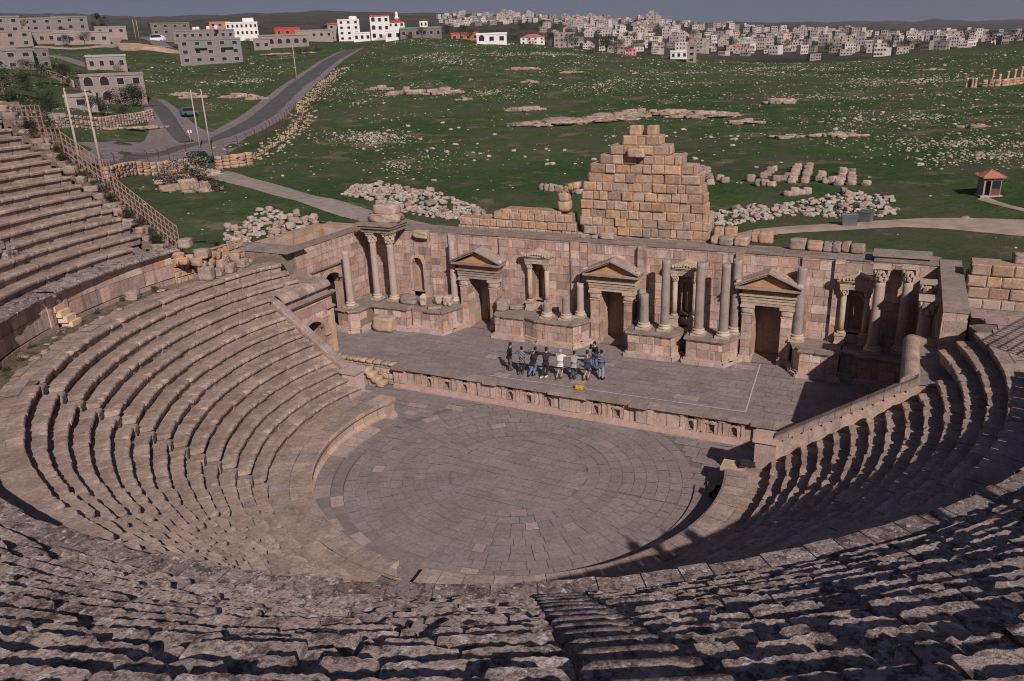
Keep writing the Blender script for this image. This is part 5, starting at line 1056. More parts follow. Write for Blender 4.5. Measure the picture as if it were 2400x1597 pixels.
stone_wall('garden_wall', P_['wallG'], 2.2, .4, 'buff garden wall in front of the arched house', S_WALL); stone_wall('garden_wall', P_['wallH'], 2.0, .4, 'stepped buff wall running down the green slope at the left', S_WALL)
RUST = plain('rusty_iron', (.085, .045, .030), .8, 0, .2, 6); GALV = plain('dusty_pink_iron', (.34, .205, .185), .6, 0, .15, 6, .2)
def fence(name, pts, lab, step=2.6, h=2.3, bent=True):
    T = empty(name, label=lab, cat='fence'); W_ = MB(); last = None; k = 0; np_ = 0
    for k in range(len(pts)-1):
        a, b = Vector(pts[k][:2]), Vector(pts[k+1][:2]); d = b-a; n = max(1, int(d.length/step)); s = d.normalized(); side = Vector((-s.y, s.x))
        for i in range(n):
            c = a+d*i/n; z = height(c.x, c.y)
            top = [(c.x, c.y, z+h), (c.x+side.x*.3, c.y+side.y*.3, z+h+.35)]
            if np_ < 98:
                mb = MB(); mb.tube([(c.x, c.y, z-.2), top[0], top[1]], .055, 5); mb.build('post', RUST, T); np_ += 1
            if last is not None:
                for q in range(6): zz = .25+h*q/5.5; W_.tube([(last[0], last[1], last[2]+zz), (c.x, c.y, z+zz)], .016, 3)
            last = (c.x, c.y, z)
    W_.build('wires', RUST, T)
fence('fence', P_['fence_a'], 'rusty wire fence with bent posts on the stone wall near the junction'); fence('fence', P_['fence_b'], 'long rusty fence climbing along the right side of the road', 3.4); fence('fence', P_['fence_c'], 'dark wire fence between the road and the rubble slope', 3)
CONC = plain('pale_concrete_pole', (.42, .36, .31), .9, .2, .1, 2)
def pole(x, y, h, lab, r=.17, z=None):
    mb = MB(); z = height(x, y) if z is None else z; mb.tube([(0, 0, -.5), (0, 0, h)], [r, r*.6], 8); return tag(mb.build('utility_pole', CONC, loc=(x, y, z)), lab, 'pole')
pp = P_['poles']
zz0 = CAM.z+0; 
for k, (x, y) in enumerate(pp):
    h = (10.3, 9.8, 9.2, 9.2, 9.5, 9.5, 9)[k]; lab = ('right pole of the nearest utility pole pair, above the railing', 'left pole of the nearest utility pole pair, above the railing', 'left pole of the pair beside the curving road', 'right pole of the pair beside the curving road', 'left pole of the far pair on the hilltop', 'right pole of the far pair on the hilltop', 'lone pale pole on the green slope left of the road')[k]
    pole(x, y, h, lab, .19 if k < 2 else (.14 if k < 4 else .16))
x0_, y0_ = pp[0][:2]; x1_, y1_ = pp[1][:2]; mb = MB(); za, zb = height(x0_, y0_)+10, height(x1_, y1_)+9.6
for dz in (0, -3.2, -3.9): mb.tube([(x0_-(x1_-x0_)*.25, y0_-(y1_-y0_)*.25, za+dz), (x1_+(x1_-x0_)*.25, y1_+(y1_-y0_)*.25, zb+dz)], .07, 5)
for q in (-.2, .3, .7, 1.2): mb.lathe([(.05, 0), (.13, .05), (.06, .12), (.13, .2), (.05, .3)], (x0_+(x1_-x0_)*q, y0_+(y1_-y0_)*q, (za+(zb-za)*q)), 7)
tag(mb.build('power_line_frame', RUST), 'dark cross beams with insulators joining the nearest pair of poles', 'cross beam')
pole(-88.0, 8.0, 9, 'thin dark pole leaning behind the lattice railing at the far left', .12)
x0_, y0_ = pp[4][:2]; x1_, y1_ = pp[5][:2]; mb = MB(); z = height(x0_, y0_)+9.4; mb.tube([(x0_-(x1_-x0_)*.8, y0_-(y1_-y0_)*.8, z), (x1_+(x1_-x0_)*.8, y1_+(y1_-y0_)*.8, z)], .15, 5); tag(mb.build('power_line_frame', RUST), 'dark cross beam on the far hilltop pole pair', 'cross beam')
# ------------------------------------------------------------ buildings
def hmat(name, col): return plain(name, col, .9, .15, .10, .7)
HM = {k: hmat('render_'+k, c) for k, c in dict(grey=(.22, .20, .205), white=(.72, .70, .70), cream=(.30, .25, .235), pink=(.45, .19, .15), dark=(.17, .15, .145), yellow=(.50, .36, .10), blue=(.30, .36, .38), buff=(.27, .22, .20), red=(.45, .07, .05), tile=(.42, .13, .08), green=(.16, .22, .17), rose=(.70, .25, .25)).items()}
GLASS = plain('dark_window_glass', (.022, .024, .03), .25, 0, .1, 3); FRAME = plain('window_frame', (.42, .36, .32), .8)
def house(name, lab, x, y, z, w, dp, h, fl, col, rot=0, wins=4, roof='flat', arch=0, cat='house', band=None, balc=0, base_ext=3, top=None):
    an = math.atan2(y-CAM.y, x-CAM.x)-PI/2+rot; T = empty(name, (x, y, z), an, label=lab, cat=cat)
    M = Matrix.Identity(4); mb = MB(); mb.box(-w/2, w/2, 0, dp, -base_ext, h, (1, 1, 1)); mb.build('wall', HM[col], T)
    if roof == 'flat':
        mb = MB(); 
        for (a, b, c_, d) in ((-w/2-.15, w/2+.15, -.15, .1), (-w/2-.15, w/2+.15, dp-.1, dp+.15), (-w/2-.15, -w/2+.1, .1, dp-.1), (w/2-.1, w/2+.15, .1, dp-.1)): mb.box(a, b, c_, d, h-.15, h+.45)
        mb.build('parapet', HM[col if band is None else band], T)
    else:
        mb = MB(); i = mb.pts([(-w/2-.4, -.4, h), (w/2+.4, -.4, h), (w/2+.4, dp+.4, h), (-w/2-.4, dp+.4, h), (-w*.15, dp/2, h+w*.14), (w*.15, dp/2, h+w*.14)])
        for f_ in ((0, 1, 5, 4), (1, 2, 5), (2, 3, 4, 5), (3, 0, 4), (3, 2, 1, 0)): mb.face([i+q for q in f_], (1, 1, 1))
        mb.build('roof', HM['tile' if roof == 'hip' else 'red'], T)
    fh = h/fl
    for f in range(fl):
        for k in range(wins):
            wx = -w/2+w*(k+.5)/wins; ww = min(1.5, w/wins*.42); wh = min(1.35, fh*.42); z0 = f*fh+fh*.35
            ar = (arch and k < arch); mb = MB()
            if ar:
                ww *= 1.25; wh *= 1.25; pts = [(-ww/2, 0), (ww/2, 0)]+[(ww/2*math.cos(PI*q/8), wh*.6+ww/2*math.sin(PI*q/8)) for q in range(9)]
                i = mb.pts([(a, -.04, b) for a, b in pts]); mb.face([i+q for q in range(len(pts))], (1, 1, 1), 1)
                for q in range(8):
                    a, b = PI*q/8, PI*(q+1)/8; i = mb.pts([(ww/2*math.cos(a), -.10, wh*.6+ww/2*math.sin(a)), ((ww/2+.15)*math.cos(a), -.10, wh*.6+(ww/2+.15)*math.sin(a)), ((ww/2+.15)*math.cos(b), -.10, wh*.6+(ww/2+.15)*math.sin(b)), (ww/2*math.cos(b), -.10, wh*.6+ww/2*math.sin(b))]); mb.face((i, i+1, i+2, i+3), (1, 1, 1), 0)
            else:
                mb.box(-ww/2, ww/2, -.03, .02, 0, wh, (1, 1, 1), None, 1)
                for (a, b, c_, d) in ((-ww/2-.1, ww/2+.1, wh, wh+.1), (-ww/2-.12, ww/2+.12, -.12, 0), (-ww/2-.1, -ww/2, 0, wh), (ww/2, ww/2+.1, 0, wh)): mb.box(a, b, -.09, .02, c_, d)
            o = mb.build('window', [FRAME, GLASS], T); o.location = (wx, 0, z0)
    for sgn in (-1, 1):
        for f in range(fl):
            mb = MB(); mb.box(-.03, .03, -.6, .6, 0, fh*.4, (1, 1, 1), None, 1); mb.box(-.06, .06, -.75, .75, -.1, 0); o = mb.build('window', [FRAME, GLASS], T); o.location = (sgn*w/2, dp*.5, f*fh+fh*.35)
    for k in range(balc):
        mb = MB(); bx = (-.15+.42*k)*w if balc > 1 else 0; f = fl-1; mb.box(bx-w*.10, bx+w*.10, -1.1, 0, f*fh-.05, f*fh+.12); mb.box(bx-w*.10, bx+w*.10, -1.12, -1.02, f*fh+.12, f*fh+1.0); o = mb.build('balcony', HM['green'], T)
    if top:
        mb = MB(); mb.box(w*.05, w*.4, dp*.3, dp*.8, h, h+fh*.75); mb.build('roof_room', HM[top], T)
    return T
BO = {"a_arch":[-143.6,94.5,12.8,12.8,6.2,202],"b_band":[-201.1,139.0,20.3,10.7,4.0,275],"c_grey_l":[-215.8,116.3,22.0,9.2,4.7,274],"c_white":[-209.5,118.1,21.3,7.2,5.1,270],"c_unf":[-210.8,123.9,21.4,6.9,5.0,274],"d_three":[-205.9,184.8,21.3,20.5,7.9,309],"e_long":[-286.9,261.1,32.8,26.8,4.1,420],"f_dark":[-326.2,277.6,36.9,18.4,5.4,460],"g_salmon":[-316.9,301.9,37.5,10.6,5.2,470],"h_white":[-309.2,309.4,35.6,16.1,6.7,470],"i_beige":[-225.9,245.4,27.1,20.2,4.8,367],"i2_left":[-226.7,233.0,26.2,6.5,4.2,358],"j_red":[-298.7,332.4,35.2,13.5,4.3,480],"k_low":[-288.0,341.5,33.5,20.1,4.4,480],"l_tan":[-314.0,394.5,33.8,9.8,9.4,538],"l_white":[-299.9,389.3,32.9,13.0,12.1,525],"m_annex":[-214.7,285.2,29.0,7.7,3.6,391],"n_big":[-206.1,287.6,29.2,8.7,10.2,388],"n_low":[-179.1,258.0,28.0,6.9,3.7,348],"o_mos":[-218.2,318.6,32.7,8.3,5.4,420],"p_green":[-167.7,260.6,28.3,16.7,3.8,344],"q_red":[-228.0,359.8,36.5,4.3,3.8,460],"r_white":[-122.9,236.0,24.2,10.7,3.4,300],"s_red":[-189.7,336.0,28.0,13.7,3.9,420],"t_a":[-320.3,187.0,36.3,13.9,6.4,400],"t_b":[-339.6,212.2,38.5,10.9,4.9,430],"t_c":[-327.3,212.3,37.9,14.2,5.2,420],"t_d":[-338.3,231.3,39.0,15.0,5.8,440],"t_e":[-301.0,177.1,30.4,14.5,5.8,378],"t_f":[-303.9,191.9,31.7,24.0,4.8,389],"t_g":[-288.1,198.0,30.9,20.1,4.6,380],"t_h":[-351.8,262.9,38.0,14.3,3.6,470],"u_small":[-137.1,81.1,12.6,5.8,2.6,189],"v_gate":[-115.9,60.6,10.8,2.4,1.9,160],"w1":[-269.6,590.4,29.3,19.6,5.5,683],"w2":[-263.9,611.1,29.0,9.5,9.6,700],"w3":[-232.0,566.3,25.7,15.8,10.4,646],"w4":[-91.1,248.9,20.3,3.9,2.4,299],"x_pink":[-133.3,425.9,18.0,6.3,3.6,480],"x_white":[-59.4,251.7,16.7,5.6,2.5,292],"x_tall":[-51.2,236.3,15.6,3.0,5.4,275],"x2":[-147.7,442.2,18.7,10.1,7.6,500]}
HS = {'a_arch': (9, 2, 'buff', .12, 4, 'flat', 2, 'two storey grey buff house with four arched openings at its left'), 'b_band': (7, 1, 'cream', .1, 4, 'flat', 0, 'long low cream house with two pale blue bands'), 'c_grey_l': (10, 2, 'grey', 0, 3, 'flat', 0, 'two storey grey house cut by the left edge'), 'c_white': (10, 2, 'grey', 0, 2, 'flat', 0, 'house with grey upper storey beside the left edge, over shrubs'), 'c_unf': (10, 2, 'dark', 0, 3, 'flat', 0, 'unfinished dark concrete house right of the grey houses at the left'),
'd_three': (12, 3, 'grey', 0, 5, 'flat', 0, 'three storey raw grey apartment house with two green balconies'), 'e_long': (10, 1, 'grey', 0, 8, 'flat', 0, 'long grey single storey building behind the raw grey apartment house'), 'f_dark': (12, 2, 'dark', .1, 4, 'flat', 0, 'dark unfinished two storey building on the hill'), 'g_salmon': (10, 2, 'pink', .2, 3, 'flat', 0, 'salmon red block of flats beside the big white block'), 'h_white': (12, 2, 'white', 0, 7, 'flat', 0, 'big white block of flats with rows of small windows'),
'i_beige': (10, 1, 'buff', 0, 6, 'flat', 6, 'low beige house with a row of arched windows'), 'i2_left': (8, 1, 'buff', 0, 2, 'flat', 0, 'small beige annex left of the low beige arched house'), 'j_red': (10, 1, 'red', 0, 3, 'flat', 0, 'low house with red painted upper walls'), 'k_low': (10, 1, 'cream', .1, 5, 'flat', 0, 'low cream house between the red house and the tall villa'), 'l_tan': (12, 3, 'cream', .3, 2, 'hip', 0, 'tan part of the tall villa with red roof and balconies'), 'l_white': (12, 4, 'white', 0, 3, 'flat', 0, 'tall white stepped villa with scaffold poles'), 'm_annex': (6, 1, 'white', 0, 3, 'flat', 0, 'low pale annex with garage doors left of the tallest white building'),
'n_big': (9, 3, 'white', 0, 3, 'flat', 1, 'tallest white building on the ridge with a red roof line'), 'n_low': (6, 1, 'white', 0, 2, 'flat', 0, 'long white garden wall block right of the tallest white building'), 'o_mos': (9, 2, 'white', 0, 3, 'red', 0, 'white house with a pointed red roof behind the tallest building'), 'p_green': (8, 1, 'dark', 0, 6, 'flat', 0, 'long low dark building with a pale green roof edge'), 'q_red': (7, 1, 'white', 0, 2, 'red', 0, 'small white house with bright red pyramid roof'), 'r_white': (8, 1, 'white', 0, 3, 'flat', 1, 'low white house alone at the ridge edge'), 's_red': (8, 1, 'tile', 0, 4, 'flat', 0, 'low reddish brick house left of the low white ridge house'),
't_a': (12, 2, 'grey', 0, 3, 'flat', 0, 'grey two storey house at the top left edge'), 't_b': (10, 2, 'cream', 0, 3, 'flat', 0, 'yellowish house with flat roof, left of the cypress'), 't_c': (10, 2, 'grey', 0, 3, 'flat', 0, 'pale grey house with three windows near the cypress'), 't_d': (10, 2, 'grey', .2, 3, 'flat', 0, 'shabby grey house half hidden by the dark cypress'), 't_e': (10, 2, 'buff', 0, 3, 'flat', 1, 'buff house with arched door in the lower row at the left'), 't_f': (10, 1, 'buff', 0, 7, 'flat', 0, 'long open shed with dark bays in the lower row'), 't_g': (10, 1, 'cream', 0, 5, 'flat', 0, 'curved cream house among shrubs in the lower row'), 't_h': (8, 1, 'cream', 0, 3, 'flat', 0, 'small cream house right of the tall pine'), 'u_small': (5, 1, 'cream', -.1, 1, 'flat', 0, 'small white cabin beside the arched house'), 'v_gate': (3, 1, 'buff', 0, 1, 'flat', 0, 'small gatehouse at the left end of the garden wall'),
'w1': (10, 2, 'white', 0, 4, 'hip', 0, 'white house with dark red roof where the near town begins'), 'w2': (9, 3, 'dark', 0, 3, 'flat', 0, 'narrow unfinished concrete tower house in the near town'), 'w3': (11, 3, 'cream', .2, 4, 'flat', 0, 'large cream house stepping down in the near town'), 'x_pink': (7, 2, 'rose', 0, 3, 'flat', 0, 'bright pink banded house at the foot of the town'), 'x_tall': (4, 3, 'cream', 0, 1, 'flat', 0, 'narrow four window cream tower house at the field edge'), 'x_white': (6, 1, 'white', 0, 3, 'flat', 0, 'low white house at the field edge left of the tower house'), 'x2': (9, 3, 'cream', .1, 3, 'flat', 0, 'cream house left of the pink banded house')}
for k, (dp, fl, col, ro, wi, roof, arc, lab) in HS.items():
    x, y, z, w, h, d = BO[k]; zg = height(x, y)
    house('house' if k not in ('d_three', 'h_white', 'g_salmon') else 'apartment_building', lab, x, y, z, w, dp, h, fl, col, ro, wi, roof, arc, 'house' if k not in ('d_three', 'h_white', 'g_salmon') else 'apartment building', balc=2 if k == 'd_three' else 0, band='blue' if k == 'b_band' else ('red' if k == 'n_big' else ('green' if k == 'p_green' else None)), base_ext=max(3, z-zg+3), top='white' if k in ('l_white', 'h_white') else None)
x, y, z, w, h, d = BO['b_band']; 
mb = MB(); mb.lathe([(1.0, 0), (1.0, 7), (1.4, 7.1), (1.4, 7.6), (.8, 7.7), (.8, 9), (.9, 9.3), (.1, 10.6)], n=12); x, y, z, w, h, d = BO['o_mos']; tag(mb.build('minaret', HM['white'], loc=(x-2, y+4, z)), 'slim white minaret rising beside the tallest white building', 'minaret')
for k in range(4):
    x, y, z, w, h, d = BO['e_long']; mb = MB(); mb.lathe([(.9, 0), (.9, 1.6), (.4, 1.9)], n=10); tag(mb.build('water_tank', HM['white'], loc=(x-9+(0, 2.3, 9, 14)[k], y+3, z+h+.1)), 'white water tank standing on the long grey roof', 'water tank', 'white water tanks on the long grey roof')
# town on the far slopes: eight kinds of block house
TH = []
for k in range(9):
    rg = random.Random(k+40); mb = MB(); fl = (1, 2, 2, 3, 3, 2, 4, 3, 2)[k]; w, dp = rg.uniform(9, 15), rg.uniform(8, 12); h = fl*3.1
    b = (1.0, 1.15, .75, 1.1, .5, .9, .85, 1.2, .62)[k]; t = (b*(1.05, 1.0, 1.06, 1, 1, 1.2, 1.02, 1, 1)[k], b, b*(.93, 1.0, .85, .97, .95, .8, .92, 1, .95)[k])
    mb.box(-w/2, w/2, 0, dp, -6, h, t); mb.box(-w/2-.2, w/2+.2, -.2, dp+.2, h, h+.5, tuple(c*.85 for c in t))
    if k % 3 == 0: mb.box(-w*.3, w*.1, dp*.3, dp*.8, h+.5, h+3, t)
    if k in (3, 6): mb.box(w/2, w/2+4, 1, dp, -6, h-3.1, t)
    if k == 5: i = mb.pts([(-w/2, 0, h+.5), (w/2, 0, h+.5), (w/2, dp, h+.5), (-w/2, dp, h+.5), (0, dp/2, h+3)]); [mb.face((i+a, i+(a+1) % 4, i+4), (.9, .25, .2), 0) for a in range(4)]
    for f in range(fl):
        n = 4
        for q in range(n):
            if rg.random() < .12: continue
            wx = -w/2+w*(q+.5)/n; ww = rg.uniform(.6, .9); mb.box(wx-ww, wx+ww, -.06, .0, f*3.1+1.0, f*3.1+2.4, (1, 1, 1), None, 1)
        for q in (1, 2): mb.box(-w/2-.06, -w/2, dp*q/3-.7, dp*q/3+.7, f*3.1+1, f*3.1+2.3, (1, 1, 1), None, 1); mb.box(w/2, w/2+.06, dp*q/3-.7, dp*q/3+.7, f*3.1+1, f*3.1+2.3, (1, 1, 1), None, 1)
    TM = HM.setdefault('town', plain('town_render', (.47, .42, .40), .9, .1, .08, .3, usetint=True))
    o = mb.build('town_house', [TM, GLASS]); TH.append(o)
kinds = ['single storey pale cream', 'white two storey', 'tan two storey', 'white three storey', 'dark unfinished three storey', 'pink two storey red roofed', 'buff four storey', 'bright white three storey', 'dull grey two storey']
placed = []; nT = 0; guard = 0
zones = [((-24, -8), (620, 1250), 'on the mid town slope', 92), ((-8, 2), (560, 1150), 'on the near town slope left of the green hill', 80), ((2, 12), (560, 1000), 'along the crest behind the green hill', 40), ((-30, -17), (1250, 1900), 'on the hazy far town slope', 74)]
first = set()
for (a0_, a1_), (d0, d1), zl, cnt in zones:
    n = 0; guard = 0
    while n < cnt and guard < 6000:
        guard += 1; az = rnd.uniform(a0_, a1_); d = math.sqrt(rnd.uniform(d0*d0, d1*d1)) if d1 < 1300 else rnd.uniform(d0, d1); x, y = az_pt(az, d)
        if any((x-p[0])**2+(y-p[1])**2 < 12**2 for p in placed): continue
        if nz(x*.008, y*.008, 3) < -.05 and rnd.random() < .8: continue
        k = rnd.choice([0, 0, 1, 1, 2, 3, 3, 4, 5, 6, 6, 7, 8, 8]); src = TH[k]
        if k in first: o = src.copy(); C.objects.link(o)
        else: o = src; first.add(k)
        o.location = (x, y, height(x, y)+.3); o.rotation_euler = (0, 0, math.atan2(y-CAM.y, x-CAM.x)-PI/2+rnd.uniform(-.6, .6)); s = rnd.uniform(.5, .85)*(1.25 if d > 1150 else 1); o.scale = (s, s, s*rnd.uniform(.85, 1.15))
        tag(o, kinds[k]+' house '+zl, 'house', kinds[k]+' houses '+zl); placed.append((x, y)); n += 1
DH = MB(); n = 0; guard = 0
while n < 420 and guard < 9000:
    guard += 1; az = rnd.uniform(-31, 10); d = rnd.uniform(640, 1350) if az > -22 else rnd.uniform(1250, 1950); x, y = az_pt(az, d)
    if any((x-p[0])**2+(y-p[1])**2 < 11**2 for p in placed) or (nz(x*.006+4, y*.006, 3) < -.1 and rnd.random() < .7): continue
    w, dp, h = rnd.uniform(5, 10), rnd.uniform(5, 8), rnd.choice([3, 3.5, 6, 6.5, 9]); z = height(x, y); b = rnd.choice([.55, .8, 1.0, 1.15, 1.3]); q = rnd.uniform(-.06, .06); M = Matrix.Translation((x, y, z)) @ Matrix.Rotation(math.atan2(y-CAM.y, x-CAM.x)-PI/2+rnd.uniform(-.7, .7), 4, 'Z')
    DH.box(-w/2, w/2, 0, dp, -5, h, (b*(1+q), b, b*(1-q)), M)
    for f in range(int(h//3)):
        for k in (-.3, 0, .3): DH.box(w*k-.5, w*k+.5, -.06, 0, f*3+1, f*3+2.2, (1, 1, 1), M, 1)
    placed.append((x, y)); n += 1
tag(DH.build('distant_houses', [TM, GLASS]), 'countless further small houses filling the town on the far ridges', 'houses', kind='stuff')
# ------------------------------------------------------------ trees and shrubs
LEAF = plain('dark_foliage', (.035, .048, .025), .9, 0, .35, 1.2, usetint=True); BARK = plain('bark', (.13, .10, .08), 1, .5, .2, 6); DRYB = plain('dry_twigs', (.16, .13, .12), .95, 0, .3, 1.5, usetint=True)
def tree_proto(name, h, w, kind, leaf=LEAF, n=900, sd=1):
    rg = random.Random(sd); T = empty(name, (0, 0, 0)); mb = MB(); tr = h*(.35 if kind != 'bush' else .12)
    mb.tube([(0, 0, -.3), (.05*h*.3, 0, tr*.6), (0, .03*h, tr), (0, 0, h*.75)], [h*.035, h*.028, h*.022, h*.006], 7)
    limbs = []
    for k in range(7):
        a = rg.random()*6.3; z0 = tr*rg.uniform(.7, 1.6); e = (math.cos(a)*w*.36, math.sin(a)*w*.36, min(h*.9, z0+h*rg.uniform(.1, .35))); mb.tube([(0, 0, z0), tuple(c*.5 for c in e[:2])+(z0+(e[2]-z0)*.6,), e], [h*.014, h*.010, h*.004], 5); limbs.append(e)
    mb.build('trunk', BARK, T); mb = MB(); cl = []
    for k in range(16 if kind != 'cypress' else 12):
        if kind == 'cypress': z = h*(.12+.8*k/12); r = w*.5*(1-(k/12)**2*.75); cl.append((rg.uniform(-.1, .1)*w, rg.uniform(-.1, .1)*w, z, r*.8, h*.1))
        else:
            a = rg.random()*6.3; rr = w*.5*math.sqrt(rg.random())*.75; z = tr+(h-tr)*rg.uniform(.12, .9); sh = 1-.5*abs((z-tr)/(h-tr)-.45); cl.append((rr*math.cos(a)*sh, rr*math.sin(a)*sh, z, w*rg.uniform(.13, .24), w*rg.uniform(.10, .17)))
    for c in cl:
        b = rg.uniform(.6, 1.5)
        for _ in range(n//len(cl)):
            v = Vector((rg.gauss(0, 1), rg.gauss(0, 1), rg.gauss(0, 1))).normalized()*rg.uniform(.5, 1.08); p = Vector((c[0]+v.x*c[3], c[1]+v.y*c[3], c[2]+v.z*c[4])); s = h*rg.uniform(.012, .03)*(1 if h > 3 else 1.6)
            d1 = Vector((rg.uniform(-1, 1), rg.uniform(-1, 1), rg.uniform(-.6, .6))).normalized()*s; d2 = d1.cross(Vector((rg.uniform(-1, 1), rg.uniform(-1, 1), 1))).normalized()*s*.8; i = mb.pts([p-d1, p-d2, p+d1, p+d2]); q = b*rg.uniform(.8, 1.2); mb.face((i, i+1, i+2, i+3), (q, q, q*.95))
    mb.build('crown', leaf, T); return T
TP = {'olive': tree_proto('olive_tree', 4.2, 5.5, 'tree', sd=3, n=1500), 'pine': tree_proto('pine_tree', 11, 8, 'tree', sd=5, n=1500), 'cypress': tree_proto('cypress_tree', 8, 2.8, 'cypress', sd=6, n=1200), 'bush': tree_proto('bush', 2.2, 3.2, 'bush', sd=8, n=800), 'dry': tree_proto('bare_bush', 2.6, 3.6, 'bush', DRYB, sd=9, n=700)}
used = set()
def plant(kind, x, y, s, lab, cat, z=None, grp=None):
    src = TP[kind]
    if kind in used: o = copy_tree(src)
    else: o = src; used.add(kind)
    o.location = (x, y, height(x, y) if z is None else z); o.rotation_euler = (0, 0, rnd.random()*6.3); o.scale = (s, s, s); return tag(o, lab, cat, grp)
ft = P_['fartrees']; plant('pine', *ft[0][:2], 1.05, 'tall ragged dark pine standing alone on the top left skyline', 'tree', ft[0][2]-2); plant('cypress', *ft[1][:2], .95, 'dark cypress in front of the shabby grey house at the top left', 'tree', ft[1][2]-1)
for k, q in enumerate(ft[2:]): plant('olive', *q[:2], .9, ('round dark tree left of the yellowish flat roofed house', 'small dark tree right of the yellowish house')[k], 'tree', q[2]-1)
for k, (x, y, s_) in enumerate(P_['trees']):
    kd = 'olive' if s_ >= 4 else 'bush'
    if 6 <= k <= 12: plant('olive' if k > 8 else 'dry', x, y, s_/4.5 if k > 8 else s_/3, 'olive tree with grey green crown beside the arched house' if k > 8 else 'leafless grey bush on the slope under the left houses', 'tree' if k > 8 else 'bush', grp='olive trees around the arched house' if k > 8 else 'grey bushes on the left slope')
    else: plant(kd, x, y, s_/4.2 if kd == 'olive' else s_/2.6, 'dark bushy tree growing on the slopes around the houses', 'tree', grp='dark trees among the houses')
for k in range(34):
    az, d = (rnd.uniform(-58, -50), rnd.uniform(185, 290)) if k < 16 else ((rnd.uniform(-27, -18), rnd.uniform(285, 330)) if k < 26 else (rnd.uniform(-60, -55), rnd.uniform(120, 175))); x, y = az_pt(az, d)
    if dist_road(x, y) < 7: continue
    plant(rnd.choice(['olive', 'bush', 'dry']), x, y, rnd.uniform(.8, 1.3), 'dark shrub or small tree scattered on the hillside', 'shrub', grp='shrubs scattered on the hillside')
for k in range(150):
    az = rnd.uniform(-26, 11); d = rnd.uniform(620, 1250); x, y = az_pt(az, d)
    if any((x-p[0])**2+(y-p[1])**2 < 9**2 for p in placed): continue
    plant('olive', x, y, rnd.uniform(1.3, 2.6), 'dark round tree between the houses of the town', 'tree', grp='dark trees between the town houses')
for (x, y, s_, kd) in ((-62, 35.5, 1.2, 'dry'), (-60, 38, 1.3, 'dry'), (-58.5, 36, .8, 'bush'), (-64, 40, .9, 'bush'), (-52, 33, .7, 'bush'), (23.6, 19.5, .9, 'bush'), (24.5, 17, .8, 'bush'), (24.2, 22, 1.0, 'bush')):
    plant(kd, x, y, s_, 'scrubby bush growing among rocks near the theatre', 'bush', grp='scrubby bushes near the theatre')
# ------------------------------------------------------------ hut, bins, vehicles, sign, colonnade
x, y = P_['hutp'][0]; z = height(x, y); hut = empty('guard_hut', (x, y, z), .35, label='small guard hut with red tiled pyramid roof and a glazed front', cat='hut'); hut.scale = (.58, .58, .68)
HW = plain('hut_panel', (.30, .25, .22), .7); HB = plain('maroon_panel', (.16, .05, .045), .6); TILE = stone('roof_tile', (.36, .14, .09), (.46, .21, .14), 3, .6, usetint=False)
mb = MB(); mb.box(-1.5, 1.5, -1.2, 1.2, -.3, .12); mb.build('plinth', CONC, hut)
mb = MB(); mb.box(-1.2, -.95, -1, -.9, .12, 2.2); mb.box(-.25, -.1, -1, -.9, .12, 2.2); mb.box(1.1, 1.2, -1, -.9, .12, 2.2); mb.box(-1.2, 1.2, -1, -.9, 1.95, 2.25); mb.box(-1.2, -1.12, -.9, 1, .12, 2.25); mb.box(1.12, 1.2, -.9, 1, .12, 2.25); mb.box(-1.2, 1.2, .92, 1, .12, 2.25); mb.build('wall', HW, hut)
mb = MB(); mb.box(-.1, 1.1, -.98, -.92, .12, .95); mb.build('front_panel', HB, hut); mb = MB(); mb.box(-.1, 1.1, -.96, -.94, .95, 1.95); mb.build('window', GLASS, hut); mb = MB(); mb.box(-.95, -.25, .5, .55, .12, 1.95); mb.build('door', DARK, hut)
mb = MB(); i = mb.pts([(-1.6, -1.4, 2.25), (1.6, -1.4, 2.25), (1.6, 1.4, 2.25), (-1.6, 1.4, 2.25), (-1.6, -1.4, 2.38), (1.6, -1.4, 2.38), (1.6, 1.4, 2.38), (-1.6, 1.4, 2.38), (0, 0, 3.15)])
for f_ in ((3, 2, 1, 0), (0, 1, 5, 4), (1, 2, 6, 5), (2, 3, 7, 6), (3, 0, 4, 7), (4, 5, 8), (5, 6, 8), (6, 7, 8), (7, 4, 8)): mb.face([i+q for q in f_], (1, 1, 1))
for a in range(4):
    p, q = [(-1.6, -1.4), (1.6, -1.4), (1.6, 1.4), (-1.6, 1.4)][a], 0; mb.tube([(p[0], p[1], 2.4), (0, 0, 3.18)], .06, 5)
mb.build('roof', TILE, hut)
BINM = plain('galvanised_metal', (.22, .23, .26), .45, 0, .15, 2, .6)
for k, (x, y) in enumerate(P_['bins']):
    b = empty('waste_bin', (x, y, height(x, y)), .2-.5*k, label=('larger square metal waste bin beside the dirt track', 'smaller tilted metal waste bin further from the dirt track')[k], cat='bin'); mb = MB(); w = .6 if k == 0 else .5
    i = mb.pts([(-w*.85, -w*.6, .12), (w*.85, -w*.6, .12), (w*.85, w*.6, .12), (-w*.85, w*.6, .12), (-w, -w*.75, .85), (w, -w*.75, .85), (w, w*.75, .85), (-w, w*.75, .85)])
    for f_ in ((3, 2, 1, 0), (0, 1, 5, 4), (1, 2, 6, 5), (2, 3, 7, 6), (3, 0, 4, 7)): mb.face([i+q for q in f_], (1, 1, 1))
    mb.build('body', BINM, b); mb = MB(); mb.box(-w*1.05, w*1.05, -w*.8, w*.8, .85, .92); mb.box(-w, w, .0, w*.7, .92, 1.0); mb.build('lid', BINM, b)
    for sx in (-1, 1):
        for sy in (-1, 1): mb = MB(); mb.lathe([(.08, -.03), (.08, .03)], n=10, M=Matrix.Translation((sx*w*.7, sy*w*.45, .08)) @ Matrix.Rotation(PI/2, 4, 'X')); mb.build('wheel', DARK, b)
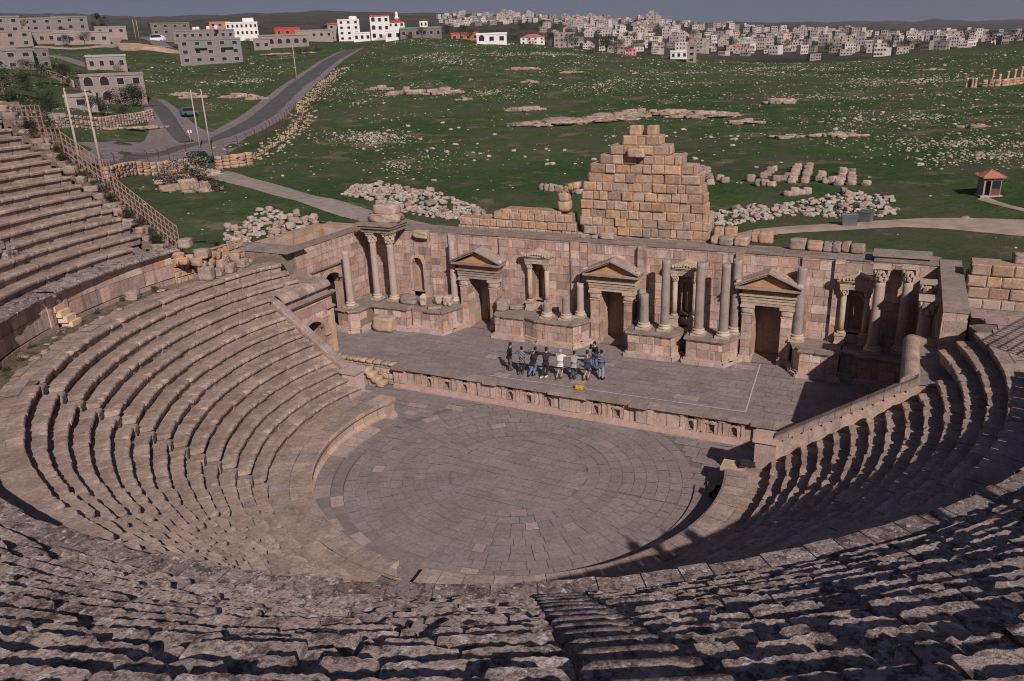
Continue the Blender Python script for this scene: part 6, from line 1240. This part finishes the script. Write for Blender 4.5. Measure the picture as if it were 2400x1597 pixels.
def vehicle(name, lab, x, y, rz, L, Wd, H, body, cab0, cab1, cat, z=None):
    T = empty(name, (x, y, height(x, y)+.2 if z is None else z), rz, label=lab, cat=cat); m_ = plain(name+'_paint', body, .35, 0, .04); mb = MB(); hb = H*.55
    prof = [(-L/2, .28), (-L/2, hb*.9), (-L/2+.15, hb), (cab0-.35*H*.4, hb), (cab0, H), (cab1, H), (cab1+H*.35, hb), (L/2-.1, hb*.88), (L/2, hb*.6), (L/2, .28)]
    i = mb.pts([(a, -Wd/2, b) for a, b in prof]+[(a, Wd/2, b) for a, b in prof]); n = len(prof); mb.face([i+q for q in range(n)][::-1], (1, 1, 1)); mb.face([i+n+q for q in range(n)], (1, 1, 1))
    for q in range(n): mb.face((i+q, i+(q+1) % n, i+n+(q+1) % n, i+n+q), (1, 1, 1))
    mb.build('body', m_, T)
    for s in (-1, 1):
        mb = MB(); i = mb.pts([(cab0-.1, s*(Wd/2+.01), hb+.05), (cab1+H*.25, s*(Wd/2+.01), hb+.05), (cab1, s*(Wd/2+.01), H-.12), (cab0+.05, s*(Wd/2+.01), H-.12)]); mb.face((i, i+1, i+2, i+3), (1, 1, 1)); mb.build('side_window', GLASS, T)
        for wx in (-L*.32, L*.32): mb = MB(); mb.lathe([(.33, -.1), (.33, .1)], n=14, M=Matrix.Translation((wx, s*(Wd/2-.06), .33)) @ Matrix.Rotation(PI/2, 4, 'X')); mb.build('wheel', DARK, T)
    mb = MB(); i = mb.pts([(cab1+H*.33, -Wd*.42, hb+.04), (cab1+H*.33, Wd*.42, hb+.04), (cab1+.06, Wd*.42, H-.06), (cab1+.06, -Wd*.42, H-.06)]); mb.face((i, i+1, i+2, i+3), (1, 1, 1)); mb.build('windscreen', GLASS, T)
vehicle('parked_car', 'dark blue car parked behind the fence at the junction', *P_['car'][0], .4, 4.2, 1.7, 1.45, (.03, .035, .05), -1.4, .5, 'car')
vehicle('minibus', 'small blue minibus parked on the verge by the side road', *P_['bus'][0], 1.2, 3.4, 1.5, 1.7, (.08, .14, .16), -1.5, .9, 'minibus'); vehicle('truck', 'white truck on the road at the far hilltop', *P_['truck'][0], .3, 7, 2.4, 3.0, (.75, .75, .78), -3, 2, 'truck')
x, y = P_['sign'][0]; T = empty('road_sign', (x, y, height(x, y)), .6, label='small red and white road sign at the junction', cat='road sign'); mb = MB(); mb.tube([(0, 0, 0), (0, 0, 2.0)], .05, 6); mb.build('post', CONC, T); mb = MB()
for k in range(4): mb.box(-.45+.225*k, -.23+.225*k, -.05, 0, 1.6, 2.1, (1, 1, 1), None, k % 2)
mb.build('plate', [HM['red'], HM['white']], T)
zz = 0
for k, (x, y) in enumerate(P_['cols']):
    hh = 1.9 if k < 4 else (3.2, 2.4, 2.7, 3.0, 3.4)[k-4]; mb = MB(); mb.lathe([(.36, 0), (.32, .2), (.25, .3), (.22, hh-.35), (.34, hh)], n=10, t=tint(1, 1.2)); tag(mb.build('ancient_column', S_RUIN, loc=(x, y, height(x, y)-.2)), ('slender standing column of the distant colonnade at the right edge' if k >= 4 else 'short column in the four column row at the left of the distant ruin'), 'column', 'taller columns of the distant ruin' if k >= 4 else 'row of four short distant columns')
stone_wall('ruin_wall', P_['colwall'], 1.3, 1.0, 'buff ruin wall behind the distant columns at the right edge', S_RUIN)
# lattice railing and stair rails beside the upper seats
def lattice(name, lab, a, b, za, zb, h, nx, nz_, r=.028):
    T = empty(name, label=lab, cat='railing'); a, b = Vector(a), Vector(b); mb = MB(); mc = MB()
    for i in range(nx+1): q = a+(b-a)*i/nx; z = za+(zb-za)*i/nx; mb.tube([(q.x, q.y, z-.3), (q.x, q.y, z+h)], r, 5)
    for j in range(nz_+1): mc.tube([(a.x, a.y, za+h*j/nz_), (b.x, b.y, zb+h*j/nz_)], r, 5)
    mb.build('uprights', GALV, T); mc.build('rails', GALV, T)
lattice('lattice_railing', 'large square lattice railing of pinkish iron at the far left above the top rows', (-37, .7), (-31.0, .7), 15.6, 15.6, 1.9, 14, 6)
lattice('lattice_railing', 'small lattice panel one step lower than the large lattice railing', (-30.8, .7), (-29.65, .7), 15.0, 15.0, 1.2, 3, 3)
lattice('stair_rail', 'sloping iron stair rail from the lattice panels down to the middle panel', (-29.6, .7), (-26.75, .7), 14.85, 13.35, 1.15, 8, 3)
lattice('lattice_railing', 'small lattice panel half way down the sloping railings', (-26.7, .7), (-25.9, .7), 13.2, 13.2, 1.25, 3, 3)
lattice('stair_rail', 'long sloping iron railing with lattice infill down to the wall of rough blocks', (-25.85, .7), (-21.35, .7), 12.45, 9.75, 1.05, 15, 3)
sw = empty('stepped_rubble_wall', label='stepped rubble wall closing the left ends of the upper rows beneath the iron railings', cat='wall')
mb = MB()
for i in range(1, 20):
    x, z = -ur(i), uz(i)
    for q in range(3):
        mb.rough((x+rnd.uniform(-.15, .15), .05+.5*q+rnd.uniform(-.1, .1), z-.30-.22*q+rnd.uniform(-.1, .1)), (rnd.uniform(.45, .8), .5, rnd.uniform(.3, .5)), rnd.random()*.9, .45, tint(.65, 1.0), sub=4)
    mb.box(x-.7, x+.3, -.2, 1.5, z-8, z-.45, (.7, .65, .6))
mb.build('masonry', S_SEAT, sw)
for k in range(26):
    i = rnd.randint(1, 15); me = BLK[0]; plant('bush', -ur(i)-.2, rnd.uniform(0, .6), rnd.uniform(.16, .32), 'tuft of green weeds growing on the broken ends of the upper rows', 'weeds', uz(i)-.15, 'weed tufts at the row ends')
for k, (x, y, z, s_, lab) in enumerate(((-21.1, .9, 9.6, (.7, .6, .5), 'squared block at the foot of the long railing'), (-20.6, 1.5, 8.9, (.8, .6, .5), 'bigger block below the foot of the long railing'), (-20.6, 2.6, 7.9, (.9, .7, .7), 'rough block between the long railing and the low buff wall'), (-20.4, 4.2, 7.7, (.7, .6, .5), 'ochre block in the rough corner behind the seats'), (-20.2, 1.2, 7.7, (.8, .7, .75), 'pink rounded boulder on the walkway near the end of the tall curved wall'), (-20.1, 2.9, 7.7, (.6, .6, .6), 'upright block with a hollowed face near the walkway end'), (-20.15, 2.1, 7.7, (.45, .45, .45), 'small cubic block between two bigger ones on the walkway end'), (-20.9, -3.3, 7.7, (.7, .6, .5), 'pink boulder leaning on the base of the tall curved wall'))):
    block('stone_block', lab, (x, y, z), s_, rnd.random()*.5, S_SEAT, .22, 6)
rb = empty('rubble_masonry', label='broken masonry of small rough blocks where the tall curved wall ends below the railing', cat='ruin')
mb = MB()
for k in range(110):
    x, y = rnd.uniform(-24, -20.6), rnd.uniform(.2, 6.2); z = 9.6-.38*(y-.2)-.25*(x+22.5)*(-1 if y > 2 else .2)+rnd.uniform(-.25, .1); mb.rough((x, y, z-.3), (rnd.uniform(.4, .8), rnd.uniform(.35, .6), rnd.uniform(.3, .5)), rnd.random()*.8, .35, tint(.7, 1.1, .08), sub=3, tilt=rnd.uniform(-.2, .2))
ashlar(mb, (-21.35, .0, 7.6), (0, 1, 0), (1, 0, 0), 5.5, 1.5, .36, (.3, .6), (), lambda: tint(.8, 1.1, .1), .08, rough=.06)
mb.prism([(-24.5, .1), (-21.4, .1), (-21.4, 6.5), (-24.5, 6.5)], 4, 7.9, (.6, .55, .5)); mb.build('masonry', S_RUIN, rb)

lattice('stair_rail', 'iron stair rail beyond the right edge that shades the right terrace', (22.0, .9), (29.5, .9), 9.9, 15.2, 1.2, 22, 4)

mb = MB(); prev = None
for i in range(150):
    a = PI+math.radians(3+46*i/149); r0 = 20.75+.35*nz(i*.13, 2)+.15*nz(i*.5, 7); row = []
    for c in range(7): r = r0+(21.62-r0)*c/6; row.append((*pol(r, a), 7.712+.05*max(0, nz(r*3, i*.25))+(.02*c/6 if c else -.005)))
    j = mb.pts(row)
    if prev is not None:
        for c in range(6): mb.face((prev+c, prev+c+1, j+c+1, j+c), (1, 1, 1), 0, True)
    prev = j
WE = stone('weedy_earth', (.12, .095, .07), (.21, .165, .13), 1.2, 1.0, lichen=.85, lcol=(.035, .05, .022), fine=7, usetint=False)
tag(mb.build('walkway_earth', WE), kind='structure')
for k in range(60):
    a = PI+math.radians(rnd.uniform(4, 48)); r = rnd.uniform(20.8, 21.5); s_ = rnd.uniform(.08, .28); add_rock(cluster, *pol(r, a), 7.72, s_, rnd.random()*6, tint(.7, 1.1)) if False else None
for k in range(14):
    a = PI+math.radians(rnd.uniform(4, 46)); plant('bush', *pol(rnd.uniform(20.9, 21.5), a), rnd.uniform(.07, .16), 'small weed clump growing in the earth along the foot of the tall curved wall', 'weeds', 7.7, 'weed clumps at the foot of the curved wall')

# haze over the whole country
hz = MB(); hz.box(-9000, 9000, -9000, 9000, -260, 640); HZ = bpy.data.materials.new('haze'); HZ.use_nodes = True; N = HZ.node_tree.nodes; N.remove(N['Principled BSDF']); vo = N.new('ShaderNodeVolumePrincipled'); vo.inputs['Density'].default_value = .00011; vo.inputs['Color'].default_value = (.78, .77, .90, 1); vo.inputs['Anisotropy'].default_value = .2
HZ.node_tree.links.new(vo.outputs[0], N['Material Output'].inputs['Volume']); tag(hz.build('haze', HZ), kind='stuff')

# ------------------------------------------------------------ people
SKIN = plain('skin', (.42, .25, .18), .6, 0, .05); HAIR = plain('dark_hair', (.02, .015, .013), .8)
def cloth(name, col, stripe=None, sc=20):
    m, t, p = mat(name); N = t.nodes; L = t.links; p.inputs['Roughness'].default_value = .9
    if stripe:
        tc = N.new('ShaderNodeTexCoord'); w = N.new('ShaderNodeTexWave'); w.wave_type = 'BANDS'; w.bands_direction = 'Z' if sc < 99 else 'DIAGONAL'; w.inputs['Scale'].default_value = sc if sc < 99 else 3; w.inputs['Distortion'].default_value = 0 if sc < 99 else 3; L.new(tc.outputs['Object'], w.inputs['Vector'])
        r = N.new('ShaderNodeValToRGB'); r.color_ramp.elements[0].position = .55; r.color_ramp.elements[1].position = .62; r.color_ramp.elements[0].color = (*col, 1); r.color_ramp.elements[1].color = (*stripe, 1); L.new(w.outputs[0], r.inputs[0]); L.new(r.outputs[0], p.inputs['Base Color'])
    else:
        n = N.new('ShaderNodeTexNoise'); n.inputs['Scale'].default_value = 9; r = N.new('ShaderNodeValToRGB'); r.color_ramp.elements[0].color = tuple(c*.75 for c in col)+(1,); r.color_ramp.elements[1].color = tuple(min(1, c*1.2) for c in col)+(1,); L.new(n.outputs[0], r.inputs[0]); L.new(r.outputs[0], p.inputs['Base Color'])
    return m
def skin_obj(name, V, E, R, mt, parent, root=0, sub=1):
    me = bpy.data.meshes.new(name); me.from_pydata(V, E, []); o = bpy.data.objects.new(name, me); C.objects.link(o)
    sk = o.modifiers.new('skin', 'SKIN'); sk.use_smooth_shade = True; ss = o.modifiers.new('subdivision', 'SUBSURF'); ss.levels = ss.render_levels = sub
    for i, r in enumerate(R):
        d = me.skin_vertices[0].data[i]; d.radius = r if isinstance(r, tuple) else (r, r); d.use_root = (i == root)
    dg = bpy.context.evaluated_depsgraph_get(); dg.update(); m2 = bpy.data.meshes.new_from_object(o.evaluated_get(dg)); o.modifiers.clear(); o.data = m2; m2.materials.clear(); m2.materials.append(mt)
    m2.polygons.foreach_set('use_smooth', [True]*len(m2.polygons)); bpy.data.meshes.remove(me); o.parent = parent; return o
def person(loc, rz, lab, shirt, legs, shoes, arms, legp, lean=(0, 0), hair=HAIR, sleeves=2, shorts=False, sc=1.0, cap=None, headturn=0, grp=None):
    """arms: [(elbow, hand) left, right] in body space, x right, y forward; legp: [(knee, foot)...]"""
    T = empty('person', loc, rz, label=lab, cat='person', group=grp); T.scale = (sc, sc, sc)
    lx, ly = lean; pel = (0, 0, .95); wa = (lx*.35, ly*.35, 1.10); chs = (lx*.75, ly*.75, 1.32); nk = (lx, ly, 1.48); nk2 = (lx*1.05, ly*1.08+.01, 1.56)
    V = [pel, wa, chs, nk, nk2, (lx*1.08, ly*1.1+.02, 1.64), (lx*1.1, ly*1.1+.02, 1.74)]; E = [(0, 1), (1, 2), (2, 3), (3, 4), (4, 5), (5, 6)]; R = [(.15, .11), (.13, .10), (.165, .11), (.075, .075), (.058, .062), (.078, .098), (.068, .085)]
    sh = []; hands = []
    for s, (el, hd) in ((-1, arms[0]), (1, arms[1])):
        i = len(V); S = (lx*.95+s*.19, ly*.95, 1.42); V += [S, el, hd]; E += [(2, i), (i, i+1), (i+1, i+2)]; R += [.062, .043, .030]; sh.append((S, el, hd)); hands.append(i+2)
        d = (Vector(hd)-Vector(el)).normalized(); side = d.cross(Vector((0, 0, 1))).normalized() if abs(d.z) < .9 else Vector((1, 0, 0)); dn = d.cross(side).normalized()
        pm = Vector(hd)+d*.07; j = len(V); V.append(tuple(pm)); E.append((i+2, j)); R.append((.036, .018))
        for q, (o_, l_) in enumerate(((-.033, .060), (-.011, .075), (.011, .070), (.033, .055))):
            b = len(V); V += [tuple(pm+side*o_+d*.035), tuple(pm+side*o_*1.15+d*(.035+l_*.55)-dn*.008*(1+q % 2)), tuple(pm+side*o_*1.2+d*(.035+l_)-dn*.026)]; E += [(j, b), (b, b+1), (b+1, b+2)]; R += [.0095, .0088, .0075]
        b = len(V); V += [tuple(Vector(hd)+d*.03+side*.04), tuple(Vector(hd)+d*.07+side*.062-dn*.01)]; E += [(i+2, b), (b, b+1)]; R += [.012, .009]
    lg = []
    for s, (kn, ft) in ((-1, legp[0]), (1, legp[1])):
        i = len(V); H = (s*.095, 0, .88); V += [H, kn, ft]; E += [(0, i), (i, i+1), (i+1, i+2)]; R += [.088, .056, .040]; lg.append((H, kn, ft))
    body = skin_obj('body', V, E, R, SKIN, T)
    # face
    hc = Vector((lx*1.08, ly*1.1+.02, 1.685)); mb = MB()
    for s in (-1, 1): mb.lathe([(.004, -.006), (.012, 0), (.004, .006)], (hc.x+s*.032, hc.y+.088, hc.z), 6)
    mb.build('eyes', HAIR, T); mb = MB(); i = mb.pts([(hc.x-.015, hc.y+.088, hc.z-.045), (hc.x+.015, hc.y+.088, hc.z-.045), (hc.x, hc.y+.12, hc.z-.04), (hc.x, hc.y+.092, hc.z+.005)]); mb.face((i, i+1, i+2), (1, 1, 1)); mb.face((i+1, i+3, i+2), (1, 1, 1)); mb.face((i, i+2, i+3), (1, 1, 1)); mb.build('nose', SKIN, T)
    mb = MB(); mb.lathe([(.086, -.02), (.098, .03), (.094, .07), (.07, .115), (.02, .13)], (hc.x, hc.y-.016, hc.z), 14, jit=.08); mb.lathe([(.06, -.09), (.082, -.03), (.09, .02)], (hc.x, hc.y-.03, hc.z), 14); mb.build('hair' if cap is None else 'hair', hair if cap is None else cap, T)
    e = .024; SV = [(0, 0, .86), (0, 0, .95), wa, chs, (nk[0], nk[1], 1.47)]; SE = [(0, 1), (1, 2), (2, 3), (3, 4)]; SR = [(.18, .145), (.186, .148), (.17, .138), (.20, .148), (.10, .095)]
    for S, el, hd in sh:
        i = len(SV); end = Vector(el)+(Vector(hd)-Vector(el))*.92; SV += [S, el if sleeves == 2 else tuple(Vector(S)+(Vector(el)-Vector(S))*.7)]; SE += [(3, i), (i, i+1)]; SR += [.062+e, (.043+e) if sleeves == 2 else .056+e]
        if sleeves == 2: SV.append(tuple(end)); SE.append((i+1, i+2)); SR.append(.032+e)
    skin_obj('shirt', SV, SE, SR, shirt, T, 1)
    LV = [(0, 0, 1.02), (0, 0, .93)]; LE = [(0, 1)]; LR = [(.15, .12), (.165, .135)]
    for H, kn, ft in lg:
        i = len(LV); LV += [H, kn if not shorts else tuple(Vector(H)+(Vector(kn)-Vector(H))*1.05)]; LE += [(1, i), (i, i+1)]; LR += [.09+e, .058+e*1.5 if not shorts else .085+e]
        if not shorts: LV.append(tuple(Vector(kn)+(Vector(ft)-Vector(kn))*.93)); LE.append((i+1, i+2)); LR.append(.048+e)
    skin_obj('shorts' if shorts else 'trousers', LV, LE, LR, legs, T, 1)
    for (H, kn, ft) in lg:
        mb = MB(); M = Matrix.Translation((ft[0], ft[1]+.06, max(.045, ft[2]-.03))); mb.rough(tuple(M.translation), (.10, .28, .09), 0, .1, (1, 1, 1), sub=4); mb.build('shoe', shoes, T)
    return T
cB = cloth('black_cloth', (.018, .017, .02)); cJ = cloth('blue_denim', (.10, .19, .34)); cP = cloth('plum_cloth', (.035, .018, .035)); cW = cloth('white_cotton', (.62, .62, .64)); cN = cloth('navy_cloth', (.03, .045, .075)); cG = cloth('grey_melange', (.34, .34, .34)); cK = cloth('khaki_cloth', (.13, .10, .055)); cT = cloth('dark_teal_denim', (.025, .06, .075)); cS = cloth('striped_jersey', (.04, .055, .09), (.20, .24, .32), 7); cC = cloth('checked_shirt', (.05, .06, .07), (.20, .22, .24), 100); cPl = cloth('plaid_shorts', (.03, .05, .09), (.25, .27, .30), 100); cL = cloth('pale_jeans', (.26, .29, .40)); SHB = cloth('black_shoes', (.015, .015, .015)); SHW = cloth('white_shoes', (.6, .6, .6)); SHR = cloth('brown_shoes', (.09, .045, .03))
def stand(dx=0, dy=0): return (((-.10, .02, .50), (-.11, -.02, .08)), ((.10, .02, .50), (.11, -.02, .08)))
def bend(k=.12, b=.16): return (((-.11, k*.8, .52), (-.16, -b, .10)), ((.10, k, .50), (.04, -b*.2, .08)))
out = lambda l, r: (((-.43, .05, l), (-.68, .10, l+.03)), ((.43, .05, r), (.68, .10, r+.03)))
base = dict(grp=None)
# the dancers face the back wall; their feet are on the stage at 1.41 m
Zs = 1.415
DN = [(-4.72, 8.72, 'man in black jacket and khaki trousers at the left end of the dancing line', cB, cK, SHR, (((-.22, .05, 1.15), (-.12, .22, 1.22)), ((.42, .05, 1.36), (.66, .1, 1.38))), bend(.10, .05), (.0, .10), -.9, 2, False, .99),
(-3.78, 8.52, 'person in grey checked shirt and black trousers, second in the dancing line', cC, cB, SHR, out(1.36, 1.36), bend(.15, .22), (-.02, .1), .1, 2, False, .93),
(-3.05, 8.50, 'man in black top and light blue jeans leaning forward, third in the line', cB, cJ, SHB, out(1.38, 1.44), bend(.2, .26), (.08, .16), -.1, 2, False, .97),
(-2.25, 8.52, 'man in dark plum jersey and black track trousers with white stripe', cP, cB, SHW, out(1.42, 1.38), bend(.1, .3), (.05, .04), 0, 2, False, 1.03),
(-1.38, 8.66, 'man in white T shirt, pale cap and dark patterned shorts in the line', cW, cPl, SHR, out(1.36, 1.38), bend(.16, .24), (.0, .08), .1, 1, True, .99),
(-.60, 8.85, 'man in light grey sleeveless pullover and dark teal jeans in the line', cG, cT, SHB, out(1.38, 1.40), bend(.14, .1), (.0, .06), 0, 2, False, .95),
(.16, 9.02, 'man in navy sweater and patterned shorts, second from the right end', cN, cPl, SHR, out(1.38, 1.36), bend(.2, .2), (-.04, .10), 0, 2, True, .98),
(.88, 9.36, 'man in navy striped jersey and pale jeans at the right end of the line', cS, cL, SHB, (((-.42, .1, 1.38), (-.62, .22, 1.40)), ((.24, .02, 1.15), (.16, .16, .98))), stand(), (0, .02), -.15, 2, False, 1.0)]
for x, y, lab, sh_, lg_, so_, ar_, lp_, ln_, rz_, sl_, st_, sc_ in DN:
    person((x, y, Zs), rz_, lab, sh_, lg_, so_, ar_, lp_, ln_, sleeves=sl_, shorts=st_, sc=sc_, cap=cG if 'cap' in lab else None)
ph = person((.05, 10.62, Zs), PI-.35, 'photographer in black shirt and blue jeans facing the dancing line with camera raised', cB, cJ, SHB, (((-.26, .2, 1.36), (-.07, .30, 1.56)), ((.26, .2, 1.36), (.07, .30, 1.56))), stand(), (0, .04), sc=1.0)
mb = MB(); mb.box(-.07, .07, -.03, .03, -.045, .045); mb.lathe([(.035, 0), (.035, .07)], n=10, M=Matrix.Rotation(-PI/2, 4, 'X')); cm_ = mb.build('hand_camera', DARK, loc=(0, 0, 0)); tag(cm_, 'small black camera held up by the photographer on the stage', 'camera'); cm_.matrix_world = ph.matrix_basis @ Matrix.Translation((0, .36, 1.66))
for (x, y, z, lab) in ((24.3, -21.3, 16.82, 'visitor in dark clothes standing among the highest seats beyond the right edge'), (25.5, -20.2, 16.82, 'visitor in grey standing among the highest seats beyond the right edge')):
    person((x, y, z), .8, lab, cN if 'dark' in lab else cG, cB, SHB, (((-.24, .02, 1.15), (-.2, .12, .95)), ((.24, .02, 1.15), (.2, .12, .95))), stand())
bag = MB(); bag.rough((0, 0, .09), (.46, .32, .20), 0, .35, (1, 1, 1), sub=5); bag.tube([(.22, 0, .2), (.34, .04, .14), (.42, .02, .05)], .02, 5); o = bag.build('bag', cloth('yellow_cloth', (.60, .33, .03)), loc=(.20, 7.62, 1.41)); tag(o, 'crumpled yellow bag lying on the front edge of the stage', 'bag')
jk = MB(); jk.rough((0, 0, .10), (.62, .34, .26), .2, .5, (1, 1, 1), sub=6); jk.rough((.42, .1, .03), (.5, .22, .14), .4, .5, (1, 1, 1), sub=5); jk.rough((-.2, -.16, -.02), (.3, .3, .2), .4, .5, (1, 1, 1), sub=5); tag(jk.build('jacket', cB, loc=(10.35, 2.55, 1.22)), 'black jacket dropped on the right end pier of the orchestra wall', 'jacket')
sp = empty('floodlight', (10.4, 1.5, 0), label='dark floodlight box on a short stand below the right end pier', cat='floodlight'); mb = MB(); mb.box(-.25, .2, -.2, .2, .3, .75); mb.build('housing', DARK, sp); mb = MB(); mb.tube([(0, 0, .25), (0, 0, .4)], .04, 6); mb.build('stand', RUST, sp)
sp.location = (9.35, .9, .02)
